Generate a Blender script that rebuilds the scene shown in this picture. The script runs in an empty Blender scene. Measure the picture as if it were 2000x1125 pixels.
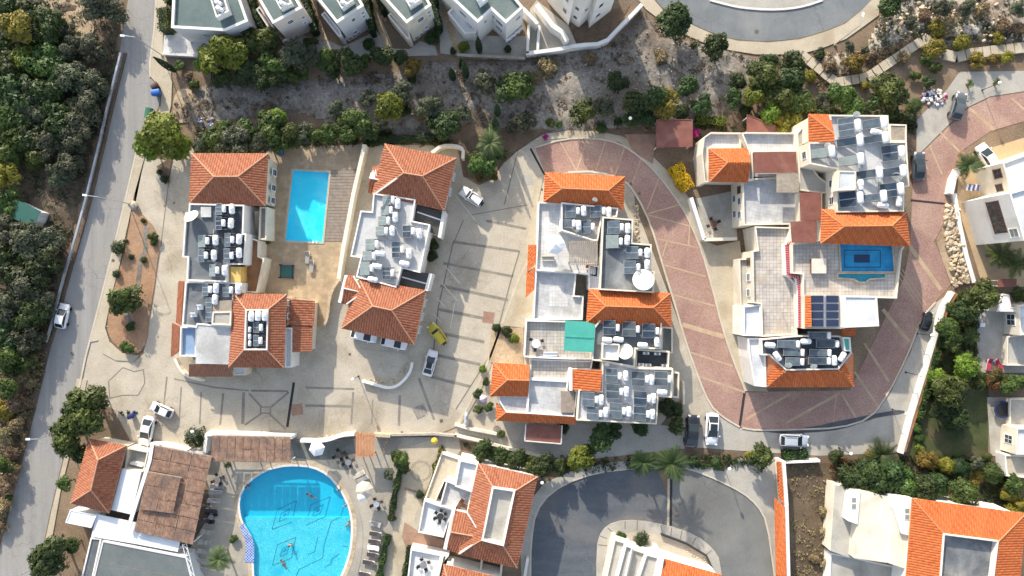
import bpy, bmesh, math, random
import numpy as np
from mathutils import Vector, Matrix, noise
from mathutils.geometry import tessellate_polygon
random.seed(7); rng = np.random.default_rng(7)
R = math.radians
scn = bpy.context.scene
C = scn.collection
# ------------------------------------------------ camera, sky, sun, exposure
CAMH = 100.0            # drone height above the ground, metres
PPM = 13.0              # photo pixels per metre on the ground
cam_d = bpy.data.cameras.new('camera'); cam = bpy.data.objects.new('camera', cam_d); C.objects.link(cam)
cam.location = (0, 0, CAMH); cam.rotation_euler = (0, 0, 0)
cam_d.sensor_fit = 'HORIZONTAL'; cam_d.angle = 2*math.atan((1000/PPM)/CAMH); cam_d.clip_end = 3000
scn.camera = cam
SUN_EL, SUN_AZ = R(23), R(-21)      # azimuth measured from +Y (top of the photo), negative = to the left
sund = Vector((math.sin(SUN_AZ)*math.cos(SUN_EL), math.cos(SUN_AZ)*math.cos(SUN_EL), math.sin(SUN_EL)))
w = bpy.data.worlds.new('World'); scn.world = w; w.use_nodes = True
nt = w.node_tree; bg = nt.nodes['Background']
sky = nt.nodes.new('ShaderNodeTexSky'); sky.sky_type = 'NISHITA'; sky.sun_disc = False
sky.sun_elevation = SUN_EL; sky.sun_rotation = SUN_AZ
sky.air_density = 1.0; sky.dust_density = 1.5; sky.ozone_density = 1.0
hsv = nt.nodes.new('ShaderNodeHueSaturation'); hsv.inputs['Saturation'].default_value = 0.68      # hazy, nearly white sky light
nt.links.new(sky.outputs[0], hsv.inputs['Color']); nt.links.new(hsv.outputs[0], bg.inputs[0]); bg.inputs[1].default_value = 0.15
sl = bpy.data.lights.new('sun', 'SUN'); sl.energy = 3.3; sl.angle = R(0.6); sl.color = (1.0, 0.90, 0.75)
so = bpy.data.objects.new('sun', sl); C.objects.link(so); so.location = (0, 0, 60)
so.rotation_euler = sund.to_track_quat('Z', 'Y').to_euler()
vs = scn.view_settings; vs.view_transform = 'Standard'; vs.look = 'None'; vs.gamma = 1.0; vs.use_curve_mapping = False
vs.exposure = 1.12
scn.render.engine = 'CYCLES'

# ------------------------------------------------ helpers
def W(px, py, z=0.0):
    """photo pixel of a point that stands z metres above the ground -> world"""
    k = (1 - z/CAMH)/PPM
    return ((px-1000)*k, (562.5-py)*k, z)
def W2(p, z=0.0):
    a = W(p[0], p[1], z); return (a[0], a[1])
def tag(o, label=None, cat=None, group=None, kind=None):
    if label: o['label'] = label
    if cat: o['category'] = cat
    if group: o['group'] = group
    if kind: o['kind'] = kind
    return o
def root(name, loc, label=None, cat=None, group=None, kind=None):
    o = bpy.data.objects.new(name, None); C.objects.link(o); o.location = loc
    o.empty_display_size = 0.3
    return tag(o, label, cat, group, kind)
def mesh(name, v, f, m, smooth=False):
    me = bpy.data.meshes.new(name); me.from_pydata([tuple(map(float, p)) for p in v], [], f)
    if m is not None: me.materials.append(M[m] if isinstance(m, str) else m)
    if smooth:
        me.polygons.foreach_set('use_smooth', [True]*len(me.polygons))
    me.update(); return me
def ob(name, me, parent=None, local=False):
    o = bpy.data.objects.new(name, me); C.objects.link(o)
    if parent is not None:
        o.parent = parent
        if not local and parent.parent is None:
            o.matrix_parent_inverse = Matrix.Translation(-Vector(parent.location))
    return o
def mk(name, v, f, m, parent=None, smooth=False, local=False):
    return ob(name, mesh(name, v, f, m, smooth), parent, local)
class MB:
    def __init__(s): s.v = []; s.f = []
    def add(s, v, f):
        b = len(s.v); s.v += [tuple(p) for p in v]; s.f += [tuple(i+b for i in q) for q in f]; return s
    def box(s, c, d, rz=0.0, ry=0.0, rx=0.0):
        hx, hy, hz = d[0]/2, d[1]/2, d[2]/2
        m = Matrix.Translation(c) @ Matrix.Rotation(rz, 4, 'Z') @ Matrix.Rotation(ry, 4, 'Y') @ Matrix.Rotation(rx, 4, 'X')
        v = [m @ Vector((x, y, z)) for z in (-hz, hz) for x, y in ((-hx, -hy), (hx, -hy), (hx, hy), (-hx, hy))]
        return s.add(v, [(3,2,1,0), (4,5,6,7), (0,1,5,4), (1,2,6,5), (2,3,7,6), (3,0,4,7)])
    def bar(s, a, b, w, h=None):
        a = Vector(a); b = Vector(b); d = b-a
        if d.length < 1e-5: return s
        h = h or w; x = d.normalized(); up = Vector((0,0,1)) if abs(x.z) < .95 else Vector((0,1,0))
        y = up.cross(x).normalized(); z = x.cross(y)
        v = [p + y*sy*w/2 + z*sz*h/2 for p in (a, b) for sy, sz in ((-1,-1), (1,-1), (1,1), (-1,1))]
        return s.add(v, [(0,3,2,1), (4,5,6,7), (0,1,5,4), (1,2,6,5), (2,3,7,6), (3,0,4,7)])
    def tube(s, pts, rad, n=8, cap=True):
        pts = [Vector(p) for p in pts]; rad = [rad]*len(pts) if not hasattr(rad, '__len__') else rad
        b = len(s.v)
        for i, p in enumerate(pts):
            d = (pts[min(i+1, len(pts)-1)]-pts[max(i-1, 0)]).normalized()
            up = Vector((0,0,1)) if abs(d.z) < .9 else Vector((1,0,0))
            x = d.cross(up).normalized(); y = x.cross(d)
            for k in range(n):
                a = 2*math.pi*k/n; s.v.append(tuple(p + x*math.cos(a)*rad[i] + y*math.sin(a)*rad[i]))
        for i in range(len(pts)-1):
            for k in range(n):
                s.f.append((b+i*n+k, b+i*n+(k+1) % n, b+(i+1)*n+(k+1) % n, b+(i+1)*n+k))
        if cap:
            s.f.append(tuple(b+k for k in reversed(range(n)))); e = b+(len(pts)-1)*n
            s.f.append(tuple(e+k for k in range(n)))
        return s
    def lathe(s, prof, n=12, c=(0,0,0)):
        b = len(s.v)
        for r, z in prof:
            for k in range(n):
                a = 2*math.pi*k/n; s.v.append((c[0]+r*math.cos(a), c[1]+r*math.sin(a), c[2]+z))
        for i in range(len(prof)-1):
            for k in range(n):
                s.f.append((b+i*n+k, b+i*n+(k+1) % n, b+(i+1)*n+(k+1) % n, b+(i+1)*n+k))
        return s
    def poly(s, pts, z, holes=()):
        t = tess(pts, holes); allp = [p for l in [pts]+list(holes) for p in l]
        return s.add([(p[0], p[1], z) for p in allp], t)
    def skirt(s, pts, z0, z1, flip=False):
        n = len(pts); b = len(s.v)
        for p in pts: s.v.append((p[0], p[1], z0)); s.v.append((p[0], p[1], z1))
        for i in range(n):
            j = (i+1) % n; q = (b+2*i, b+2*j, b+2*j+1, b+2*i+1)
            s.f.append(q[::-1] if flip else q)
        return s
    def build(s, name, m, parent=None, smooth=False, local=False):
        return mk(name, s.v, s.f, m, parent, smooth, local)
    def mesh(s, name, m, smooth=False): return mesh(name, s.v, s.f, m, smooth)
def area2(p): return sum(p[i][0]*p[(i+1) % len(p)][1]-p[(i+1) % len(p)][0]*p[i][1] for i in range(len(p)))
def ccw(p): return list(p) if area2(p) > 0 else list(p)[::-1]
def tess(pts, holes=()):
    L = [[Vector((p[0], p[1], 0)) for p in l] for l in [pts]+list(holes)]
    allp = [q for l in L for q in l]; out = []
    for t in tessellate_polygon(L):
        a, b, c = (allp[i] for i in t)
        cr = (b.x-a.x)*(c.y-a.y)-(b.y-a.y)*(c.x-a.x)
        if abs(cr) < 1e-9: continue
        out.append(tuple(t) if cr > 0 else tuple(t)[::-1])
    return out
def offset(p, d):
    """inset (d>0) of a ccw polygon with mitred corners"""
    n = len(p); out = []
    for i in range(n):
        a, b, c = Vector(p[i-1][:2]), Vector(p[i][:2]), Vector(p[(i+1) % n][:2])
        e1 = (b-a).normalized(); e2 = (c-b).normalized()
        n1 = Vector((-e1.y, e1.x)); n2 = Vector((-e2.y, e2.x)); m = n1+n2
        k = m.dot(n1); m = m/(k if abs(k) > .25 else .25)
        out.append((b.x+m.x*d, b.y+m.y*d))
    return out
def inside(x, y, p):
    r = False; j = len(p)-1
    for i in range(len(p)):
        if (p[i][1] > y) != (p[j][1] > y) and x < (p[j][0]-p[i][0])*(y-p[i][1])/(p[j][1]-p[i][1])+p[i][0]: r = not r
        j = i
    return r
def smoothline(p, k=2, closed=False):
    for _ in range(k):
        q = []; n = len(p)
        for i in range(n if closed else n-1):
            a, b = p[i], p[(i+1) % n]
            q += [(a[0]*.75+b[0]*.25, a[1]*.75+b[1]*.25), (a[0]*.25+b[0]*.75, a[1]*.25+b[1]*.75)]
        p = q if closed else [p[0]]+q+[p[-1]]
    return p
ORD = ['first','second','third','fourth','fifth','sixth','seventh','eighth','ninth','tenth','eleventh','twelfth','thirteenth','fourteenth','fifteenth','sixteenth','seventeenth','eighteenth','nineteenth','twentieth','twenty-first','twenty-second','twenty-third','twenty-fourth','twenty-fifth']

# ------------------------------------------------ materials
M = {}
def base_mat(name):
    m = bpy.data.materials.new(name); m.use_nodes = True; M[name] = m
    return m, m.node_tree, m.node_tree.nodes['Principled BSDF']
def rgb(c): return (c[0], c[1], c[2], 1)
def node(t, k, **kw):
    n = t.nodes.new(k)
    for a, b in kw.items(): setattr(n, a, b)
    return n
def mixc(t, fac, a, b, mode='MIX'):
    n = node(t, 'ShaderNodeMix', data_type='RGBA', blend_type=mode)
    for s, val in ((n.inputs[0], fac), (n.inputs[6], a), (n.inputs[7], b)):
        if hasattr(val, 'links'): t.links.new(val, s)
        elif isinstance(val, (int, float)): s.default_value = val
        else: s.default_value = rgb(val)
    return n.outputs[2]
def ramp(t, fac, lo, hi):
    n = node(t, 'ShaderNodeMapRange'); n.inputs[1].default_value = lo; n.inputs[2].default_value = hi
    n.clamp = True; t.links.new(fac, n.inputs[0]); return n.outputs[0]
def pos(t): return node(t, 'ShaderNodeNewGeometry').outputs['Position']
def noi(t, vec, scale, detail=5, rough=.6, dist=0.0):
    n = node(t, 'ShaderNodeTexNoise'); n.inputs['Scale'].default_value = scale; n.inputs['Detail'].default_value = detail
    n.inputs['Roughness'].default_value = rough; n.inputs['Distortion'].default_value = dist
    t.links.new(vec, n.inputs['Vector']); return n.outputs['Fac']
def bumpn(t, b, h, s=.3, d=.05):
    n = node(t, 'ShaderNodeBump'); n.inputs['Strength'].default_value = s; n.inputs['Distance'].default_value = d
    t.links.new(h, n.inputs['Height']); t.links.new(n.outputs[0], b.inputs['Normal'])
def surf(name, c1, c2, s1=.35, s2=6, c3=None, rough=.85, spec=.3, bump=.25, s3=.08, lo=.35, hi=.65, metal=0, fine=.16, streak=None, crack=0, spots=0):
    """weathered surface: two tones in patches, a third in big stains, fine grain"""
    m, t, b = base_mat(name); P = pos(t)
    if streak:
        mp = node(t, 'ShaderNodeMapping'); mp.inputs['Rotation'].default_value = (0, 0, streak[0]); mp.inputs['Scale'].default_value = (streak[1], streak[2], 1)
        t.links.new(P, mp.inputs[0]); SP = mp.outputs[0]
    else: SP = P
    col = mixc(t, ramp(t, noi(t, SP, s1, 6), lo, hi), c1, c2)
    if c3: col = mixc(t, ramp(t, noi(t, P, s3, 4, .55, .4), .5, .68), col, c3)
    g = noi(t, P, s2, 6, .7)
    col = mixc(t, fine, col, mixc(t, ramp(t, g, .3, .7), (0,0,0), (1,1,1)), 'OVERLAY')
    if crack:        # hairline cracks and slab joints, then oil and dirt spots
        for sc, wd in ((.16, .006), (.55, .010)):
            vo = node(t, 'ShaderNodeTexVoronoi'); vo.feature = 'DISTANCE_TO_EDGE'; vo.inputs['Scale'].default_value = sc
            wn = node(t, 'ShaderNodeTexNoise'); wn.inputs['Scale'].default_value = 1.1; wn.inputs['Detail'].default_value = 6; t.links.new(P, wn.inputs['Vector'])
            ad = node(t, 'ShaderNodeVectorMath', operation='MULTIPLY_ADD'); ad.inputs[1].default_value = (.8,.8,.8); t.links.new(wn.outputs['Color'], ad.inputs[0]); t.links.new(P, ad.inputs[2]); t.links.new(ad.outputs[0], vo.inputs['Vector'])
            k_ = node(t, 'ShaderNodeMath', operation='MULTIPLY'); k_.inputs[1].default_value = crack; inv = node(t, 'ShaderNodeMath', operation='SUBTRACT'); inv.inputs[0].default_value = 1
            t.links.new(ramp(t, vo.outputs['Distance'], wd*.4, wd*1.6), inv.inputs[1])
            gate = node(t, 'ShaderNodeMath', operation='MULTIPLY'); t.links.new(inv.outputs[0], gate.inputs[0]); t.links.new(ramp(t, noi(t, P, .12, 2), .45, .6), gate.inputs[1]); t.links.new(gate.outputs[0], k_.inputs[0])
            col = mixc(t, k_.outputs[0], col, [x*.35 for x in c1])
    if spots:
        sp = ramp(t, noi(t, P, 1.3, 3, .5), .66, .76); k_ = node(t, 'ShaderNodeMath', operation='MULTIPLY'); k_.inputs[1].default_value = spots; t.links.new(sp, k_.inputs[0])
        col = mixc(t, k_.outputs[0], col, [x*.55 for x in c1])
        sp = ramp(t, noi(t, P, .45, 5, .7, 1.2), .55, .8); k_ = node(t, 'ShaderNodeMath', operation='MULTIPLY'); k_.inputs[1].default_value = spots; t.links.new(sp, k_.inputs[0])
        col = mixc(t, k_.outputs[0], col, [min(1, x*1.3) for x in c2])
    t.links.new(col, b.inputs['Base Color'])
    b.inputs['Roughness'].default_value = rough; b.inputs['Specular IOR Level'].default_value = spec; b.inputs['Metallic'].default_value = metal
    if bump: bumpn(t, b, g, bump)
    return m
def plain(name, c, rough=.6, spec=.4, metal=0, var=.10, s=1.5, coat=0):
    m, t, b = base_mat(name); P = pos(t)
    col = mixc(t, ramp(t, noi(t, P, s, 5), .3, .7), [x*(1-var) for x in c], [min(1, x*(1+var)) for x in c])
    t.links.new(col, b.inputs['Base Color'])
    b.inputs['Roughness'].default_value = rough; b.inputs['Specular IOR Level'].default_value = spec; b.inputs['Metallic'].default_value = metal
    b.inputs['Coat Weight'].default_value = coat; b.inputs['Coat Roughness'].default_value = .08
    return m
def tiles(name, c1, c2, mortar, size=.45, rz=0.0, rough=.6, msize=.02, var=.5, stain=None):
    m, t, b = base_mat(name); P = pos(t)
    mp = node(t, 'ShaderNodeMapping'); mp.inputs['Rotation'].default_value = (0, 0, rz); t.links.new(P, mp.inputs[0])
    br = node(t, 'ShaderNodeTexBrick'); br.offset = 0; br.squash = 1
    br.inputs['Scale'].default_value = 1; br.inputs['Brick Width'].default_value = size; br.inputs['Row Height'].default_value = size
    br.inputs['Mortar Size'].default_value = msize; br.inputs['Mortar Smooth'].default_value = .2; br.inputs['Bias'].default_value = 0
    br.inputs['Color1'].default_value = rgb(c1); br.inputs['Color2'].default_value = rgb(c2); br.inputs['Mortar'].default_value = rgb(mortar)
    t.links.new(mp.outputs[0], br.inputs['Vector'])
    g = noi(t, P, .7, 6, .65)
    col = mixc(t, .25, br.outputs['Color'], mixc(t, ramp(t, g, .3, .7), (0,0,0), (1,1,1)), 'OVERLAY')
    if stain: col = mixc(t, ramp(t, noi(t, P, .25, 5, .6, .5), .52, .7), col, stain)
    t.links.new(col, b.inputs['Base Color']); b.inputs['Roughness'].default_value = rough; b.inputs['Specular IOR Level'].default_value = .3
    bumpn(t, b, br.outputs['Fac'], -.2, .01)
    return m
# ground surfaces
surf('asphalt', (.25,.243,.232), (.31,.30,.285), .6, 9, (.29,.275,.25), rough=.9, streak=(R(-15), 1.6, .06), s3=.10, crack=.35, spots=.25)
surf('asphalt_dark', (0.074,0.087,0.105), (0.117,0.129,0.144), .55, 6, (0.172,0.164,0.156), s3=.07, lo=.25, hi=.75, crack=.35, spots=.6, streak=(R(35), .35, 1.6))
surf('asphalt_blue', (.15,.165,.175), (.19,.205,.21), .3, 7, (.24,.245,.24), s3=.1, crack=.3, spots=.35)
surf('asphalt_grey', (.15,.155,.148), (.195,.196,.185), .25, 7, (.135,.135,.128), crack=.35, spots=.4)
surf('concrete', (.41,.36,.285), (.485,.435,.35), .3, 5, (.335,.29,.22), s3=.12, rough=.9, crack=.4, spots=.45)
surf('walk', (.42,.365,.27), (.48,.42,.32), .5, 6, (.36,.30,.21), s3=.2)
surf('walk_grey', (.36,.34,.30), (.42,.395,.345), .5, 6, (.30,.28,.245), s3=.2)
surf('kerb', (.47,.42,.33), (.54,.49,.40), .8, 6)
surf('band', (.20,.18,.155), (.255,.23,.19), .9, 7, (.29,.26,.21), s3=.4)
surf('joint', (.17,.155,.135), (.22,.20,.17), .9, 7)
surf('redpave', (0.292,0.178,0.148), (0.352,0.221,0.178), .30, 4.5, (0.407,0.275,0.219), s3=.14, bump=.35, fine=.34, spots=.3)
surf('redband', (.42,.31,.20), (.48,.36,.245), .8, 8, (.37,.265,.165), s3=.3)
surf('brickpath', (.27,.16,.115), (.34,.22,.155), 1.2, 8)
surf('deck_tan', (.42,.30,.17), (.49,.36,.22), .3, 6, (.33,.27,.20), s3=.1)
surf('deck_grey', (.33,.30,.25), (.42,.38,.31), .3, 6, (.27,.25,.215), s3=.14)
surf('deck_dark', (.125,.135,.125), (.19,.195,.175), .9, 6, (.25,.24,.2), s3=.35)
surf('earth', (.165,.115,.075), (.26,.19,.125), .22, 4, (.115,.095,.075), s3=.07, bump=.8, fine=.35)
surf('earth_red', (.30,.175,.10), (.37,.235,.145), .4, 4, (.25,.17,.11), s3=.2, bump=.6, fine=.25)
surf('earth_tan', (.37,.27,.17), (.46,.36,.245), .4, 4, (.28,.2,.13), s3=.2, bump=.6, fine=.3)
surf('gravel', (.185,.165,.14), (.275,.25,.215), .35, 2.6, (.155,.125,.10), s3=.08, bump=.9, fine=.5)
surf('rubble_ground', (.36,.31,.24), (.50,.44,.355), .5, 3, (.24,.18,.13), s3=.13, bump=.9, fine=.45)
surf('lawn', (.045,.060,.020), (.075,.085,.032), .5, 6, (.11,.085,.045), s3=.25, bump=.8, fine=.3)
surf('soil', (.115,.08,.055), (.17,.12,.08), .6, 5, bump=.7, fine=.3)
surf('stone', (.42,.335,.225), (.54,.45,.33), .6, 4, (.33,.25,.16), s3=.4, bump=.6, fine=.3)
surf('stone_grey', (.30,.27,.225), (.42,.38,.32), .8, 4, bump=.6, fine=.3)
# building surfaces
surf('white', (.72,.70,.66), (.79,.77,.73), .5, 5, (.62,.60,.55), s3=.25, rough=.75, bump=.1, fine=.06)
surf('cream', (.66,.60,.49), (.73,.67,.56), .5, 5, (.56,.50,.40), s3=.25, rough=.8, bump=.1, fine=.07)
surf('pinkwall', (.60,.52,.47), (.66,.58,.53), .5, 5, rough=.8, bump=.1, fine=.06)
surf('greywall', (.55,.55,.55), (.61,.61,.60), .5, 5, rough=.8, bump=.1, fine=.06)
surf('ochre', (.62,.40,.11), (.68,.46,.16), .6, 5, rough=.8, fine=.06)
surf('terracotta', (.27,.13,.06), (.34,.175,.085), .8, 6, rough=.7)
surf('roof_green', (.085,.125,.125), (.12,.165,.16), .35, 5, (.17,.205,.195), s3=.13, rough=.7)
surf('roof_slate', (0.098,0.111,0.123), (0.153,0.166,0.174), .45, 5, (0.289,0.293,0.289), s3=.22, rough=.65)
surf('roof_dark', (.030,.038,.048), (.055,.064,.075), .5, 5, (.10,.11,.12), s3=.18, rough=.7)
surf('roof_pale', (.44,.445,.44), (.56,.56,.55), .4, 5, (.34,.34,.33), s3=.2, rough=.6)
surf('roof_white', (.56,.58,.60), (.64,.655,.66), .4, 5, (.48,.49,.50), s3=.3, rough=.6)
surf('roof_conc', (.36,.345,.31), (.45,.43,.385), .4, 5, (.29,.275,.24), s3=.2)
surf('roof_bluegrey', (0.113,0.132,0.135), (0.144,0.164,0.164), .4, 6, (0.172,0.188,0.184), s3=.2)
surf('bluefloor', (.20,.30,.46), (.25,.35,.50), .6, 5, rough=.5)
surf('slate_sheet', (.065,.06,.055), (.09,.085,.075), .6, 6, rough=.6)
surf('maroon', (.17,.065,.05), (.215,.085,.065), .8, 6, (.25,.12,.09), s3=.3, rough=.7)
surf('teal', (.08,.42,.32), (.10,.47,.365), .7, 5, rough=.6, fine=.08)
surf('canvas', (.68,.70,.72), (.74,.76,.77), .6, 5, (.60,.62,.65), s3=.3, rough=.6, fine=.05)
surf('reed', (.20,.115,.08), (.33,.215,.155), 1.6, 7, (.16,.115,.095), s3=.4, rough=.9, bump=.6, fine=.35)
surf('woodgrey', (.25,.215,.175), (.34,.295,.24), 2, 8, rough=.9)
surf('wooddeck', (0.220,0.180,0.150), (0.289,0.244,0.202), 1.5, 8, rough=.85)
surf('woodorange', (.42,.19,.09), (.52,.26,.13), 1.6, 8, rough=.8)
tiles('tile_white', (.55,.545,.53), (.60,.59,.57), (.43,.43,.42), .45, 0, stain=(.47,.45,.41))
tiles('tile_beige', (.42,.385,.345), (.49,.45,.405), (.29,.265,.24), .5, 0, msize=.035, stain=(.42,.35,.27))
tiles('tile_cool', (.43,.43,.43), (.49,.485,.475), (.36,.36,.36), .5, R(12), stain=(.54,.53,.50))
tiles('tile_deck', (.36,.27,.17), (.42,.325,.215), (.31,.235,.15), .6, R(4), msize=.012, stain=(.33,.25,.165))
tiles('tile_pool', (.01,.30,.55), (.015,.33,.58), (.03,.40,.64), .4, 0, msize=.015)
tiles('tile_blue', (.02,.07,.33), (.10,.18,.45), (.5,.58,.7), .3, R(45), msize=.035)
surf('fountain', (.02,.20,.28), (.03,.24,.32), 1, 6, rough=.1)
surf('wet', (.07,.07,.08), (.10,.10,.11), .6, 6, rough=.25)
def rooftile(name, a, b_, c, d):
    m, t, b = base_mat(name); P = pos(t)
    at = node(t, 'ShaderNodeAttribute', attribute_name='var')
    col = mixc(t, at.outputs['Fac'], a, b_)
    col = mixc(t, ramp(t, noi(t, P, .5, 6, .65, .3), .42, .66), col, c)
    col = mixc(t, ramp(t, noi(t, P, 1.6, 6, .75), .52, .72), col, d)
    t.links.new(col, b.inputs['Base Color']); b.inputs['Roughness'].default_value = .8; b.inputs['Specular IOR Level'].default_value = .25
rooftile('tile_old', (0.248,0.080,0.040), (0.376,0.156,0.088), (0.320,0.128,0.072), (0.168,0.056,0.032))
rooftile('tile_new', (0.387,0.086,0.024), (0.550,0.163,0.052), (0.447,0.129,0.043), (0.284,0.073,0.026))
rooftile('tile_brown', (0.255,0.115,0.072), (0.340,0.162,0.102), (0.289,0.145,0.093), (0.204,0.098,0.064))
plain('ridge_old', (.46,.25,.155), .8); plain('ridge_new', (.52,.19,.08), .8)
surf('mortar', (.62,.58,.53), (.70,.66,.61), 1.5, 6, rough=.85)
# small things
plain('white_plastic', (.78,.79,.80), .45, var=.05); plain('white_metal', (.74,.75,.76), .4, var=.04)
plain('alu', (.55,.56,.57), .35, .5, .6); plain('steel', (.30,.30,.31), .45, .5, .5); plain('dark_metal', (.035,.035,.04), .5)
plain('black', (.012,.012,.014), .6); plain('rubber', (.02,.02,.021), .85)
plain('navy', (.02,.03,.10), .6); plain('mosaic', (.02,.18,.30), .6); plain('bluebin', (.02,.12,.42), .5); plain('greenbin', (.03,.13,.08), .55); plain('brownbin', (.10,.06,.045), .7)
plain('greenshed', (.03,.115,.095), .6); plain('grate', (.03,.028,.027), .8); plain('manhole', (.13,.105,.085), .8)
plain('fabric_grey', (.30,.29,.28), .9); plain('fabric_dark', (.06,.05,.055), .9); plain('fabric_cream', (.62,.56,.47), .9)
plain('fabric_white', (.78,.78,.78), .85, var=.04); plain('fabric_beige', (.50,.45,.37), .9); plain('fabric_lilac', (.52,.42,.52), .9)
plain('fabric_red', (.45,.05,.08), .9); plain('fabric_blue', (.08,.14,.45), .9); plain('yellow', (.62,.40,.03), .6)
plain('skin', (.38,.20,.13), .6); plain('hair', (.03,.02,.015), .7); plain('swim_dark', (.03,.03,.06), .7); plain('swim_red', (.45,.05,.05), .7)
plain('dish', (.74,.71,.61), .55, var=.06); plain('globe', (.85,.85,.83), .3, var=.02)
plain('purple', (.20,.13,.38), .6); plain('bark', (.12,.085,.06), .95, var=.3, s=6); plain('palmbark', (.17,.13,.09), .95, var=.3, s=6)
for nm, c in (('car_white', (.74,.75,.76)), ('car_silver', (.42,.45,.50)), ('car_black', (.012,.014,.018)), ('car_grey', (.085,.095,.105)), ('car_dark', (.045,.055,.065)), ('car_yellow', (.50,.40,.02))):
    plain(nm, c, .28, .5, 0, .02, coat=.8)
plain('carglass', (.02,.028,.032), .07, .6, var=0); plain('glass_dark', (.035,.045,.055), .08, .6, var=.1)
plain('lamp_red', (.4,.02,.02), .3); plain('lamp_clear', (.7,.7,.7), .2); plain('shutter', (.24,.25,.22), .6)
surf('wood_soil', (.075,.055,.038), (.13,.095,.062), .3, 4, (.17,.125,.085), s3=.1, bump=.8, fine=.35)
plain('woodbrown', (.14,.065,.035), .6)
m, t, b = base_mat('collector'); P = pos(t)
t.links.new(mixc(t, ramp(t, noi(t, P, .45, 3), .38, .62), (.028,.045,.072), (.080,.10,.11)), b.inputs['Base Color'])
b.inputs['Roughness'].default_value = .2; b.inputs['Specular IOR Level'].default_value = .3
plain('collector_mid', (.085,.11,.135), .2, .3, 0, .3)
plain('collector_pale', (.20,.24,.235), .2, .3, 0, .15)  # sky reflection on the glass put into the pale base colour
m, t, b = base_mat('pv'); P = pos(t)
br = node(t, 'ShaderNodeTexBrick'); br.offset = 0; br.inputs['Scale'].default_value = 1; br.inputs['Brick Width'].default_value = .17; br.inputs['Row Height'].default_value = .17
br.inputs['Mortar Size'].default_value = .006; br.inputs['Color1'].default_value = (.018,.028,.065,1); br.inputs['Color2'].default_value = (.022,.035,.075,1); br.inputs['Mortar'].default_value = (.07,.085,.12,1)
t.links.new(P, br.inputs['Vector']); t.links.new(br.outputs['Color'], b.inputs['Base Color']); b.inputs['Roughness'].default_value = .15
def leafmat(name, dark, mid, lite, trans=.25):
    m, t, b = base_mat(name)
    at = node(t, 'ShaderNodeAttribute', attribute_name='var'); oi = node(t, 'ShaderNodeObjectInfo')
    col = mixc(t, ramp(t, at.outputs['Fac'], 0, .5), dark, mid); col = mixc(t, ramp(t, at.outputs['Fac'], .5, 1), col, lite)
    hs = node(t, 'ShaderNodeHueSaturation'); t.links.new(col, hs.inputs['Color'])
    mr = node(t, 'ShaderNodeMapRange'); mr.inputs[3].default_value = .47; mr.inputs[4].default_value = .525; t.links.new(oi.outputs['Random'], mr.inputs[0]); t.links.new(mr.outputs[0], hs.inputs['Hue'])
    mr = node(t, 'ShaderNodeMapRange'); mr.inputs[3].default_value = .8; mr.inputs[4].default_value = 1.25; t.links.new(oi.outputs['Random'], mr.inputs[0]); t.links.new(mr.outputs[0], hs.inputs['Value'])
    t.links.new(hs.outputs[0], b.inputs['Base Color']); b.inputs['Roughness'].default_value = .55; b.inputs['Specular IOR Level'].default_value = .35
    tr = node(t, 'ShaderNodeBsdfTranslucent'); t.links.new(hs.outputs[0], tr.inputs[0])
    mx = node(t, 'ShaderNodeMixShader'); mx.inputs[0].default_value = trans
    t.links.new(b.outputs[0], mx.inputs[1]); t.links.new(tr.outputs[0], mx.inputs[2])
    t.links.new(mx.outputs[0], t.nodes['Material Output'].inputs['Surface'])
leafmat('leaf_dark', (0.014,0.029,0.010), (0.029,0.054,0.013), (0.061,0.090,0.020))
leafmat('leaf_mid', (0.024,0.044,0.009), (0.052,0.085,0.015), (0.096,0.137,0.026))
leafmat('leaf_lime', (0.065,0.099,0.011), (0.125,0.180,0.016), (0.199,0.242,0.026))
leafmat('leaf_olive', (0.040,0.050,0.027), (0.072,0.085,0.047), (0.126,0.137,0.079))
leafmat('leaf_gold', (0.109,0.094,0.016), (0.187,0.156,0.020), (0.265,0.211,0.031))
leafmat('leaf_yellow', (0.494,0.351,0.012), (0.780,0.598,0.014), (0.936,0.728,0.024))
leafmat('leaf_magenta', (.28,.01,.13), (.42,.015,.24), (.5,.05,.3))
leafmat('leaf_red', (.045,.06,.015), (.11,.085,.022), (.34,.075,.03))
leafmat('leaf_dry', (0.136,0.098,0.051), (0.212,0.157,0.085), (0.306,0.234,0.132), .1)
leafmat('leaf_cyp', (.012,.026,.010), (.024,.045,.014), (.045,.07,.022))
leafmat('leaf_palm', (0.038,0.072,0.021), (0.072,0.119,0.034), (0.145,0.178,0.068))
def water(name, tint, deep=.5):
    m, t, b = base_mat(name)
    tr = node(t, 'ShaderNodeBsdfTransparent'); tr.inputs[0].default_value = rgb(tint)
    gl = node(t, 'ShaderNodeBsdfGlossy'); gl.inputs['Roughness'].default_value = .04
    lw = node(t, 'ShaderNodeLayerWeight'); lw.inputs['Blend'].default_value = .25
    n = noi(t, pos(t), 2.2, 4, .6, .3); bp = node(t, 'ShaderNodeBump'); bp.inputs['Strength'].default_value = .25; bp.inputs['Distance'].default_value = .08
    t.links.new(n, bp.inputs['Height']); t.links.new(bp.outputs[0], gl.inputs['Normal']); mr = node(t, 'ShaderNodeMapRange'); mr.inputs[3].default_value = .02; mr.inputs[4].default_value = .35; t.links.new(lw.outputs['Facing'], mr.inputs[0])
    mx = node(t, 'ShaderNodeMixShader'); t.links.new(mr.outputs[0], mx.inputs[0]); t.links.new(tr.outputs[0], mx.inputs[1]); t.links.new(gl.outputs[0], mx.inputs[2])
    t.links.new(mx.outputs[0], t.nodes['Material Output'].inputs['Surface']); t.nodes.remove(b)
water('water', (.86,.97,.99)); water('water_deep', (.80,.96,.99))
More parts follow.
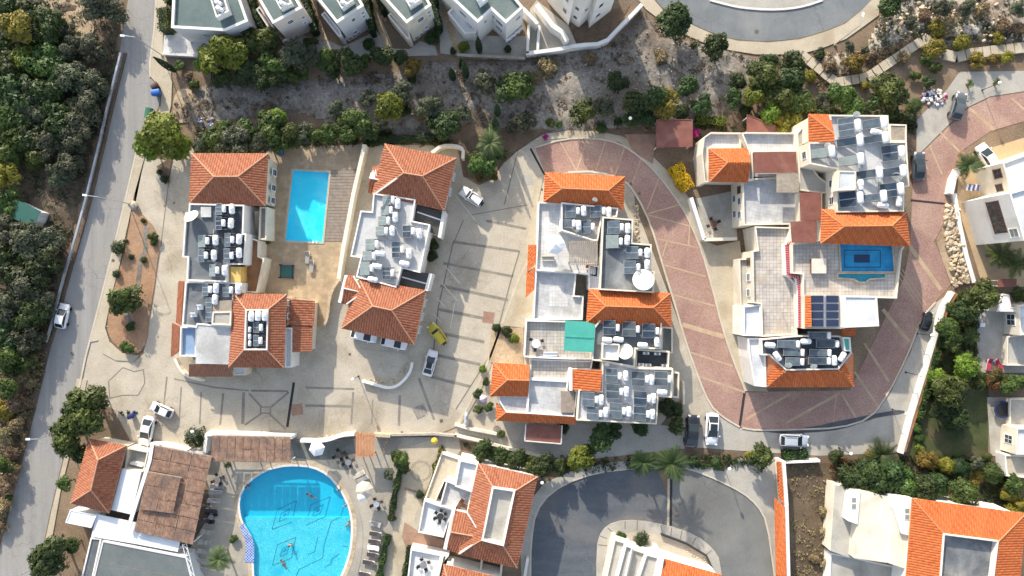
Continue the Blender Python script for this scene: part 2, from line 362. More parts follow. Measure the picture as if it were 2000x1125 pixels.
def poolfloor(name, c1, c2, c3, sc):
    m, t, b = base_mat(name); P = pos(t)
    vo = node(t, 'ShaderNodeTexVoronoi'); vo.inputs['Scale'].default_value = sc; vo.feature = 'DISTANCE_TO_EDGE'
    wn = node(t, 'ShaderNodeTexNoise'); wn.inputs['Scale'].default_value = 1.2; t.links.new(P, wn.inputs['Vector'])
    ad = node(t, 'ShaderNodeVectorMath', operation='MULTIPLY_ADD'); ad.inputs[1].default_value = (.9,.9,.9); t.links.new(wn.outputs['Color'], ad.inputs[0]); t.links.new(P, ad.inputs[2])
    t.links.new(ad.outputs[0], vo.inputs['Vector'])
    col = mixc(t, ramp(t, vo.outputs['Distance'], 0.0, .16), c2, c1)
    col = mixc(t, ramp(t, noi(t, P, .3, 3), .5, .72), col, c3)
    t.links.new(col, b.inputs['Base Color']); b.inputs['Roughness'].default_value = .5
poolfloor('floor_shallow', (.03,.50,.62), (.15,.66,.73), (.015,.43,.58), 3.2)  # pale cell edges imitate sunlight caustics, painted into the floor colour
poolfloor('floor_deep', (.008,.47,.66), (.012,.50,.69), (.03,.54,.70), 1.2)
poolfloor('floor_plain', (.02,.72,.93), (.03,.74,.94), (.16,.80,.93), .4)
# ------------------------------------------------ the ground and its sheets
def sheet(name, pts, z, m, holes=(), z0=0.0, sm=0, kind='structure', parent=None):
    if sm: pts = smoothline(pts, sm, True)
    p = ccw([W2(q, z) for q in pts]); hs = [ccw(h)[::-1] for h in holes]
    b = MB(); b.poly(p, z, hs); b.skirt(p, z0, z)
    o = b.build(name, m, parent)
    if parent is None: tag(o, kind=kind)
    return o
def strip_pts(line, wpx, z, taper=None):
    """quad strip around a pixel polyline, flat at height z; returns left and right world points"""
    q = [Vector(W2(p, z)) for p in line]; L = []; Rr = []
    for i, p in enumerate(q):
        d = (q[min(i+1, len(q)-1)]-q[max(i-1, 0)]).normalized(); n = Vector((-d.y, d.x))*wpx/PPM/2*(1-z/CAMH)
        L.append(p+n); Rr.append(p-n)
    return L, Rr
def strip(name, line, wpx, z, m, parent=None, th=.006, sm=0):
    if sm: line = smoothline(line, sm)
    L, Rr = strip_pts(line, wpx, z); n = len(L)
    p = ccw([(a.x, a.y) for a in L+Rr[::-1]])
    b = MB(); b.poly(p, z); b.skirt(p, z-th, z)
    return b.build(name, m, parent)
def wall(name, line, wpx, h, m, label, cap=None, capname='coping', base=0, sm=0, cat='wall', parent=None, group=None):
    """standing wall along a pixel polyline given at the height of its top"""
    if sm: line = smoothline(line, sm)
    L, Rr = strip_pts(line, wpx, h); p = ccw([(a.x, a.y) for a in L+Rr[::-1]])
    r = parent
    if parent is None: r = root(name, W(line[0][0], line[0][1], h)[:2]+(base,), label, cat, group)
    b = MB(); b.poly(p, h-.07); b.skirt(p, base, h-.07); b.build('wall_body', m, r)
    L, Rr = strip_pts(line, wpx+1.2, h); p = ccw([(a.x, a.y) for a in L+Rr[::-1]])
    b = MB(); b.poly(p, h); b.skirt(p, h-.07, h); b.build(capname, cap or m, r)
    return r
# pool outlines (pixels at ground level)
POOL_A = [(573,333),(643,337),(630,473),(558,470)]
POOL_B = smoothline([(574,910),(610,913),(640,928),(662,954),(678,984),(685,1012),(686,1040),(683,1074),(674,1104),(660,1135),(630,1160),(575,1172),(520,1160),(497,1130),(496,1100),(497,1070),(494,1052),(484,1034),(474,1018),(469,996),(469,974),(478,952),(494,936),(520,920),(548,912)], 1, True)
hA = ccw([W2(p) for p in POOL_A]); hB = ccw([W2(p) for p in POOL_B])
b = MB(); b.poly([(-420,-420),(420,-420),(420,420),(-420,420)], 0, [hA[::-1], hB[::-1]]); g = b.build('ground', 'earth'); tag(g, kind='structure')
def relief(name, pts, m, amp, cell=.45, sc=.35, base=.01, seed=0):
    """uneven natural ground: a grid over a polygon that swells inside and dips under at its rim"""
    p = [W2(q) for q in pts]; xs = [a[0] for a in p]; ys = [a[1] for a in p]
    nx = int((max(xs)-min(xs))/cell)+2; ny = int((max(ys)-min(ys))/cell)+2; x0, y0 = min(xs), min(ys)
    V = []; idx = {}; seg = [(Vector(p[i]), Vector(p[(i+1) % len(p)])) for i in range(len(p))]
    for j in range(ny+1):
        for i in range(nx+1):
            x, y = x0+i*cell, y0+j*cell
            if not inside(x, y, p): continue
            q = Vector((x, y)); d = 9
            for a, c in seg:
                e = c-a; tt = max(0, min(1, (q-a).dot(e)/max(e.length_squared, 1e-6))); d = min(d, (q-(a+e*tt)).length)
            k = min(1, d/2.0)
            h = noise.fractal((x*sc+seed, y*sc, seed), 1.0, 2.0, 5)*.6+noise.noise((x*.09, y*.09, seed))*.5+.25
            idx[(i, j)] = len(V); V.append((x, y, base-.02+k*amp*max(0, .35+h)))
    F = []
    for (i, j), a in idx.items():
        q = [idx.get((i+1, j)), idx.get((i+1, j+1)), idx.get((i, j+1))]
        if None not in q: F.append((a, *q))
    return tag(mk(name, V, F, m, smooth=True), kind='structure')
BANK = [(335,205),(420,150),(520,160),(640,150),(760,140),(860,118),(1025,115),(1110,100),(1190,90),(1255,25),(1330,72),(1440,102),(1500,120),(1490,200),(1350,250),(1240,255),(1100,262),(1000,262),(930,240),(860,262),(700,262),(560,215),(430,245),(340,245)]
relief('gravel_bank', BANK, 'gravel', .55, seed=2)
relief('rocky_hillside', [(1690,85),(1722,25),(1725,-25),(2060,-25),(2060,78),(1900,88),(1845,98),(1820,70),(1780,70),(1700,118)], 'rubble_ground', .8, seed=5)
relief('scrub_slope', [(1575,118),(1660,95),(1695,118),(1700,125),(1640,150)], 'rubble_ground', .4, seed=9)
relief('wood_floor', [(-60,-20),(220,-20),(240,60),(225,120),(190,270),(150,440),(108,570),(85,690),(60,800),(30,920),(-5,1020),(-60,1060)], 'wood_soil', .6, .6, seed=12)
sheet('bare_earth', [(75,-10),(165,-10),(170,30),(190,62),(150,80),(110,60),(90,30)], .45, 'earth_tan', z0=.1, sm=2)
sheet('dirt_lot', [(338,178),(372,170),(392,205),(388,228),(360,240),(338,240)], .16, 'earth_tan', sm=2)
# --- roads
rd = sheet('road', [(250,-30),(250,0),(240,60),(232,120),(222,180),(200,285),(172,400),(144,500),(119,600),(94,700),(70,800),(44,900),(18,1000),(-14,1125),(-30,1180),(60,1180),(72,1125),(98,1000),(122,900),(146,800),(164,700),(190,600),(216,500),(240,400),(265,290),(292,262),(312,200),(312,175),(293,150),(292,120),(300,60),(305,0),(308,-30)], .02, 'asphalt')
sheet('pavement', [(305,-30),(326,-30),(326,0),(318,70),(318,100),(332,135),(336,160),(334,205),(326,240),(318,262),(296,262),(314,205),(314,172),(294,150),(293,120),(301,60),(305,0)], .13, 'walk')
sheet('pavement.001', [(266,296),(284,300),(262,380),(256,410),(246,455),(233,520),(222,560),(209,620),(205,640),(214,668),(238,690),(272,694),(262,706),(226,704),(200,690),(192,665),(176,668),(192,600),(218,500),(242,400)], .13, 'walk')
sheet('pavement.002', [(150,740),(170,742),(160,790),(150,830),(128,920),(118,960),(100,1060),(86,1130),(78,1180),(62,1180),(74,1125),(100,1000),(124,900)], .11, 'walk')
for ln in ([(266,296),(242,400),(218,500),(192,600),(166,700),(148,790)], [(305,0),(301,60),(293,120),(293,150)]):
    strip('kerb', ln, 3.5, .15, 'kerb', rd, .15)
strip('kerb', [(316,120),(318,150),(334,140)], 2, .15, 'kerb', rd, .02)
for p in ((221,509,3.2), (140,690,2.6)):
    c = W(p[0], p[1], .14); MB().lathe([(0,.0),(p[2]/PPM,0),(p[2]/PPM,-.02)][::-1], 14, c).build('manhole_cover', 'manhole', rd)
# --- plaza of pale concrete, courts and pool decks
PLAZA = [(268,300),(330,315),(375,290),(545,288),(705,282),(892,284),(905,345),(935,362),(958,352),(985,318),(1010,296),(1042,274),(1160,268),(1235,290),(1240,400),(1330,640),(1405,812),(1445,838),(1440,868),(1335,868),(1330,780),(1290,830),(1130,832),(1010,868),(895,832),(850,850),(760,850),(720,850),(650,856),(605,862),(570,855),(405,848),(402,905),(260,870),(222,800),(158,760),(164,700),(176,668),(192,665),(200,690),(226,704),(262,706),(280,692),(296,600),(310,480),(262,410),(284,300)]
plaza = sheet('plaza', PLAZA, .03, 'concrete', [hA])
ctyard = sheet('courtyard', [(536,286),(706,283),(690,378),(662,544),(645,572),(636,640),(615,640),(612,586),(505,572),(520,400),(538,330)], .06, 'tile_deck', [hA])
apron = sheet('court_apron', [(646,332),(700,330),(668,472),(634,472)], .08, 'joint')
for i in range(23):
    y = 333+i*6.05; t_ = (y-331)/141; sheet('deck_board', [(646.5-12*t_,y),(699.5-32*t_,y),(699.5-32*(t_+.037),y+5.2),(646.5-12*(t_+.037),y+5.2)], .10+.006*(i % 2), 'wooddeck', z0=.07, parent=apron)
sheet('side_court', [(338,306),(378,300),(372,420),(352,640),(330,700),(310,690),(300,620),(318,490)], .045, 'concrete')
isl = sheet('planted_island', [(258,402),(276,416),(302,445),(312,482),(306,520),(301,560),(291,620),(286,668),(273,690),(252,692),(234,682),(216,662),(208,640),(214,600),(226,552),(234,525),(242,490),(252,450)], .17, 'earth_red', sm=1)
strip('garden_path', [(288,440),(282,465),(286,490),(274,505),(272,540),(263,580),(243,608),(262,640)], 9, .19, 'gravel', isl, .05, 1)
sheet('planted_bed', [(326,312),(336,312),(330,345),(322,360),(314,345),(306,325)], .16, 'soil')
BANDS = [(950,431,1028,447,5),(884,472,1014,491,5),(866,514,1002,540,5),(860,558,992,586,6),(856,604,946,622,6),(868,652,946,668,6),(854,694,938,712,6),(842,736,918,755,6),(818,738,848,820,5),(781,772,779,832,5),(690,766,686,828,4),(598,757,692,760,4),(596,792,690,794,5),(476,766,474,828,6),(436,768,430,830,4),(393,766,390,828,3),(354,756,350,820,3),(326,736,320,790,3),(490,763,562,764,4),(486,768,510,794,4),(564,766,528,796,4),(510,808,478,830,4),(526,808,558,838,4),(509,795,528,795,3),(509,807,528,807,3),(509,795,509,807,3),(528,795,528,807,3),(335,310,314,482,2),(340,310,320,478,2),(340,740,420,757,3),(420,757,486,763,3),(728,780,726,828,3),(886,470,856,600,2.5),(856,600,842,730,2.5),(905,430,884,480,2),(920,420,1030,400,1.5),(985,400,1010,300,2),(212,745,214,778,2),(212,745,240,718,2),(240,718,262,726,2),(262,726,280,722,2),(280,722,283,748,2),(283,748,270,772,2),(214,778,240,772,2),(240,772,270,772,2),(1000,540,960,690,2.5),(960,690,890,800,2.5),(1015,490,1000,540,2.5),(300,620,345,625,1.5),(306,560,350,562,1.5)]
for i, (x0, y0, x1, y1, wd) in enumerate(BANDS):
    strip('paving_band', [(x0,y0),(x1,y1)], wd, .036+.0005*(i % 9), 'band' if wd > 2.6 else 'joint', plaza)
for x0, y0, x1, y1 in ((870,520,898,554),(862,552,894,588),(853,582,870,600),(846,612,862,630),(890,382,928,430),(888,592,880,640)):
    strip('painted_line', [(x0,y0),(x1,y1)], 1.3, .042, 'mortar', plaza)
for x, y, a, s, mm in ((954,620,-8,22,'brickpath'),(821,804,25,24,'gravel'),(580,800,8,22,'brickpath'),(1030,352,12,20,'walk_grey')):
    c = W(x, y, .04); MB().box((c[0], c[1], .03), (s/PPM, s/PPM, .03), R(a)).build('paving_square', mm, plaza)
for x0, y0, x1, y1, wd in ((574,747,561,834,5),(1036,290,1064,342,4)):
    strip('drain_grate', [(x0,y0),(x1,y1)], wd, .046, 'grate', plaza)
for x, y, s in ((683,692,3),(322,402,2.5),(340,396,2.5),(785,845,3),(862,822,4),(472,844,3),(511,844,3),(1232,359,3),(1249,378,3),(1045,402,3),(1058,370,3)):
    c = W(x, y, .05); MB().box((c[0], c[1], .04), (s*1.6/PPM, s*1.6/PPM, .02), R(8)).build('manhole_cover', 'manhole', plaza)
# parking kerb and strip in front of the middle blocks
strip('kerb', [(1048,480),(1015,540),(985,620),(960,690),(916,790),(893,830)], 4, .14, 'kerb', plaza, .12)
sheet('pavement.003', [(1062,340),(1050,400),(1046,520),(1040,640),(1020,640),(985,636),(962,690),(958,716),(936,770),(912,812),(895,834),(890,828),(914,788),(958,688),(983,618),(1012,540),(1028,480),(1040,400),(1046,345)], .12, 'walk')
sheet('pavement.004', [(1042,274),(1062,262),(1110,255),(1165,256),(1215,266),(1262,293),(1305,335),(1345,385),(1376,470),(1400,480),(1445,470),(1470,700),(1500,765),(1456,764),(1432,700),(1412,640),(1392,560),(1372,490),(1352,440),(1330,400),(1290,345),(1250,305),(1210,278),(1160,268),(1100,270)], .12, 'walk', sm=0)
# --- red paved road, two sheets with pale bands
red = sheet('red_paved_road', [(1045,288),(1100,271),(1160,269),(1210,279),(1250,306),(1290,346),(1330,401),(1351,441),(1371,491),(1391,561),(1411,641),(1431,701),(1456,766),(1446,834),(1412,815),(1386,790),(1365,740),(1340,670),(1320,600),(1295,520),(1272,440),(1246,385),(1220,350),(1164,334),(1110,336),(1066,342)], .04, 'redpave')
redb = sheet('red_paved_road.001', [(1457,766),(1500,765),(1660,762),(1720,640),(1765,545),(1778,480),(1782,380),(1786,330),(1800,300),(1850,250),(1890,212),(1935,190),(2040,176),(2040,225),(1935,256),(1882,292),(1868,330),(1850,380),(1842,440),(1824,472),(1840,505),(1856,556),(1828,588),(1800,622),(1775,690),(1735,770),(1700,818),(1640,836),(1560,839),(1480,841),(1447,834)], .042, 'redpave')
RB1 = [(1092,273,1126,333,2.5),(1147,271,1127,331,2.5),(1183,274,1164,332,2.5),(1221,284,1201,342,2.5),(1253,308,1235,358,2.5),(1288,345,1264,409,2.5),(1328,400,1266,417,2.5),(1266,420,1350,442,2.5),(1284,466,1364,484,2.5),(1347,442,1345,478,2.5),(1303,470,1294,500,2.5),(1298,518,1378,540,3),(1316,576,1398,598,3),(1333,634,1415,658,9),(1348,688,1431,715,3.5),(1365,735,1455,766,3.5)]
RB2 = [(1457,819,1542,770,4),(1536,826,1640,768,5),(1626,834,1634,772,1.6),(1644,770,1676,822,4),(1688,670,1736,745,4.5),(1669,726,1718,798,4),(1724,604,1776,668,7),(1750,532,1797,602,2),(1756,529,1803,599,2),(1762,526,1809,596,2),(1778,482,1838,566,8),(1836,258,1874,296,4),(1816,284,1840,340,3),(1894,212,1942,254,6),(1976,192,2010,222,4),(1800,310,1812,330,2),(1852,250,1836,275,2)]
for par, L in ((red, RB1), (redb, RB2)):
    for i, (x0, y0, x1, y1, wd) in enumerate(L): strip('paving_band', [(x0,y0),(x1,y1)], wd, .048+.0005*(i % 7), 'redband', par)
strip('kerb', [(1045,288),(1100,271),(1160,269),(1210,279),(1250,306),(1290,346),(1330,401),(1351,441),(1371,491),(1391,561),(1411,641),(1431,701),(1456,764)], 3, .15, 'kerb', red, .12, 1)
strip('kerb', [(1110,336),(1164,334),(1220,350),(1246,385),(1272,440),(1295,520),(1320,600),(1340,670),(1365,740),(1386,790),(1412,815),(1445,834)], 3.5, .14, 'kerb', red, .12, 1)
for x0, y0, x1, y1, wd in ((1454,768,1445,832,5),(1779,391,1846,398,4)): strip('drain_grate', [(x0,y0),(x1,y1)], wd, .054, 'grate', redb)
strip('kerb', [(1450,836),(1480,841),(1560,839),(1640,836),(1700,818),(1735,770),(1775,690),(1800,622),(1828,590)], 3, .14, 'kerb', redb, .11, 1)
strip('soil_edge', [(1880,296),(1872,322),(1858,360),(1850,378)], 12, .06, 'earth_red', redb, .02)
sheet('parking_strip', [(1336,872),(1336,836),(1386,796),(1412,818),(1447,836),(1480,843),(1560,841),(1640,838),(1702,820),(1737,772),(1777,692),(1802,624),(1830,590),(1862,568),(1850,610),(1795,800),(1764,884),(1600,890),(1440,880)], .034, 'walk_grey')
sheet('driveway', [(1790,235),(1850,175),(1875,140),(1890,140),(2040,138),(2040,172),(1935,188),(1888,210),(1848,248),(1798,298),(1782,300)], .045, 'walk_grey')
sheet('rubble_strip', [(1846,398),(1852,380),(1866,384),(1878,460),(1892,545),(1862,566),(1838,500),(1828,470),(1844,440)], .08, 'earth_tan')
st_ = sheet('water_run', [(1478,836),(1520,840),(1580,835),(1640,822),(1690,812),(1730,804),(1765,800),(1768,808),(1720,814),(1690,822),(1650,838),(1580,846),(1500,846)], .056, 'wet', z0=.045, sm=1)
# --- lower ring road
ring = sheet('lower_road', [(1030,1180),(1036,1060),(1045,1000),(1075,960),(1130,932),(1200,916),(1310,913),(1308,1200)], .02, 'asphalt_dark', sm=1)
sheet('lower_road.001', [(1306,1200),(1306,913),(1350,915),(1400,935),(1450,960),(1480,985),(1500,1020),(1512,1080),(1515,1200)], .024, 'asphalt_grey')
sheet('pavement.005', [(1020,1180),(1016,1060),(1030,985),(1062,945),(1120,918),(1200,902),(1310,898),(1360,902),(1415,922),(1470,955),(1512,985),(1514,905),(1530,900),(1538,1180),(1513,1180),(1510,1080),(1498,1022),(1478,988),(1448,962),(1398,938),(1350,918),(1310,915),(1200,918),(1130,935),(1077,962),(1047,1002),(1038,1060),(1033,1180)], .12, 'walk_grey')
pad = sheet('ring_island', [(1166,1190),(1164,1070),(1174,1036),(1200,1018),(1245,1015),(1310,1027),(1360,1045),(1392,1070),(1408,1095),(1414,1190)], .12, 'walk_grey', sm=1)
sheet('island_yard', [(1184,1190),(1184,1060),(1192,1045),(1250,1038),(1290,1046),(1330,1060),(1370,1080),(1388,1100),(1394,1190)], .125, 'concrete', sm=1)
for ln in ([(1187,1031),(1198,1042)],[(1170,1046),(1186,1052)],[(1168,1064),(1186,1066)],[(1221,1018),(1221,1034)],[(1245,1016),(1244,1036)],[(1291,1026),(1294,1044)],[(1312,1030),(1310,1048)],[(1332,1036),(1328,1056)],[(1360,1050),(1350,1066)],[(1390,1075),(1376,1086)]):
    strip('joint', ln, 2, .128, 'joint', pad)
strip('kerb', [(1036,1125),(1037,1060),(1046,1000),(1076,961),(1130,933),(1200,917),(1310,914),(1350,916),(1399,936),(1449,961),(1479,986),(1499,1021),(1513,1125)], 3, .14, 'kerb', ring, .12, 1)
strip('drain_grate', [(1311,936),(1310,1027)], 5, .034, 'grate', ring, .01)
strip('drain_kerb', [(1306,934),(1305,1026)], 4.5, .04, 'walk', ring, .02)
for x, y, a, c_ in ((1329,984,6,6),(1321,998,6,6),(1322,1007,10,6)):
    c = W(x, y, .03); MB().box((c[0], c[1], .025), (a/PPM, c_/PPM, .015)).build('manhole_cover', 'manhole', ring)
# --- upper road, top right
up = sheet('upper_road', [(1270,-40),(1280,0),(1296,18),(1355,48),(1400,68),(1443,78),(1500,81),(1562,75),(1612,60),(1650,45),(1682,20),(1708,-5),(1720,-40),(1630,-40),(1607,0),(1575,11),(1542,17),(1500,19),(1450,15),(1425,10),(1387,0),(1350,-40)], .02, 'asphalt_blue', sm=1)
sheet('road_island', [(1350,-40),(1387,0),(1425,10),(1450,15),(1500,19),(1542,17),(1575,11),(1607,0),(1630,-40)], .14, 'walk_grey', sm=1)
strip('kerb', [(1387,0),(1425,10),(1450,15),(1500,19),(1542,17),(1575,11),(1607,0)], 4, .16, 'mortar', up, .14, 1)
sheet('pavement.006', [(1235,-40),(1248,0),(1262,18),(1288,38),(1340,68),(1376,84),(1426,98),(1476,106),(1560,106),(1600,96),(1652,76),(1686,52),(1716,30),(1722,-40),(1716,-40),(1706,-3),(1681,22),(1650,47),(1612,62),(1562,77),(1500,83),(1443,80),(1400,70),(1355,50),(1295,20),(1278,0),(1268,-40)], .13, 'walk')
c = W(1478, 62, .03); MB().lathe([(.35,-.02),(.35,0),(0,0)], 14, c).build('manhole_cover', 'manhole', up)
# --- yards around the upper villas
sheet('villa_yard', [(320,70),(350,62),(430,68),(420,108),(318,108)], .10, 'roof_pale')
sheet('villa_yard.001', [(560,92),(590,70),(640,78),(668,92),(715,70),(735,60),(755,88),(770,95),(800,96),(820,80),(850,90),(855,108),(700,112),(570,108)], .09, 'walk_grey')
sheet('villa_yard.002', [(855,0),(880,0),(935,70),(1030,70),(1030,110),(890,108),(860,104)], .10, 'walk_grey')
for i, ln in enumerate(([(608,-20),(616,40),(634,80)],[(722,-20),(735,30),(760,92)],[(862,-20),(872,30),(885,70),(895,100)])):
    tag(strip('garden_walk' + ('.%03d' % i if i else ''), ln, 14, .13, 'earth_tan', None, .13), kind='structure')
for x, y in ((724,18),(731,25),(735,34),(742,40),(747,33),(736,12),(752,38)):
    c = W(x, y, .15); MB().lathe([(.28,-.04),(.28,0),(0,0)], 9, c).build('stepping_stone', 'stone')['kind'] = 'structure'
sheet('ramp', [(1035,18),(1048,0),(1110,50),(1126,86),(1098,96),(1050,96),(1030,100)], .3, 'walk_grey')
sheet('villa_yard.003', [(1108,60),(1150,45),(1185,20),(1230,10),(1205,55),(1178,84),(1130,88)], .1, 'soil')
# --- restaurant terrace with the big pool
terr = sheet('pool_terrace', [(400,905),(402,850),(570,856),(605,866),(650,860),(720,854),(760,854),(850,854),(893,836),(900,880),(870,920),(830,975),(815,1040),(790,1100),(775,1190),(350,1190),(372,1070),(412,1000)], .05, 'deck_grey', [hB])
sheet('pool_apron', [(420,905),(575,896),(625,905),(660,930),(688,965),(706,1010),(710,1060),(702,1110),(680,1190),(430,1190),(452,1100),(440,1040),(440,980),(425,950)], .09, 'deck_grey', [hB], sm=1)
sheet('dark_deck', [(568,858),(606,866),(650,862),(690,856),(694,890),(680,918),(650,915),(612,898),(575,894)], .10, 'deck_dark')
sheet('garden_walk.003', [(800,872),(850,856),(870,880),(858,920),(836,965),(812,1000),(800,1060),(775,1160),(745,1160),(765,1060),(775,980),(790,920)], .055, 'walk')
c = W(822, 920, .06); rg = MB()
for r0 in (1.55, 1.35): rg.lathe([(r0-.04,-.01),(r0-.04,.004),(r0+.03,.004),(r0+.03,-.01)], 28, c)
rg.build('paving_ring', 'joint', terr)
strip('paving_band', [(790,954),(812,960)], 5, .062, 'brickpath', terr, .01)
sheet('tiled_walk', [(790,1020),(822,1040),(870,1056),(880,1080),(795,1075),(785,1050)], .06, 'brickpath')
# --- gardens at the right
sheet('lawn', [(1795,800),(1830,690),(1862,572),(1910,560),(1912,725),(1932,740),(1930,890),(1880,905),(1775,890)], .05, 'lawn')
sheet('patio', [(1908,600),(2060,580),(2060,728),(1908,728)], .08, 'walk_grey')
sheet('patio.001', [(1928,776),(2060,776),(2060,900),(1935,890)], .08, 'walk_grey')
sheet('yard_soil', [(1765,886),(1935,890),(2060,905),(2060,1180),(1545,1180),(1535,905),(1600,890)], .03, 'soil')
sheet('dry_yard', [(1540,905),(1640,905),(1640,1180),(1548,1180)], .06, 'wood_soil')
sheet('patio.002', [(1872,335),(1900,300),(2060,250),(2060,560),(1920,560),(1892,470),(1868,400)], .07, 'deck_tan')
sheet('lane', [(890,830),(975,846),(1010,862),(1030,826),(1290,830),(1338,836),(1338,876),(1120,900),(1010,880),(898,858)], .045, 'walk_grey')
sheet('pavement.007', [(1408,926),(1440,896),(1515,894),(1514,988),(1468,958)], .10, 'walk_grey')
sheet('hedge_bed', [(900,862),(1010,884),(1120,905),(1330,897),(1340,880),(1440,884),(1440,900),(1412,924),(1380,905),(1180,905),(1120,915),(1060,930),(930,900)], .04, 'soil')
sheet('entry_walk', [(1215,832),(1330,832),(1335,870),(1225,880)], .05, 'walk_grey')
sheet('garden_terrace', [(960,640),(1022,640),(1022,712),(955,708)], .14, 'earth_tan')
sheet('garden_bed', [(1220,262),(1282,262),(1275,320),(1235,296)], .13, 'brickpath')
sheet('court_tiles', [(1358,388),(1436,372),(1440,470),(1378,470)], .125, 'roof_conc')
sheet('garden_soil', [(930,262),(1070,245),(1270,240),(1275,262),(1215,262),(1160,253),(1105,252),(1060,260),(1038,274),(1005,296),(982,318),(956,352),(905,345),(900,285)], .1, 'soil')
sheet('garden_soil.001', [(1345,240),(1600,210),(1790,215),(1790,300),(1600,240),(1390,262),(1345,300)], .06, 'soil')

# ------------------------------------------------ pools
def ring_mesh(p, q, z0, z1):
    """kerb between outline p and outline q (same count)"""
    n = len(p); b = MB(); V = [(a[0], a[1], z1) for a in p]+[(a[0], a[1], z1) for a in q]
    b.add(V, [(i, (i+1) % n, n+(i+1) % n, n+i) for i in range(n)]); b.skirt(p, z0, z1); b.skirt(q, z0, z1, True); return b
def pool(name, outl, label, floors, cop_m, cop_w, zw, wmat, wallm, cop=.14, base=0.0, holepts=None):
    c = W(sum(p[0] for p in outl)/len(outl), sum(p[1] for p in outl)/len(outl))
    r = root(name, (c[0], c[1], base), label, 'pool')
    p = holepts or ccw([W2(q) for q in outl])
    zb = min(f[1] for f in floors)
    b = MB(); b.skirt(p, zb, base+.05, True); b.build('basin_wall', wallm, r)
    for pts, z, m in floors:
        b = MB(); b.poly(ccw(pts), z); b.build('basin_floor', m, r)
    b = MB(); b.poly(p, base+zw); b.build('water', wmat, r)
    b = ring_mesh(offset(p, -cop_w), p, base-.01, base+cop); b.build('coping', cop_m, r)
    return r
pa = pool('swimming_pool', POOL_A, 'rectangular blue swimming pool in the courtyard between two tiled-roof blocks', [(offset(hA, -.02), -.55, 'floor_plain')], 'walk', .28, .02, 'water_deep', 'floor_plain', .13)
def clip_y(p, y, keep_above):
    out = []
    for i in range(len(p)):
        a, c = p[i], p[(i+1) % len(p)]
        ia, ic = (a[1] >= y) == keep_above, (c[1] >= y) == keep_above
        if ia: out.append(a)
        if ia != ic:
            t_ = (y-a[1])/(c[1]-a[1]); out.append((a[0]+(c[0]-a[0])*t_, y))
    return out
ysp = W(0, 1008, -1)[1]
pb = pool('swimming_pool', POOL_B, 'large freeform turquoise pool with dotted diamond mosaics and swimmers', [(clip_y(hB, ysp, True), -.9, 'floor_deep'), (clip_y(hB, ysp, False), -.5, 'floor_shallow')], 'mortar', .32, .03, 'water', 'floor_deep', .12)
b = MB(); xs_ = [p[0] for p in hB]; b.add([(min(xs_)-.1, ysp, -.9), (max(xs_)+.1, ysp, -.9), (max(xs_)+.1, ysp, -.5), (min(xs_)-.1, ysp, -.5)], [(0,1,2,3)]); b.build('basin_step', 'floor_deep', pb)
hB2 = offset(hB, -.33); rb = ring_mesh(offset(hB2, -.55), hB2, .0, .115); rb.build('coping_stone', 'stone', pb)
def dashed(line, name='mosaic_line'):
    b = MB()
    for (x0, y0), (x1, y1) in zip(line[:-1], line[1:]):
        deep = (y0+y1)/2 < 1008; z = (-.885 if deep else -.485)
        n = max(1, int(math.hypot(x1-x0, y1-y0)/2.6))
        for k in range(n):
            a = W(x0+(x1-x0)*(k+.12)/n, y0+(y1-y0)*(k+.12)/n, z); c = W(x0+(x1-x0)*(k+.8)/n, y0+(y1-y0)*(k+.8)/n, z)
            b.bar(a, c, .10, .02)
    o = b.build(name, 'mosaic', pb); o['kind'] = 'stuff'; return o
Z = lambda L: [(400+x/5, 900+y/5) for x, y in L]
for L in ([(655,670),(710,475),(895,390),(850,600),(655,670)], [(725,595),(745,515),(830,470),(800,560),(725,595)], [(765,545),(772,525),(795,515),(787,538),(765,545)],
          [(990,625),(1035,430),(1225,350),(1175,545),(990,625)], [(1050,545),(1075,470),(1160,425),(1125,515),(1050,545)], [(1090,500),(1097,482),(1115,474),(1108,492),(1090,500)],
          [(660,1020),(710,820),(890,745),(880,780),(845,950),(790,970),(660,1020)], [(735,935),(755,865),(820,830),(800,910),(735,935)], [(765,890),(772,872),(795,862),(787,884),(765,890)],
          [(1360,440),(1325,550),(1235,590),(1165,820),(1150,950),(920,1060),(880,1160)], [(1105,740),(1070,890),(1005,915)], [(1320,905),(1240,960),(1230,1010),(1165,1040)], [(1345,830),(1400,840)]):
    dashed(Z(L))
st = sheet('tiled_steps', Z([(340,640),(372,612),(420,690),(470,770),(482,860),(478,1000),(385,985),(402,860),(395,770)]), .16, 'tile_blue', parent=pb)
# courtyard ladder rails and plunge pool
for dx in (-.25, .25):
    c = W(618, 474); MB().tube([(c[0]+dx, c[1]-.5, .1), (c[0]+dx, c[1]-.5, .85), (c[0]+dx, c[1]-.1, 1.0), (c[0]+dx, c[1]+.3, .8), (c[0]+dx, c[1]+.35, -.3)], .025, 6).build('ladder_rail', 'alu', pa)
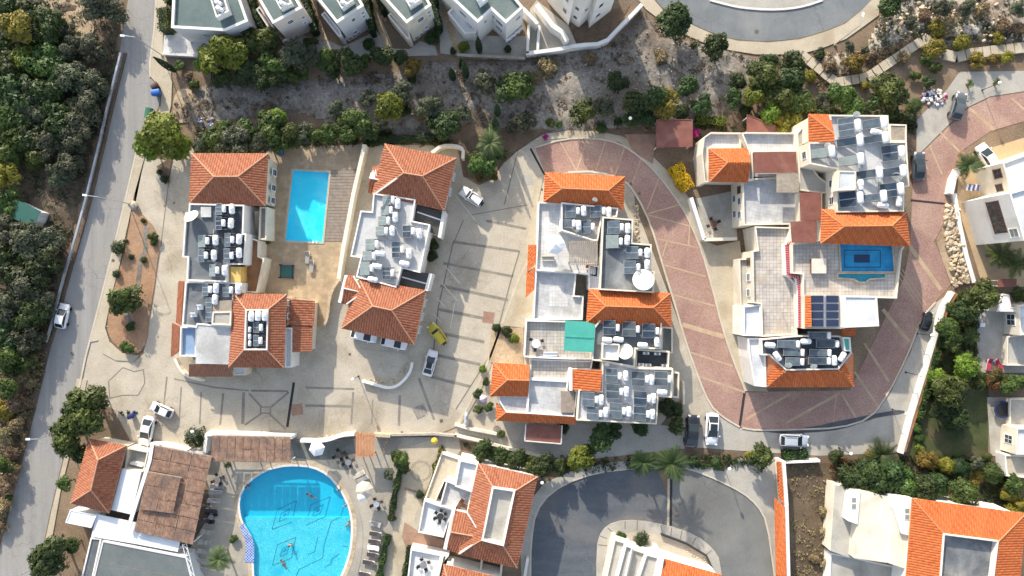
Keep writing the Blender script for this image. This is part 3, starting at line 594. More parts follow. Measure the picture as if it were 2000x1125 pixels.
# ------------------------------------------------ building kit
def bld(name, px, py, label, cat='building'):
    return root(name, W(px, py), label, cat)
def block(r, pts, z, base=0.0, par=.5, th=.2, wall_m='white', deck='roof_slate', name='wall', dname='roof_deck', hole=None, flat=False, cap=None):
    """walls down to base under a flat roof or terrace with a parapet; pts are pixels of the outer top edge"""
    p = ccw([W2(q, z) for q in pts]); b = MB()
    if par > 0:
        q = offset(p, th); n = len(p)
        b.skirt(p, base, z); b.skirt(q, z-par, z, True)
        b.add([(a[0], a[1], z) for a in p]+[(a[0], a[1], z) for a in q], [(i, (i+1) % n, n+(i+1) % n, n+i) for i in range(n)])
        wl = b.build(name, wall_m, r)
        if cap:
            po, pi = offset(p, -.05), offset(p, th+.04); ring_mesh(po, pi, z-.02, z+.05).build('coping', cap, wl)
        d = offset(p, th*.5); zd = z-par
    else:
        b.skirt(p, base, z); wl = b.build(name, wall_m, r); d = offset(p, .002); zd = z-.002
    b = MB(); b.poly(d, zd, [hole] if hole else []); b.build(dname, deck, wl if False else r)
    return wl
def tile_slope(poly, V, F, var, w_=.36, h=.075, row=.42):
    P = [Vector(p) for p in poly]; u = (P[1]-P[0]).normalized()
    n = Vector((0,0,0))
    for i in range(len(P)): n += (P[i]-P[0]).cross(P[(i+1) % len(P)]-P[0])
    n.normalize()
    if n.z < 0: n = -n
    v = n.cross(u)
    cen = sum(P, Vector())/len(P)
    if v.dot(cen-P[0]) < 0: v = -v
    q = [((p-P[0]).dot(u), (p-P[0]).dot(v)) for p in P]
    u0, u1 = min(a for a, _ in q), max(a for a, _ in q); k = max(1, round((u1-u0)/w_)); wd = (u1-u0)/k
    ph = [0, .2, .5, .8]; hh = [0, .8, 1, .8]
    cols = [(u0+(i+ph[j])*wd, hh[j]*h, i) for i in range(k) for j in range(4)]+[(u1, 0, k-1)]
    rngs = []
    for (uu, _, _) in cols:
        uc = min(max(uu, u0+1e-4), u1-1e-4); vs_ = []
        for i in range(len(q)):
            a, c = q[i], q[(i+1) % len(q)]
            if (a[0] <= uc) != (c[0] <= uc): vs_.append(a[1]+(c[1]-a[1])*(uc-a[0])/(c[0]-a[0]))
        rngs.append((min(vs_), max(vs_)) if len(vs_) >= 2 else (0, 0))
    vmax = max(b_ for _, b_ in rngs); rows = max(1, int(math.ceil(vmax/row)))
    for rI in range(rows):
        lo, hi = rI*row, (rI+1)*row
        for ci in range(len(cols)-1):
            (ua, ha, ti), (ub, hb, _) = cols[ci], cols[ci+1]
            al, ah = max(lo, rngs[ci][0]), min(hi, rngs[ci][1]); bl, bh = max(lo, rngs[ci+1][0]), min(hi, rngs[ci+1][1])
            if ah-al < .01 and bh-bl < .01: continue
            if ah < al: al = ah = rngs[ci][1] if rngs[ci][1] < lo else al
            if bh < bl: bl = bh = rngs[ci+1][1] if rngs[ci+1][1] < lo else bl
            s = len(V)
            for (uu, vv, hz) in ((ua, al, ha), (ub, bl, hb), (ub, bh, hb), (ua, ah, ha)):
                lift = .035*(1-(vv-lo)/row) if vv >= lo else 0
                V.append(P[0]+u*uu+v*vv+n*(hz+lift+.01))
            F.append((s, s+1, s+2, s+3)); var.append(((ti*7919+rI*104729+int(P[0].x*13)) % 97)/97)
def tiled(r, polys, m='tile_old', caps=(), capm=None, th=.18, w_=.36):
    """tiled roof: each slope is a pixel polygon with heights, eave edge first"""
    V = []; F = []; var = []; sb = MB()
    for p in polys:
        q = [W(*a) for a in p]
        qa = ccw([(a[0], a[1], a[2]) for a in q])
        n = len(qa); b0 = len(sb.v)
        sb.v += [(a[0], a[1], a[2]-.02) for a in qa]+[(a[0], a[1], a[2]-th) for a in qa]
        sb.f.append(tuple(range(b0, b0+n))); sb.f.append(tuple(range(b0+2*n-1, b0+n-1, -1)))
        for i in range(n): sb.f.append((b0+i, b0+n+i, b0+n+(i+1) % n, b0+(i+1) % n))
        tile_slope(q, V, F, var, w_)
    ro = sb.build('roof', capm or ('ridge_old' if m != 'tile_new' else 'ridge_new'), r)
    me = mesh('roof_tiles', V, F, m)
    me.attributes.new('var', 'FLOAT', 'FACE').data.foreach_set('value', var)
    o = bpy.data.objects.new('roof_tiles', me); C.objects.link(o); o.parent = ro
    o['kind'] = 'stuff'
    for a, c in caps:
        A, B_ = Vector(W(*a)), Vector(W(*c)); up = Vector((0,0,.05))
        k = MB().tube([A+up, B_+up], .10, 8).build('ridge_cap', capm or ('ridge_old' if m != 'tile_new' else 'ridge_new'), None)
        k.parent = ro
    return ro
def hip(r, c, rg, ze, zr, m='tile_old', capm=None, w_=.36):
    """hip roof: corners NW NE SE SW and the two ridge ends, in pixels"""
    a = [(x, y, ze) for x, y in c]; g = [(x, y, zr) for x, y in rg]
    return tiled(r, [[a[1], a[0], g[0], g[1]], [a[2], a[1], g[1]], [a[3], a[2], g[1], g[0]], [a[0], a[3], g[0]]], m,
                 [(a[0], g[0]), (a[3], g[0]), (a[1], g[1]), (a[2], g[1]), (g[0], g[1])], capm, w_=w_)
def mansard(r, c, inn, ze, zi, m='tile_old', capm=None):
    a = [(x, y, ze) for x, y in c]; g = [(x, y, zi) for x, y in inn]
    return tiled(r, [[a[(i+1) % 4], a[i], g[i], g[(i+1) % 4]] for i in range(4)], m, [(a[i], g[i]) for i in range(4)], capm)
def walls(r, pts, z, base=0, inset=.45, m='white', name='wall'):
    p = offset(ccw([W2(q, z) for q in pts]), inset); b = MB(); b.skirt(p, base, z-.05); b.poly(p, z-.06)
    return b.build(name, m, r)
def win(r, a, c, zt, t, zc, w_=1.1, h=1.2, m='glass_dark', fm='white_metal', out=.04, name='window', div=1):
    """window on the wall below the roof edge a-c (pixels at height zt); t along it, zc its middle height"""
    A, B_ = Vector(W(a[0], a[1], zt)), Vector(W(c[0], c[1], zt)); d = (B_-A); d.z = 0; L = d.length; d.normalize()
    n = Vector((d.y, -d.x, 0)); mid = (A+B_)/2
    if n.dot(Vector((-mid.x, -mid.y, 0))) < 0: n = -n           # the visible side faces the middle of the place
    p = A+d*L*t; ang = math.atan2(d.y, d.x); ctr = Vector((p.x, p.y, zc))+n*(out-.03)
    f = MB()
    f.box(ctr+Vector((0,0,h/2)), (w_+.14, .12, .08), ang); f.box(ctr-Vector((0,0,h/2)), (w_+.2, .2, .07), ang)
    for s in (-1, 1): f.box(ctr+d*s*w_/2, (.08, .12, h), ang)
    for k in range(1, div): f.box(ctr+d*(k/div-.5)*w_, (.06, .11, h), ang)
    f.box(ctr, (w_, .10, .05), ang)
    o = f.build(name, fm, r)
    g = MB().box(ctr, (w_, .07, h), ang).build('pane', m, None); g.parent = o
    return o
def pbox(b, x0, y0, x1, y1, z0, z1):
    """axis box whose top face covers a pixel rectangle"""
    a = W(x0, y0, z1); c = W(x1, y1, z1); return b.box(((a[0]+c[0])/2, (a[1]+c[1])/2, (z0+z1)/2), (abs(c[0]-a[0]), abs(a[1]-c[1]), z1-z0))
# ---- roof equipment
HEAT = {}; TANK = {}
def heater(rk, x0, y0, x1, y1, n=2, tank=True, z=5.0, tilt=.42, big=1.0, rz=0, gm=None):
    """solar water heater: n flat collectors rising to the right and a white hot-water cylinder behind them"""
    zz = z+.45; a = W(x0, y1, zz); c = W(x1, y0, zz); wx, wy = c[0]-a[0], c[1]-a[1]; cx, cy = (a[0]+c[0])/2, (a[1]+c[1])/2
    r = root('solar_water_heater', (cx, cy, z), None, 'solar heater', 'solar water heaters on the roofs'); HEAT.setdefault(rk, []).append((y0, x0, n, tank, r))
    r.rotation_euler.z = R(rz)
    gm = gm or random.choice(['collector', 'collector', 'collector_mid', 'collector_mid', 'collector_pale'])
    rise = wx*tilt; f = MB()
    for sy in (-1, 1):
        f.bar((-wx/2, sy*wy*.46, .18), (wx/2, sy*wy*.46, .18+rise), .05)
        f.bar((wx/2, sy*wy*.46, 0), (wx/2, sy*wy*.46, .2+rise), .05); f.bar((-wx/2, sy*wy*.46, 0), (-wx/2, sy*wy*.46, .2), .05)
        f.bar((-wx/2, sy*wy*.46, .03), (wx/2+.5, sy*wy*.46, .03), .05)
    f.build('frame', 'alu', r, local=True)
    ang = -math.atan(tilt); ln = math.hypot(wx, rise)
    for k in range(n):
        y = (-.5+(k+.5)/n)*wy; hy = wy/n-.03
        o = MB().box((0, y, .26+rise/2), (ln, hy, .07), 0, ang).build('collector', 'alu', r, local=True)
        g = MB().box((-.0, y, .26+rise/2+.035), (ln-.07, hy-.07, .02), 0, ang).build('glass', gm, None); g.parent = o
    if tank:
        rr = .27*big; L = 1.0*big; x = wx/2+rr+.06; zc = .35+rise*.8+.1; pts = []; rad = []
        for t_, k in ((-.5, .55), (-.46, .85), (-.38, 1), (.38, 1), (.46, .85), (.5, .55)): pts.append((x, L*t_, zc)); rad.append(rr*k)
        t_ = MB().tube(pts, rad, 12).build('hot_water_cylinder', 'white_metal', r, True, local=True)
        MB().bar((wx/2+.02, -L*.3, rise+.2), (x, -L*.3, zc-.1), .04).bar((wx/2+.02, L*.3, rise+.2), (x, L*.3, zc-.1), .04).bar((x, L*.3, 0), (x, L*.3, zc-rr*.9), .05).bar((x, -L*.3, 0), (x, -L*.3, zc-rr*.9), .05).build('cylinder_stand', 'alu', r, local=True)
    pp = MB(); x = wx/2+.3
    for k in range(2):
        y = random.uniform(-.5, .5)*wy; e = x+random.uniform(.5, 1.3); pp.tube([(x, y, .5), (x, y, .07), (e, y, .07), (e, y+random.uniform(-1.2, 1.2), .07)], .03, 6)
    pp.build('pipe', random.choice(['steel', 'woodgrey', 'white_metal', 'terracotta']), r, local=True)['kind'] = 'stuff'
    return r
_tk = {}
def tank(rk, x, y, z=5.0, rz=0, s=1.0, L=1.45, dia=.78):
    """white rounded cold-water tank lying on a low stand"""
    key = (L, dia)
    if key not in _tk:
        prof = [(-.5, .35), (-.485, .62), (-.44, .88), (-.36, .99), (-.12, 1), (-.1, 1.03), (-.06, 1.03), (-.04, 1), (.04, 1), (.06, 1.03), (.1, 1.03), (.12, 1), (.36, .99), (.44, .88), (.485, .62), (.5, .35)]
        zc = dia/2+.3
        sh = MB().tube([(0, L*t_, zc) for t_, _ in prof], [dia/2*k for _, k in prof], 14).mesh('shell', 'white_plastic', True)
        st = MB()
        for t_ in (-.3, .3): st.box((0, L*t_, .2), (dia*.9, .08, .06)).bar((-dia*.4, L*t_, 0), (-dia*.4, L*t_, .3), .05).bar((dia*.4, L*t_, 0), (dia*.4, L*t_, .3), .05)
        lid = MB().lathe([(.17,-.02),(.17,.06),(.12,.09),(0,.1)], 10, (0,0,zc+dia/2-.01))
        _tk[key] = (sh, st.mesh('stand', 'alu'), lid.mesh('lid', 'white_plastic'))
    c = W(x, y, z+.7); r = root('water_tank', (c[0], c[1], z), None, 'water tank', 'white water tanks on the roofs'); TANK.setdefault(rk, []).append((y, x, rz, r))
    r.rotation_euler.z = R(rz+random.uniform(-4, 4)); r.scale = (s, s, s)
    for nm, me in zip(('shell', 'stand', 'lid'), _tk[key]): ob(nm, me, r, True)
    return r
def dish(x, y, z, rad, label, az=200, el=40, mast=.5):
    c = W(x, y, z+mast); r = root('satellite_dish', (c[0], c[1], z), label, 'satellite dish')
    d = Vector((math.sin(R(az))*math.cos(R(el)), math.cos(R(az))*math.cos(R(el)), math.sin(R(el)))); q = d.to_track_quat('Z', 'Y').to_matrix().to_4x4()
    b = MB().lathe([(rad*k, rad*.28*k*k) for k in (0.0, .25, .5, .75, 1.0)]+[(rad*1.01, rad*.27), (rad*.75, rad*.13), (.05, -.03)], 22)
    m = Matrix.Translation((0, 0, mast+rad*.35)) @ q
    b.v = [tuple(m @ Vector(p)) for p in b.v]; b.build('reflector', 'dish', r, True, local=True)
    tip = m @ Vector((0, 0, rad*.75)); e = m @ Vector((0, -rad, rad*.28)); MB().bar(e, tip, .035).box(tip, (.1,.1,.12)).build('feed_arm', 'steel', r, local=True)
    MB().tube([(0,0,0), (0,0,mast+rad*.3)], .05, 8).build('mast', 'steel', r, local=True)
    return r
# ------------------------------------------------ block A (left, next to the courtyard pool)
A = bld('apartment_block', 440, 520, 'left apartment block with terracotta hip roofs, solar roof and east stairs by the courtyard pool')
hip(A, [(375,300),(524,300),(518,402),(370,397)], [(418,345),(465,345)], 5.0, 6.9); walls(A, [(375,300),(524,300),(518,402),(370,397)], 5.0, m='cream')
block(A, [(369,397),(477,400),(475,456),(481,456),(477,517),(445,517),(444,551),(364,548),(366,503),(356,502),(362,415),(368,415)], 5.4, par=.35, deck='roof_slate')
b = MB(); z = 5.07
for q in ([(428,402),(474,402),(472,455),(479,458),(475,515),(434,514),(400,505),(398,460),(420,455)],): b.poly(ccw([W2(p, z) for p in q]), z)
b.build('roof_membrane', 'roof_dark', A)
block(A, [(362,550),(472,552),(471,572),(456,575),(452,640),(386,634),(384,640),(355,636)], 5.0, par=.3, deck='roof_slate')
block(A, [(352,638),(384,638),(383,697),(350,696)], 3.6, par=.5, deck='bluefloor', name='terrace_wall', dname='terrace_floor')
block(A, [(384,632),(452,634),(450,712),(382,710)], 4.9, par=0, deck='roof_pale')
block(A, [(415,609),(452,608),(451,636),(413,634)], 5.6, base=4.6, par=.15, deck='roof_conc', wall_m='cream', name='stair_hut')
block(A, [(416,588),(453,586),(452,608),(415,609)], 5.3, base=4.5, par=0, deck='woodgrey', wall_m='cream', name='pump_hut')
mansard(A, [(457,573),(560,575),(554,718),(447,717)], [(481,606),(522,606),(520,682),(478,682)], 5.0, 6.3)
walls(A, [(457,573),(560,575),(554,718),(447,717)], 5.0, m='cream')
block(A, [(479,604),(524,604),(522,684),(476,684)], 6.45, base=5.2, par=.7, deck='roof_dark', wall_m='mortar', name='roof_well')
tiled(A, [[(564,583,3.6),(562,635,3.6),(613,637,2.9),(615,588,2.9)][::-1], [(570,637,3.5),(570,688,3.5),(609,686,2.8),(610,637,2.8)][::-1]], 'tile_old', [((563,583,3.65),(562,635,3.65))])
walls(A, [(562,583),(614,588),(609,688),(568,690)], 2.9, inset=.3, m='cream', name='porch_wall')
block(A, [(556,640),(571,640),(570,718),(556,718)], 3.6, par=.3, deck='roof_white', name='side_wall')
tiled(A, [[(337,630,2.6),(352,637,3.6),(350,686,3.6),(334,698,2.6)], [(349,549,2.9),(360,549,3.6),(355,636,3.6),(344,630,2.9)]], 'tile_old')
tiled(A, [[(454,735,2.6),(369,735,2.6),(369,711,3.6),(448,711,3.6)]], 'tile_brown'); walls(A, [(369,700),(452,700),(452,733),(371,733)], 2.7, m='cream', inset=.25)
block(A, [(456,717),(479,717),(479,733),(456,733)], 2.6, par=.2, deck='roof_white', wall_m='cream', name='porch_wall')
# east side: stairs, ochre light court
block(A, [(477,401),(488,401),(486,470),(480,470)], 3.0, par=.3, deck='terracotta', wall_m='cream', name='landing_wall', dname='landing')
block(A, [(507,404),(521,404),(520,468),(505,468)], 3.4, par=.4, deck='woodgrey', wall_m='cream', name='stair_wall', dname='stair_landing')
for i in range(9):
    b = MB(); pbox(b, 497, 412+i*6.2, 506, 418+i*6.2, 0, 2.9-i*.3); b.build('stair_step', 'walk', A)
block(A, [(484,462),(506,470),(505,500),(516,505),(502,572),(472,571),(477,520),(482,517)], 3.2, par=.5, deck='terracotta', wall_m='cream', name='court_wall', dname='court_floor')
b = MB(); pbox(b, 450, 521, 470, 551, 0, 5.0); b.build('ochre_wall', 'ochre', A)
b = MB(); pbox(b, 440, 516, 446, 552, 0, 5.3); b.build('light_well_wall', 'cream', A)
for t_ in (.3, .6, .85): win(A, (524,300), (518,402), 5.0, t_, 2.2, .9, 1.5)
for t_ in (.12, .3): win(A, (560,575), (554,718), 5.0, t_, 3.9, .8, .9)
for t_ in (.25, .5): win(A, (447,717), (554,718), 5.0, t_, 2.4, 1.2, 1.3)
HA = [(420,397,435,420,3),(420,423,434,449,3),(386,459,403,483,2),(438,455,451,482,3),(386,486,400,512,2),(436,485,450,514,3),(408,516,422,540,3)]
for h in HA: heater('A', *h, z=5.05)
for x, y in ((453,408),(451,436),(421,469),(467,467),(418,498),(467,494),(439,528)): tank('A', x, y, 5.05)
for h in ((394,553,408,578,3),(434,553,449,580,3)): heater('A2', *h, z=4.7)
heater('A2', 401,581,415,629,5,False,4.7)
for x, y in ((422,563),(465,565),(420,585)): tank('A2', x, y, 4.7)
for h in ((494,629,507,650,2),(494,654,506,676,2)): heater('A3', *h, z=5.75)
for x, y in ((491,618),(504,617),(517,617)): tank('A3', x, y, 5.75)
for y in (644,658,671): tank('A3', 486, y, 5.75, s=.55)
dish(378, 425, 5.05, 1.05, 'large cream satellite dish on the left block roof near its hip roof', 340, 50)
b = MB(); pbox(b, 392, 404, 412, 424, 5.05, 5.35); r = b.build('roof_pad', 'roof_pale', A)

# ------------------------------------------------ block B (between courtyard and car park)
B = bld('apartment_block', 770, 480, 'angled apartment block with two terracotta hip roofs and pale solar roof beside the car park')
c1 = [(752,281),(891,309),(867,411),(727,379)]
hip(B, c1, [(789,338),(825,344)], 5.0, 6.9); walls(B, c1, 5.0, m='cream')
tiled(B, [[(744,322,4.3),(728,326,4.3),(721,348,5.2),(762,355,5.2)], [(718,376,4.3),(735,381,4.3),(762,355,5.2),(721,348,5.2)]], 'tile_old', [((721,348,5.2),(762,355,5.2))], 'mortar')
walls(B, [(727,328),(760,330),(750,380),(719,375)], 4.3, m='cream', inset=.2)
P2 = [(729,377),(812,389),(805,431),(840,438),(820,533),(784,524),(774,562),(695,541),(704,503),(684,501),(704,411),(726,413)]
block(B, P2, 5.4, par=.35, deck='roof_pale')
for q in ([(814,398),(866,416),(858,462),(840,454),(842,436),(806,428)], [(786,528),(840,534),(832,566),(781,556)]):
    block(B, q, 3.9, par=0, deck='slate_sheet', wall_m='cream', name='porch_wall', dname='canopy_sheet')
for ln in ([(815,414),(862,430)], [(785,541),(836,555)]): wall('canopy_rail', ln, 1.5, 4.0, 'white_metal', None, parent=B, base=3.88)
for ln in ([(867,412),(858,464)], [(841,534),(832,568)]): wall('porch_parapet', ln, 5, 4.3, 'white', None, parent=B, base=0)
c3 = [(702,545),(832,567),(809,673),(667,641)]
hip(B, c3, [(728,598),(765,606)], 5.0, 6.9); walls(B, c3, 5.0, m='cream')
tiled(B, [[(692,538,4.4),(678,537,4.4),(671,563,5.3),(707,571,5.3)], [(667,592,4.4),(678,595,4.4),(707,571,5.3),(671,563,5.3)]], 'tile_old', [((671,563,5.3),(707,571,5.3))], 'mortar')
walls(B, [(677,540),(706,545),(700,592),(668,590)], 4.4, m='cream', inset=.2)
for ln in ([(676,538),(663,591)],): wall('gable_parapet', ln, 5, 4.7, 'white', None, parent=B, base=0)
for ln, zt in (([(690,539),(708,570)], 5.4), ([(676,594),(708,572)], 5.4), ([(731,379),(789,338)], 6.6)):
    strip('ridge_flashing', ln, 2.6, zt, 'mortar', B, .3)
for t_ in (.25, .5, .75): win(B, c3[1], c3[2], 5.0, t_, 2.4, 1.0, 1.2)
for t_ in (.3, .6): win(B, c1[1], c1[2], 5.0, t_, 2.4, 1.0, 1.2)
for i, h in enumerate(((747,381,764,400,2),(743,402,760,420,2),(738,422,755,440,2),(733,442,751,460,2),(713,466,733,488,2),(708,490,727,509,2),(703,511,723,537,3),(786,440,803,464,2),(765,472,782,503,3),(747,521,763,546,3))): heater('B', *h, z=5.05, gm='collector_pale' if i < 7 else 'collector')
for x, y, a in ((777,398,0),(772,424,0),(766,451,0),(819,456,0),(742,495,80),(736,520,80),(728,546,80),(799,495,0),(790,515,80)): tank('B', x, y, 5.05, a)

# ------------------------------------------------ block C (middle, upper half)
Cc = bld('apartment_block', 1160, 500, 'middle apartment block with bright orange hip roofs, white parasol terrace and solar roofs')
c1 = [(1065,337),(1220,345),(1217,409),(1062,394)]
hip(Cc, c1, [(1098,368),(1188,372)], 5.2, 6.8, 'tile_new'); walls(Cc, c1, 5.2)
block(Cc, [(1051,394),(1097,396),(1095,450),(1158,470),(1168,470),(1166,540),(1126,534),(1046,528),(1048,486)], 4.6, par=.5, deck='tile_white', dname='terrace_floor')
block(Cc, [(1046,528),(1126,533),(1122,577),(1140,578),(1138,625),(1041,625)], 4.2, par=.5, deck='tile_cool', dname='terrace_floor')
b = MB(); b.poly(ccw([W2(p, 3.72) for p in ((1073,560),(1098,558),(1110,590),(1108,600),(1072,598))]), 3.72); b.build('pale_tile_patch', 'tile_white', Cc)  # flat patch of paler tile colour on the terrace floor
block(Cc, [(1096,395),(1208,406),(1205,424),(1176,424),(1168,470),(1158,470),(1096,450)], 5.6, base=0, par=.6, deck='roof_conc', name='solar_pit_wall')
block(Cc, [(1177,423),(1237,428),(1235,474),(1273,477),(1271,528),(1279,530),(1277,572),(1171,566)], 6.4, par=.6, wall_m='cream', deck='roof_slate')
block(Cc, [(1150,516),(1172,520),(1171,566),(1150,566)], 4.8, par=.2, deck='roof_white', name='stair_roof_wall')
c5 = [(1150,565),(1309,573),(1311,638),(1145,631)]
hip(Cc, c5, [(1183,598),(1276,601)], 5.2, 6.8, 'tile_new'); walls(Cc, c5, 5.2)
tiled(Cc, [[(1032,478,3.2),(1048,478,4.0),(1046,516,4.0),(1030,530,3.2)][::-1], [(1029,531,3.0),(1045,522,3.8),(1043,566,3.8),(1027,581,3.0)][::-1]], 'tile_new')
tiled(Cc, [[(1164,523,4.4),(1144,523,4.4),(1144,516,4.8),(1164,516,4.8)]], 'tile_new')
per = root('pergola', W(1138, 493, 4.1), 'weathered grey wooden pergola on the middle block terrace beside the white parasol', 'pergola')
for i in range(14):
    x = 1112+i*4; b = MB(); pbox(b, x, 470, x+2.6, 518, 6.2, 6.28); b.build('slat', 'woodgrey', per)
b = MB(); pbox(b, 1110, 474, 1168, 476, 6.08, 6.19); pbox(b, 1110, 511, 1168, 513, 6.08, 6.19); b.build('beam', 'woodgrey', per)
for x, y in ((1113,475),(1165,475),(1113,512),(1165,512)): b = MB(); pbox(b, x-1, y-1, x+1, y+1, 4.1, 6.08); b.build('post', 'woodgrey', per)
for t_ in (.2, .45, .8): win(Cc, (1309,573), (1311,638), 5.2, t_, 2.4, .9, 1.2)
for h in ((1104,400,1124,425,2),(1153,401,1174,425,2),(1098,429,1116,445,1),(1136,430,1153,456,2)): heater('C', *h, z=5.05)
for x, y in ((1140,412),(1189,414),(1130,440)): tank('C', x, y, 5.05)
for h in ((1187,431,1209,457,2),(1184,459,1207,485,2),(1223,481,1245,506,2),(1219,509,1241,535,2)): heater('C2', *h, z=5.85)
for x, y in ((1226,446),(1225,469),(1264,494),(1264,517)): tank('C2', x, y, 5.85)
dish(1255, 548, 5.8, 1.5, 'very large pale satellite dish on the middle block roof beside its lower hip roof', 330, 74)
dish(1162, 389, 5.7, .4, 'small white satellite dish on the orange slope of the upper hip roof', 200, 35)

# ------------------------------------------------ block D (middle, lower half)
D = bld('apartment_block', 1150, 740, 'middle lower apartment block with teal awning, orange roofs and crowded solar roof')
block(D, [(1027,625),(1104,627),(1163,632),(1158,704),(1036,699),(1023,697)], 4.4, par=.6, deck='tile_beige', dname='terrace_floor')
block(D, [(1174,621),(1293,627),(1291,682),(1242,682),(1240,718),(1176,706),(1156,704),(1160,640)], 5.6, par=.45, wall_m='cream', deck='roof_slate')
block(D, [(1176,670),(1211,672),(1208,704),(1175,702)], 6.0, base=5, par=.5, deck='roof_white', wall_m='cream', name='water_room_wall')
block(D, [(1293,638),(1314,640),(1314,690),(1291,690)], 3.4, par=.3, deck='deck_dark', wall_m='cream', name='terrace_wall', dname='terrace_floor')
block(D, [(1242,682),(1308,686),(1306,720),(1241,718)], 4.6, par=.8, deck='roof_dark', wall_m='cream', name='service_court_wall')
block(D, [(1176,704),(1240,718),(1315,720),(1312,777),(1286,775),(1283,829),(1126,821),(1130,760),(1175,764)], 5.4, par=.4, wall_m='cream', deck='roof_pale')
block(D, [(1314,726),(1327,728),(1326,778),(1312,776)], 3.2, par=.4, wall_m='cream', deck='wooddeck', name='balcony_wall', dname='balcony_floor')
block(D, [(1036,701),(1158,705),(1155,722),(1112,722),(1110,742),(1034,740)], 3.9, par=.4, deck='tile_beige', dname='terrace_floor')
block(D, [(1033,740),(1110,744),(1108,764),(1128,762),(1122,814),(1029,808)], 4.3, par=.4, deck='tile_cool', dname='terrace_floor')
b = MB(); pbox(b, 1096, 764, 1122, 806, 3.9, 4.5); b.build('terrace_deck', 'wooddeck', D)
tiled(D, [[(1034,713,4.0),(964,709,4.0),(991,742,5.4),(1034,743,5.4)], [(957,773,4.0),(1031,774,4.0),(1034,743,5.4),(991,742,5.4)], [(964,709,4.0),(957,773,4.0),(991,742,5.4)]], 'tile_new', [((964,709,4.0),(991,742,5.4)),((957,773,4.0),(991,742,5.4)),((991,742,5.4),(1034,743,5.4))])
walls(D, [(964,709),(1034,713),(1031,774),(957,773)], 4.0)
tiled(D, [[(1119,721,5.0),(1116,762,5.0),(1173,764,5.9),(1176,723,5.9)]], 'tile_new'); b = MB(); pbox(b, 1112, 720, 1118, 763, 3.5, 5.2); b.build('gable_wall', 'white', D)
walls(D, [(1119,721),(1176,723),(1173,764),(1116,762)], 5.0, inset=.1)
tiled(D, [[(970,786,3.4),(969,821,3.4),(987,806,4.3)], [(969,821,3.4),(1126,828,3.4),(1122,814,4.3),(987,806,4.3)]], 'tile_new', [((969,821,3.4),(987,806,4.3))])
block(D, [(972,772),(1031,774),(1030,808),(988,806),(976,786)], 3.9, par=.3, deck='tile_cool', dname='terrace_floor')
walls(D, [(972,786),(1030,800),(1122,812),(1122,824),(972,819)], 3.4, inset=.2)
aw = root('awning', W(1132, 655, 4), 'teal fabric awning over the terrace of the middle lower block', 'awning')
q = [W(1104,626,6.6), W(1145,628,6.6), W(1163,634,6.6), W(1159,688,5.9), W(1101,685,5.9)]
b = MB(); b.add([(x,y,zz) for x,y,zz in q]+[(x,y,zz-.05) for x,y,zz in q], [(4,3,2,1,0),(5,6,7,8,9)]+[(i,(i+1)%5,5+(i+1)%5,5+i) for i in range(5)]); b.build('fabric', 'teal', aw)
for x, y in ((1104,628),(1160,636),(1157,686),(1103,684)): c = W(x, y, 5.9); MB().tube([(c[0],c[1],3.8),(c[0],c[1],5.9)], .04, 6).build('post', 'white_metal', aw)
c = [W(1103,656,6.32), W(1160,659,6.32)]; MB().bar(c[0], c[1], .05).build('seam_bar', 'teal', aw)
sh = root('shade_roof', W(1061, 845), 'dark maroon flat shade roof below the middle lower block', 'canopy')
b = MB(); pp = ccw([W2(p, 2.6) for p in ((1028,829),(1097,831),(1095,866),(1026,860))]); b.poly(pp, 2.6); b.skirt(pp, 2.5, 2.6); b.build('shade_sheet', 'maroon', sh)
for k, ln in enumerate(([(1027,829),(1025,861)],[(1025,861),(1096,867)],[(1096,867),(1098,831)])): strip('edge_beam', ln, 2, 2.66, 'white', sh, .2)
for x, y in ((1030,858),(1092,862),(1030,832),(1094,834)): cc = W(x, y, 2.5); MB().box((cc[0],cc[1],1.25), (.12,.12,2.5)).build('post', 'white', sh)
for h in ((1178,625,1201,654,2),(1216,628,1240,657,2),(1255,632,1278,660,2)): heater('D', *h, z=5.15)
for x, y, a in ((1186,664,85),(1208,663,85),(1255,674,85),(1283,668,0)): tank('D', x, y, 5.15, a)
dish(1222, 687, 5.15, 1.1, 'big tilted grey satellite dish on the middle lower block beside a water room', 300, 55)
for h in ((1183,719,1205,747,2),(1184,749,1208,778,2),(1234,725,1258,754,2),(1279,725,1302,753,2),(1238,763,1262,791,2),(1238,793,1260,822,2),(1137,765,1160,793,2),(1146,794,1168,819,2),(1191,786,1213,817,2)): heater('D2', *h, z=5.0)
for x, y, a in ((1222,734,0),(1223,765,0),(1272,742,0),(1293,766,85),(1276,778,0),(1274,809,0),(1174,781,0),(1183,805,0),(1228,804,0)): tank('D2', x, y, 5.0, a)
dish(1185, 711, 5.2, .38, 'small satellite dish at the top corner of the lower solar roof', 190, 40)
for x, y in ((1262,690),(1284,691),(1252,712),(1266,713),(1298,714)):
    c = W(x, y, 4.3); r = root('air_conditioner', (c[0], c[1], 3.8), None, 'air conditioner', 'air conditioners in the roof service court'); r['label'] = 'white air conditioner in the dark roof service court, ' + {(1262,690):'upper left',(1284,691):'upper right',(1252,712):'lower left',(1266,713):'lower middle',(1298,714):'lower right'}[(x,y)]
    MB().box((0,0,.35), (.85,.35,.6)).build('case', 'white_metal', r, local=True); MB().lathe([(.22,0),(.22,.02),(0,.02)], 12, (0,0,.655)).build('fan_grille', 'steel', r, local=True)

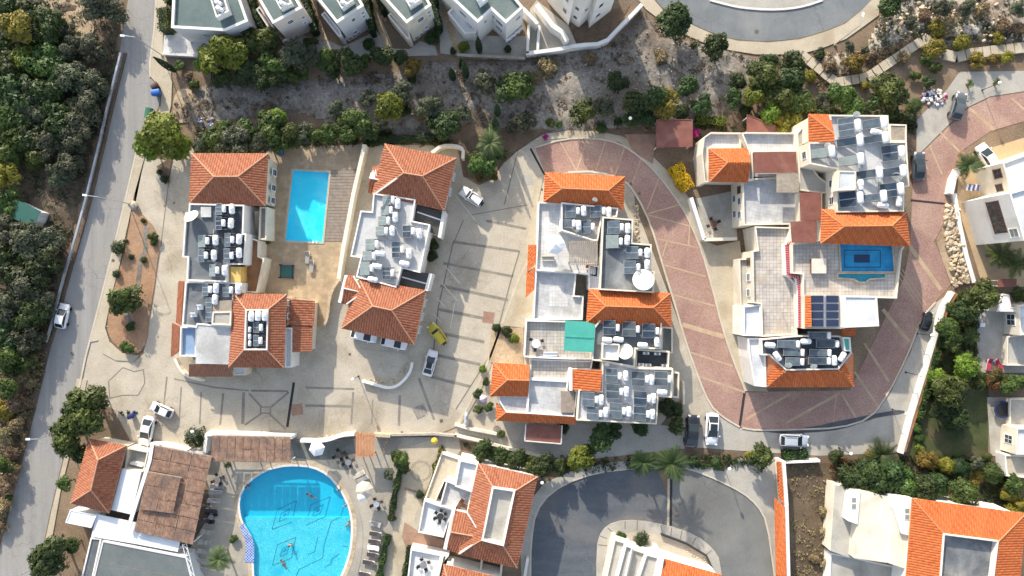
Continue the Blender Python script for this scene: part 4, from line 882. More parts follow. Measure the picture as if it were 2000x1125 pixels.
# ------------------------------------------------ block E (right, with roof pool)
E = bld('apartment_block', 1600, 480, 'large stepped apartment block at right with roof pool, tiled terraces and orange roofs')
W_ = 'cream'
c1 = [(1384,291),(1461,290),(1461,356),(1386,355)]
tiled(E, [[(1461,290,5.4),(1384,291,5.4),(1421,318,6.7),(1466,318,6.7)], [(1386,355,5.4),(1461,356,5.4),(1466,318,6.7),(1421,318,6.7)], [(1384,291,5.4),(1386,355,5.4),(1421,318,6.7)]], 'tile_new', [((1384,291,5.4),(1421,318,6.7)),((1386,355,5.4),(1421,318,6.7))])
walls(E, c1, 5.4, m=W_)
block(E, [(1374,268),(1388,258),(1448,259),(1448,290),(1384,291),(1384,356),(1376,356),(1370,300)], 4.4, par=.6, deck='tile_white', wall_m=W_, dname='terrace_floor')
block(E, [(1448,259),(1461,258),(1553,259),(1556,298),(1470,298),(1472,352),(1461,352),(1460,290)], 5.6, par=.6, deck='tile_white', wall_m=W_, dname='terrace_floor')
b = MB(); pp = ccw([W2(p, 6.4) for p in ((1472,297),(1555,296),(1557,337),(1473,338))]); b.poly(pp, 6.4); b.skirt(pp, 6.3, 6.4); b.build('shade_sheet', 'maroon', E)
block(E, [(1468,296),(1562,296),(1562,345),(1468,345)], 5.0, par=0, deck='roof_conc', wall_m=W_)
block(E, [(1450,350),(1518,345),(1564,345),(1564,438),(1458,440),(1452,440)], 5.0, par=.5, deck='tile_cool', wall_m=W_, dname='terrace_floor')
b = MB(); pp = ccw([W2(p, 6.6) for p in ((1517,340),(1560,340),(1560,376),(1517,376))]); b.poly(pp, 6.6); b.skirt(pp, 6.5, 6.6); b.build('pergola_deck', 'woodgrey', E)
for q in ([(1562,376),(1604,376),(1604,431),(1564,431)], [(1544,433),(1594,430),(1595,474),(1547,474)]):
    b = MB(); pp = ccw([W2(p, 7.4) for p in q]); b.poly(pp, 7.4); b.skirt(pp, 7.28, 7.4); b.build('shade_sheet', 'maroon', E)
block(E, [(1560,376),(1606,376),(1606,476),(1546,476),(1548,436),(1562,436)], 6.0, par=.2, deck='roof_conc', wall_m=W_)
block(E, [(1556,260),(1580,232),(1582,320),(1600,345),(1634,370),(1610,378),(1562,372)], 6.0, par=.2, deck='roof_conc', wall_m=W_, name='light_court_wall')
block(E, [(1620,224),(1735,225),(1738,276),(1771,276),(1776,364),(1766,366),(1766,413),(1634,415),(1634,330),(1582,320),(1579,278),(1627,276)], 9.0, par=.45, deck='roof_pale', wall_m=W_)
tiled(E, [[(1622,224,8.6),(1579,223,8.6),(1629,262,9.6)], [(1579,223,8.6),(1580,277,8.6),(1630,277,9.6),(1629,262,9.6)]], 'tile_new', [((1579,223,8.6),(1629,262,9.6))])
walls(E, [(1579,223),(1628,224),(1632,277),(1580,277)], 8.6, m=W_, inset=.3)
block(E, [(1638,333),(1672,334),(1671,371),(1635,372)], 10.2, base=8.5, par=.12, deck='roof_white', wall_m=W_, name='stair_hut')
block(E, [(1737,242),(1771,243),(1771,277),(1738,277)], 7.4, par=.1, deck='woodgrey', wall_m=W_, name='balcony_wall', dname='balcony_floor')
c9 = [(1605,409),(1769,415),(1777,481),(1603,475)]
hip(E, c9, [(1649,442),(1742,441)], 8.2, 9.9, 'tile_new', 'ridge_new'); walls(E, c9, 8.2, m=W_)
# roof terrace with its pool
RP = [(1640,477),(1741,477),(1745,530),(1643,530)]; hR = ccw([W2(p, 6.1) for p in RP])
block(E, [(1546,477),(1603,468),(1772,472),(1762,490),(1752,583),(1650,580),(1568,580),(1568,536),(1547,534)], 6.6, par=.5, deck='tile_beige', wall_m=W_, dname='terrace_floor', hole=hR[::-1])
block(E, [(1474,442),(1546,444),(1538,478),(1540,538),(1554,553),(1558,654),(1488,658),(1486,594),(1471,592),(1469,490),(1480,488)], 5.0, par=.55, deck='tile_beige', wall_m=W_, dname='terrace_floor')
for ln in ([(1547,474),(1537,477),(1540,537)], [(1540,537),(1558,541),(1562,560),(1563,640)]):
    L, Rr = strip_pts(ln, 5.5, 5.9); q = ccw([(a.x, a.y) for a in L+Rr[::-1]]); bb = MB(); bb.poly(q, 5.8); bb.skirt(q, 4.4, 5.8); o = bb.build('tile_capped_wall', 'white', E)
    for (x0, y0), (x1, y1) in zip(ln[:-1], ln[1:]):
        n = max(2, int(math.hypot(x1-x0, y1-y0)/3.4)); ang = math.atan2(-(y1-y0), x1-x0)
        for k in range(n):
            c = W(x0+(x1-x0)*(k+.5)/n, y0+(y1-y0)*(k+.5)/n, 5.9); MB().box((c[0], c[1], 5.84), (.15, .5, .09), ang).build('coping_tile', 'fabric_red', None).parent = o
block(E, [(1443,505),(1470,505),(1472,600),(1446,602)], 3.0, par=.4, deck='roof_conc', wall_m=W_, name='balcony_wall', dname='balcony_floor')
block(E, [(1452,598),(1486,594),(1489,657),(1452,656)], 4.8, par=.4, deck='roof_white', wall_m='white')
block(E, [(1460,660),(1487,660),(1496,694),(1497,756),(1474,754),(1464,700)], 4.6, par=.4, deck='roof_white', wall_m='white')
tiled(E, [[(1573,577,7.2),(1573,640,7.2),(1586,638,7.7),(1584,577,7.7)]], 'tile_new'); block(E, [(1571,576),(1652,578),(1650,642),(1571,642)], 7.0, par=.1, deck='roof_conc', wall_m=W_)
block(E, [(1648,577),(1713,578),(1717,637),(1650,640)], 8.2, par=.15, th=.25, deck='roof_white', wall_m='white')
p14 = [(1486,662),(1560,655),(1642,656),(1665,689),(1638,722),(1535,724),(1503,694),(1488,694)]
block(E, p14, 5.4, par=.35, deck='roof_dark', wall_m='mortar')
tiled(E, [[(1495,694,4.2),(1497,756,4.2),(1535,725,5.2),(1503,694,5.2)], [(1497,756,4.2),(1667,755,4.2),(1638,723,5.2),(1535,725,5.2)], [(1667,755,4.2),(1667,690,4.2),(1665,690,5.2),(1638,723,5.2)]], 'tile_new', [((1497,756,4.2),(1535,725,5.2)),((1667,755,4.2),(1638,723,5.2))])
walls(E, [(1495,694),(1665,690),(1667,755),(1497,755)], 4.2, m=W_)
tiled(E, [[(1671,655,4.6),(1671,641,4.6),(1643,641,5.0),(1643,656,5.0)]], 'tile_new')
block(E, [(1645,659),(1661,659),(1663,686),(1650,686)], 5.9, base=5, par=.2, deck='teal', wall_m='white', name='skylight_kerb', dname='skylight')
# windows on the visible west walls
for a, c, zt, L in (((1452,440),(1450,350),5.0,((.25,3.6),(.55,3.6),(.8,3.6),(.3,1.4),(.65,1.4))), ((1488,658),(1486,594),4.8,((.5,3.2),)), ((1634,415),(1634,330),9.0,((.3,7.6),(.7,7.6))), ((1579,278),(1582,320),9.0,((.5,7.5),)), ((1469,592),(1469,490),5.0,((.2,3.6),(.5,3.6),(.8,3.6)))):
    for t_, zc in L: win(E, a, c, zt, t_, zc, 1.0, 1.2, fm='woodbrown' if t_ > .7 else 'white_metal')
E8 = [(1638,230,1664,267,3),(1685,234,1714,252,1),(1635,270,1667,286,1),(1688,265,1717,280,1),(1723,284,1749,315,2),(1639,306,1669,322,1),(1674,333,1705,349,1),(1724,328,1752,346,1),(1720,358,1747,386,2),(1640,374,1668,405,2),(1688,379,1714,393,1),(1583,291,1613,308,1)]
for h in E8: heater('E', *h, z=8.55, big=1.6, rz=6)
for x, y, a in ((1711,258,85),(1756,393,0),(1724,401,80),(1681,361,0)): tank('E', x, y, 8.55, a)
dish(1616, 284, 8.6, .45, 'small round satellite dish near the small hip roof of the stepped block', 220, 45)
dish(1749, 343, 8.6, .55, 'white satellite dish at the right side of the stepped block roof', 210, 40)
dish(1672, 223, 9.0, .45, 'satellite dish on the top parapet of the stepped block', 210, 40)
E14 = [(1519,664,1551,679,1),(1531,681,1560,695,1),(1535,698,1560,714,1),(1582,682,1612,695,1),(1580,697,1611,712,1),(1595,663,1627,679,1),(1579,648,1611,661,1)]
for h in E14: heater('E2', *h, z=5.05, tilt=.3)
for x, y, a in ((1504,674,88),(1518,696,35),(1574,667,88),(1629,704,0),(1645,697,-30)): tank('E2', x, y, 5.05, a)
dish(1539, 712, 5.1, .5, 'oval satellite dish at the lower left of the dark solar roof', 200, 50); dish(1588, 714, 5.1, .48, 'round satellite dish at the lower middle of the dark solar roof', 190, 45)
# roof pool
rp = root('roof_pool', W(1692, 503, 6.1), 'blue tiled rooftop pool with dark centre rectangle on the stepped block terrace', 'pool')
b = MB(); b.skirt(hR, 5.7, 6.2, True); b.build('basin_wall', 'tile_pool', rp)
b = MB(); b.poly(hR, 5.7); b.build('basin_floor', 'tile_pool', rp)
b = MB(); b.poly(hR, 6.12); b.build('water', 'water_deep', rp)
ring_mesh(offset(hR, -.22), hR, 6.08, 6.25).build('coping', 'stone', rp)
b = MB(); pbox(b, 1668, 497, 1699, 513, 5.702, 5.72); b.build('mosaic_panel', 'navy', rp)
b = MB()
for q in ((1649,488,1720,489.4),(1649,521,1720,522.4),(1649,488,1650.4,522),(1718.6,488,1720,522)): pbox(b, q[0], q[1], q[2], q[3], 5.702, 5.716)
b.build('mosaic_border', 'navy', rp)
fp = [(1637,535),(1728,535),(1728,542),(1698,544),(1690,550),(1678,550),(1668,544),(1637,542)]; q = ccw([W2(p, 6.3) for p in fp])
fo = root('wall_fountain', W(1682, 540, 6.1), 'narrow curved fountain basin below the rooftop pool', 'fountain')
b = MB(); b.poly(q, 6.3); b.build('water', 'fountain', fo); ring_mesh(offset(q, -.18), q, 6.0, 6.4).build('coping', 'stone', fo)
# PV panels
pvr = root('solar_array', W(1611, 607, 7.1), 'blue photovoltaic array of eight panels on the stepped block', 'solar array')
for cx in (0, 1):
    for cy in range(4):
        x0 = 1583+cx*30; y0 = 577+cy*15.6; b = MB(); pbox(b, x0, y0, x0+26, y0+14.6, 7.25, 7.31); o = b.build('panel', 'alu', pvr)
        b = MB(); pbox(b, x0+.6, y0+.6, x0+25.4, y0+14, 7.31, 7.318); b.build('cells', 'pv', None).parent = o
b = MB(); pbox(b, 1584, 578, 1586, 639, 7.0, 7.25); pbox(b, 1636, 578, 1638, 639, 7.0, 7.25); pbox(b, 1610, 578, 1612, 639, 7.0, 7.27); b.build('rail', 'alu', pvr)
hut = root('hot_tub', W(1600, 519, 6.1), 'square beige covered hot tub on the rooftop terrace left of the pool', 'hot tub')
b = MB(); pbox(b, 1587, 506, 1613, 533, 6.1, 6.85); b.build('shell', 'woodbrown', hut); b = MB(); pbox(b, 1586, 505, 1614, 534, 6.85, 7.0); b.build('cover', 'fabric_cream', hut)
# courtyard wall and red canopies west and north of E
wall('garden_wall', [(1350,386),(1362,424),(1376,468)], 6, 1.8, 'white', 'white slanting courtyard wall between red road and stepped block')
wall('garden_wall', [(1376,468),(1440,466)], 5, 1.8, 'cream', 'cream courtyard wall closing the west patio of the stepped block')
def canopy(px, m, h, label, pm='white', name='canopy', edge=None):
    r = root(name, W(px[0][0], px[0][1]), label, 'canopy'); q = ccw([W2(p, h) for p in px])
    b = MB(); b.poly(q, h); b.skirt(q, h-.1, h); b.add([(x, y, h-.1) for x, y in q[::-1]], [tuple(range(len(q)))]); b.build('roof_sheet', m, r)
    for p in offset(q, .2): MB().box((p[0], p[1], (h-.1)/2), (.12, .12, h-.1)).build('post', pm, r)
    if edge:
        n = len(q)
        for i in range(n): MB().bar((q[i][0], q[i][1], h+.01), (q[(i+1) % n][0], q[(i+1) % n][1], h+.01), .1, .12).build('edge_beam', edge, r)
    return r
canopy([(1282,234),(1352,234),(1352,286),(1282,288)], 'maroon', 2.6, 'square maroon carport roof beside magenta bougainvillea above the red road', edge='maroon')
canopy([(1459,224),(1515,246),(1515,258),(1459,258)], 'maroon', 2.6, 'maroon canopy half under trees north of the stepped block', edge='maroon')
# ------------------------------------------------ row of flat-roofed villas along the top
def ac(x, y, label, rz=30):
    c = W(x, y, .7); r = root('air_conditioner', (c[0], c[1], .1), label, 'air conditioner', 'air conditioners behind the upper villas'); r.rotation_euler.z = R(rz)
    MB().box((0,0,.5), (.8,.34,.75)).build('case', 'white_metal', r, local=True); MB().box((0,-.18,.5), (.5,.02,.5)).build('fan_grille', 'steel', r, local=True); MB().box((-.25,0,.06), (.06,.34,.12)).box((.25,0,.06), (.06,.34,.12)).build('foot', 'steel', r, local=True)
def villa(px, label, roof, z, wm, boxp, wins, wing=None, acs=(), vl=''):
    r = bld('villa', px[0], px[1], label, 'house')
    block(r, roof, z, par=.35, th=.28, wall_m=wm, deck='roof_green', cap='white')
    if boxp:
        block(r, boxp, z+.9, base=z-.4, par=.5, wall_m='white', deck='roof_pale', name='roof_box', dname='roof_box_floor')
        cx = sum(p[0] for p in boxp)/4; cy = sum(p[1] for p in boxp)/4
        tank(vl, cx-1, cy+6, z+.35, 60, .8)
        if boxp[2][1] > 18: tank(vl, cx-4, cy-6, z+.35, 60, .8)
    for a, c, L in wins:
        for t_, zc, w_, h in L: win(r, a, c, z, t_, zc, w_, h)
    if wing: block(r, wing[0], wing[1], par=.3, wall_m=wing[2], deck=wing[3], name='wing_wall', dname='wing_roof')
    for i, (x, y) in enumerate(acs): ac(x, y, '%s air conditioner from the left at the foot of %s' % (ORD[i], vl))
    return r
villa((400,40), 'corner villa with green-grey flat roof beside the left road', [(341,-70),(335,54),(440,60),(484,41),(446,-70)], 5.5, 'greywall', [(410,-4),(437,-9),(447,22),(422,34)], [((335,54),(440,60),((.5,3.4,.6,.7),(.92,3.0,.9,.9))), ((440,60),(484,41),((.6,3.2,1.5,1.0),))], None, (), 'the corner villa')
villa((545,40), 'narrow pink-walled villa with green-grey flat roof second from the left road', [(471,-60),(533,46),(590,15),(545,-62)], 7, 'pinkwall', [(535,-6),(560,-14),(570,6),(547,17)], [((533,46),(590,15),((.45,5.2,.9,.8),(.85,4.6,.5,.5),(.8,3.0,.5,.5)))], ([(500,18),(507,12),(534,52),(540,66),(527,60)],3.2,'greywall','brickpath'), ((557,80),(567,74),(577,69)), 'the pink villa')
villa((660,40), 'narrow grey-walled villa with green-grey flat roof third from the left road', [(574,-60),(658,45),(710,11),(668,-62)], 7, 'greywall', [(655,-4),(681,-14),(690,0),(667,17)], [((658,45),(710,11),((.5,5.2,.6,.8),(.88,5.4,.5,.5),(.85,4.3,.5,.5),(.35,1.6,.6,.7)))], ([(627,28),(634,22),(664,58),(668,72),(660,70)],3.2,'greywall','roof_pale'), ((675,77),(683,73),(691,68),(699,63)), 'the grey villa')
villa((790,40), 'narrow cream-walled villa with green-grey flat roof fourth from the left road', [(700,-60),(794,45),(842,10),(800,-62)], 7, 'cream', [(789,-6),(815,-16),(823,-2),(800,13)], [((794,45),(842,10),((.5,5.2,1.0,1.0),(.85,5.6,.5,.5),(.85,4.4,.5,.5),(.6,1.8,.5,.6)))], ([(757,30),(763,24),(799,62),(802,76),(795,76)],3.2,'cream','roof_pale'), ((813,71),(822,65),(833,58)), 'the cream villa')
villa((950,40), 'white zigzag-walled villa with green-grey flat roof beside the white tower block', [(826,-60),(886,0),(933,44),(960,19),(988,45),(1022,14),(960,-60)], 7, 'white', [(925,-14),(945,-18),(953,-4),(937,8)], [((886,0),(933,44),((.35,5.0,1.3,1.0),(.6,2.8,1.2,1.0))), ((960,19),(988,45),((.15,5.2,.7,.9),(.5,5.0,1.6,1.0),(.5,2.6,1.3,.9))), ((933,44),(960,19),((.5,5.2,.5,.7),)), ((988,45),(1022,14),((.7,5.0,.9,.8),))], ([(874,24),(886,12),(928,52),(930,64),(908,66)],3.0,'white','roof_white'), ((993,78),(1002,71),(1010,64),(1018,57)), 'the zigzag villa')
G = bld('apartment_tower', 1130, 30, 'tall white apartment tower with small windows cut by the top edge')
p = ccw([W2(q) for q in ((1058,-30),(1070,4),(1110,50),(1113,41),(1130,54),(1147,39),(1150,55),(1192,22),(1197,-5),(1192,-40))]); b = MB(); b.skirt(p, 0, 14); b.poly(p, 14); b.build('wall', 'white', G)
def gwin(a, c, L):
    A, B_ = Vector(W(*a)), Vector(W(*c)); d = (B_-A).normalized(); n = Vector((d.y, -d.x, 0)); ang = math.atan2(d.y, d.x)
    if n.y > 0: n = -n
    for t_, zc, w_, h in L:
        ct = A+(B_-A)*t_+Vector((0,0,zc))+n*.02; o = MB().box(ct, (w_+.12,.1,h+.12), ang).build('window', 'white_metal', G); MB().box(ct+n*.03, (w_,.08,h), ang).build('pane', 'glass_dark', None).parent = o
gwin((1070,4),(1110,50), ((.75,3.4,.7,1.1),(.75,7.0,.7,.9))); gwin((1113,41),(1130,54), ((.45,2.6,.6,.8),(.45,5.6,.6,.8))); gwin((1130,54),(1147,39), ((.4,5.4,.5,.7),)); gwin((1150,55),(1192,22), ((.3,3,.7,.8),(.3,6.4,.7,.9),(.75,6.4,.5,.7)))
wall('garden_wall', [(1028,104),(1098,95),(1128,88),(1180,85),(1208,55),(1235,28),(1254,8)], 6, 1.6, 'white', 'white curved retaining wall below the tall tower', sm=1)
wall('garden_wall', [(1033,48),(1030,104)], 4, 1.6, 'white', 'short white wall left of the brown planting strip by the zigzag villa')
wall('garden_wall', [(1053,50),(1050,98)], 4, 1.6, 'white', 'short white wall right of the brown planting strip by the ramp')
wall('garden_wall', [(1022,16),(1050,46)], 5, 3.0, 'white', 'white ramp wall joining the zigzag villa corner')
wall('garden_wall', [(1048,8),(1080,50),(1098,62),(1108,80)], 8, 2.6, 'white', 'stepped white ramp wall in front of the tall tower')
sheet('planting_strip', [(1034,50),(1052,50),(1049,102),(1032,102)], .15, 'terracotta')
wall('retaining_wall', [(893,107),(960,110),(1026,113)], 4, 1.0, 'stone_grey', 'dark grey retaining wall below the zigzag villa yard')
wall('retaining_wall', [(318,104),(345,106),(420,110)], 4, .9, 'greywall', 'grey wall below the corner villa yard')
# ------------------------------------------------ restaurant, bottom left
Hh = bld('restaurant', 190, 930, 'low restaurant building with long terracotta hip roof beside the left road')
ch = [(247,870),(213,1002),(139,982),(174,857)]
hip(Hh, ch, [(192,898),(178,957)], 3.4, 5.2); walls(Hh, ch, 3.4, m='cream')
block(Hh, [(238,916),(276,922),(257,1005),(217,996)], 3.0, par=0, deck='canvas', wall_m='white')
block(Hh, [(249,874),(290,882),(281,922),(243,915)], 2.4, par=.9, deck='roof_conc', wall_m='cream', name='yard_wall', dname='yard_floor')
wall('yard_cross_wall', [(254,904),(278,910)], 4, 2.3, 'white', None, parent=Hh)
q = [(138,997),(189,1005),(252,1018),(350,1058),(347,1078),(178,1048),(128,1038),(129,1020)]
cv = canopy([(189,1004),(262,1020),(352,1056),(347,1078),(262,1062),(178,1048)], 'canvas', 2.7, 'long white canvas canopy along the restaurant front', name='canvas_canopy')
r = root('service_van_box', W(155, 1022), 'white box-shaped kiosk at the road end of the canvas canopy', 'kiosk')
pp = ccw([W2(p, 2.9) for p in ((138,996),(188,1006),(178,1030),(129,1020))]); b = MB(); b.poly(pp, 2.9); b.skirt(pp, .05, 2.9); b.build('body', 'white_metal', r); ring_mesh(offset(pp, -.06), offset(pp, .1), 2.86, 2.97).build('roof_trim', 'white_plastic', r)
r.name = 'kiosk'
fl = bld('flat_roof_hall', 280, 1100, 'low hall with blue-grey flat roof at the bottom left edge'); block(fl, [(200,1056),(364,1088),(392,1180),(170,1180)], 3.0, par=.08, wall_m='greywall', deck='roof_bluegrey')
block(fl, [(177,1050),(198,1052),(170,1180),(146,1180)], 2.6, par=.15, wall_m='white', deck='roof_slate', name='side_wall', dname='side_roof')
for y0 in (1098, 1140): strip('roof_seam', [(192,y0),(375,y0+34)], 1.2, 2.935, 'joint', fl, .01)
def reedroof(name, corners, rows, cols, z, label, dz=None, frame='white_metal', raised=None):
    """shade roof of reed panels laid on a timber frame: every panel a part with its own canes"""
    r = root(name, W(*corners[0]), label, 'pergola'); a, b_, c, d = (Vector(W(p[0], p[1], z)) for p in corners)
    P = lambda s, t_: (a*(1-s)+b_*s)*(1-t_)+(d*(1-s)+c*s)*t_
    for i in range(cols):
        for j in range(rows):
            m_ = MB(); s0, s1, t0, t1 = i/cols+.004, (i+1)/cols-.004, j/rows+.004, (j+1)/rows-.004; n = max(4, int(((P(s1,t0)-P(s0,t0)).length)/.17)); off = random.uniform(-.03, .05)
            for k in range(n):
                s = s0+(s1-s0)*(k+.5)/n; e = random.uniform(-.003, .003); up = Vector((0,0,off+random.uniform(0,.03)))
                m_.bar(P(s, t0+e)+up, P(s, t1+e)+up, (P(s1,t0)-P(s0,t0)).length/n*random.uniform(.75, .98), .06)
            m_.build('reed_panel', 'reed', r)
    for j in range(rows+1): MB().bar(P(0, j/rows)-Vector((0,0,.14)), P(1, j/rows)-Vector((0,0,.14)), .1, .14).build('beam', 'woodgrey', r)
    for s in (0.02, .5, .98):
        for t_ in (.02, .98):
            q = P(s, t_); MB().box((q.x, q.y, (z-.2)/2), (.14,.14,z-.2)).build('post', frame, r)
    return r
reedroof('reed_pergola', [(300,870),(414,892),(377,1064),(262,1038)], 7, 3, 3.3, 'large brown reed shade roof of the restaurant left of the big pool')
rr = reedroof('reed_pergola', [(288,922),(354,933),(338,1003),(272,994)], 3, 2, 3.75, 'raised square reed shade roof on top of the large restaurant pergola')
reedroof('reed_pergola', [(414,851),(568,854),(568,903),(412,901)], 2, 10, 2.9, 'long narrow brown reed shade roof along the plaza wall above the big pool')
for k, ln in enumerate(([(297,868),(292,900),(250,1032)],)): wall('gutter_beam', ln, 6, 3.5, 'white_metal', 'white steel gutter beam along the left side of the reed roof', base=3.2, cat='gutter')
tr = root('roof_truss', W(358,1064), 'white lattice steel truss at the right of the canvas canopy', 'truss')
for dx in (0, 8):
    a = W(356+dx,1062,3); c = W(378+dx,1150,3); MB().tube([a, c], .06, 6).build('chord', 'white_metal', tr)
for k in range(7): a = W(356+22*k/7+(8 if k%2 else 0),1062+88*k/7,3); c = W(356+22*(k+1)/7+(0 if k%2 else 8),1062+88*(k+1)/7,3); MB().tube([a, c], .04, 6).build('brace', 'white_metal', tr)
wall('garden_wall', [(293,868),(330,872),(360,882),(398,886)], 6, 1.6, 'white', 'white wall between round dark bush and large reed roof', sm=1)
wall('garden_wall', [(403,848),(399,884)], 5, 1.6, 'white', 'short white wall beside the round dark bush')
wall('garden_wall', [(402,848),(480,850),(572,854)], 6, 1.8, 'white', 'straight white wall along the plaza above the narrow reed roof')
wall('garden_wall', [(586,861),(620,862),(640,860),(668,850),(692,848)], 5, 1.4, 'white', 'wavy white wall above the white hexagon parasol', sm=1)
wall('garden_wall', [(730,850),(762,852)], 5, 1.4, 'stone', 'short stone wall right of the orange timber pergola')
wall('garden_wall', [(762,850),(850,848),(892,852)], 3, 1.0, 'stone_grey', 'low grey wall along the plaza edge above the terrace walk')
wall('garden_wall', [(888,829),(918,838),(970,848)], 4, .9, 'cream', 'low cream wall below the parked grey trailer garden')
wall('garden_wall', [(888,850),(940,862),(1005,880),(1060,892)], 4, 1.0, 'cream', 'low cream wall along the lane above the hedge')
wp = root('timber_pergola', W(712,868), 'small orange timber slat pergola beside the plaza wall', 'pergola')
for i in range(12): b = MB(); x = 695+i*3; pbox(b, x, 846, x+2.1, 893-random.random()*2, 2.7, 2.82); b.build('slat', 'woodorange', wp)
for y in (850, 888): b = MB(); pbox(b, 694, y, 730, y+2.5, 2.55, 2.69); b.build('beam', 'woodorange', wp)
for x, y in ((697,852),(726,852),(697,889),(726,889)): b = MB(); pbox(b, x-1, y-1, x+1, y+1, .05, 2.55); b.build('post', 'woodorange', wp)
# ------------------------------------------------ villas J, bottom middle
J = bld('villa', 950, 1010, 'terracotta-roofed villa with sunken roof well left of the lower ring road', 'house')
cj = [(935,905),(1050,931),(1010,1109),(895,1082)]
mansard(J, cj, [(964,953),(1004,960),(981,1063),(943,1053)], 5.0, 6.4); walls(J, cj, 5.0)
block(J, [(961,950),(1007,957),(984,1067),(940,1056)], 6.6, base=5.2, par=.8, th=.28, deck='roof_conc', wall_m='white', name='roof_well')
tiled(J, [[(915,1003,4.6),(888,997,4.6),(880,1039,5.7),(942,1050,5.7)], [(872,1072,4.6),(900,1082,4.6),(942,1050,5.7),(880,1039,5.7)]], 'tile_old', [((880,1039,5.7),(942,1050,5.7))])
walls(J, [(888,997),(940,1008),(925,1085),(872,1072)], 4.6, inset=.15)
wall('gable_parapet', [(886,995),(869,1073)], 6, 4.9, 'white', None, parent=J)
for ln in ([(913,1003),(942,1050)], [(897,1082),(942,1051)]): strip('ridge_flashing', ln, 2.6, 5.9, 'mortar', J, .4)
block(J, [(898,898),(934,906),(922,962),(888,950)], 4.4, par=.5, deck='roof_white', wall_m='white', dname='terrace_floor')
block(J, [(872,938),(892,946),(922,958),(914,1003),(886,996),(858,988)], 3.6, par=.5, deck='tile_cool', dname='terrace_floor')
block(J, [(828,976),(862,988),(884,996),(866,1050),(816,1040)], 2.6, par=.5, deck='roof_white', dname='terrace_floor')
block(J, [(862,884),(898,896),(888,948),(868,940),(848,985),(828,978)], 1.6, par=.3, deck='walk', dname='terrace_floor')
for x, y, n in ((942,1086,1),(981,1094,1)): wall('porch_wall', [(x,y),(x-4,y+36)], 3, 2.4, 'cream', None, parent=J)
J2 = bld('villa', 880, 1120, 'terracotta-roofed villa cut by the bottom edge with barbecue terrace', 'house')
tiled(J2, [[(985,1130,4.6),(866,1102,4.6),(880,1150,6),(960,1168,6)], [(866,1102,4.6),(848,1180,4.6),(880,1150,6)]], 'tile_old', [((866,1102,4.6),(880,1150,6))]); walls(J2, [(866,1102),(985,1130),(970,1200),(846,1180)], 4.6)
block(J2, [(802,1072),(876,1086),(862,1104),(852,1180),(790,1180)], 2.4, par=.5, deck='roof_white', dname='terrace_floor')
wall('gable_parapet', [(860,1098),(846,1160)], 7, 5.0, 'white', None, parent=J2)
wall('garden_wall', [(1031,1090),(1016,1180)], 4, 1.2, 'white', 'white garden wall right of the bottom villa by the ring road')
# ------------------------------------------------ house K inside the ring
K = bld('villa', 1290, 1110, 'stepped cream house with orange roof inside the lower ring road', 'house')
for q, z, wm in (([(1200,1053),(1224,1060),(1200,1150),(1180,1145)],3.0,'cream'), ([(1222,1064),(1236,1070),(1218,1150),(1200,1148)],4.0,'white'), ([(1236,1072),(1262,1080),(1240,1150),(1218,1150)],3.3,'cream'), ([(1262,1082),(1292,1090),(1280,1150),(1240,1150)],4.1,'white')):
    block(K, q, z, par=.35, wall_m=wm, deck='roof_conc')
tiled(K, [[(1410,1123,4.4),(1296,1091,4.4),(1290,1150,6),(1380,1170,6)]], 'tile_new'); walls(K, [(1290,1088),(1410,1122),(1400,1190),(1280,1180)], 4.4)
wall('gable_parapet', [(1293,1088),(1282,1150)], 8, 5.2, 'white', None, parent=K)
wall('garden_wall', [(1225,1064),(1280,1078),(1340,1098),(1392,1114)], 6, 1.4, 'white', 'white front wall of the house inside the ring road')
wall('garden_wall', [(1292,1044),(1340,1062),(1380,1086),(1393,1114)], 2.5, .7, 'dark_metal', 'dark curved railing wall on the ring road island')
# ------------------------------------------------ house L bottom right
Lh = bld('villa', 1850, 1050, 'white stepped house with bright orange roof and grey roof well at bottom right', 'house')
cl = [(1782,973),(2003,1003),(1985,1200),(1766,1170)]
mansard(Lh, cl, [(1844,1044),(1949,1058),(1938,1140),(1838,1128)], 6.0, 7.4, 'tile_new'); walls(Lh, cl, 6.0)
block(Lh, [(1843,1042),(1951,1056),(1940,1145),(1836,1132)], 7.6, base=6, par=.9, deck='roof_slate', wall_m='mortar', name='roof_well')
block(Lh, [(1631,947),(1682,957),(1668,1092),(1622,1076)], 2.8, par=0, deck='roof_conc', wall_m='cream', dname='terrace_floor')
block(Lh, [(1664,957),(1681,958),(1675,1024),(1657,1018)], 4.6, par=0, deck='white'); block(Lh, [(1680,957),(1744,972),(1738,1100),(1668,1090)], 4.4, par=0, deck='cream', wall_m='cream')
block(Lh, [(1742,972),(1786,975),(1782,1048),(1760,1042),(1744,992)], 5.4, par=0, deck='white'); block(Lh, [(1744,990),(1774,990),(1772,1112),(1736,1100)], 4.9, par=0, deck='cream', wall_m='cream')
block(Lh, [(1622,1080),(1664,1088),(1690,1094),(1772,1112),(1768,1200),(1615,1200)], 2.0, par=.2, deck='roof_conc', wall_m='white', dname='terrace_floor')
for x0, y0, zz in ((1668,983,4.62), (1772,1004,5.42)):
    b = MB(); pbox(b, x0-5, y0-12, x0+5, y0+12, zz-.02, zz+.03); o = b.build('skylight', 'white_metal', Lh)
    for k in (-1, 1): b = MB(); pbox(b, x0-4, y0+k*6-4.6, x0+4, y0+k*6+4.6, zz, zz+.045); b.build('pane', 'shutter', None).parent = o
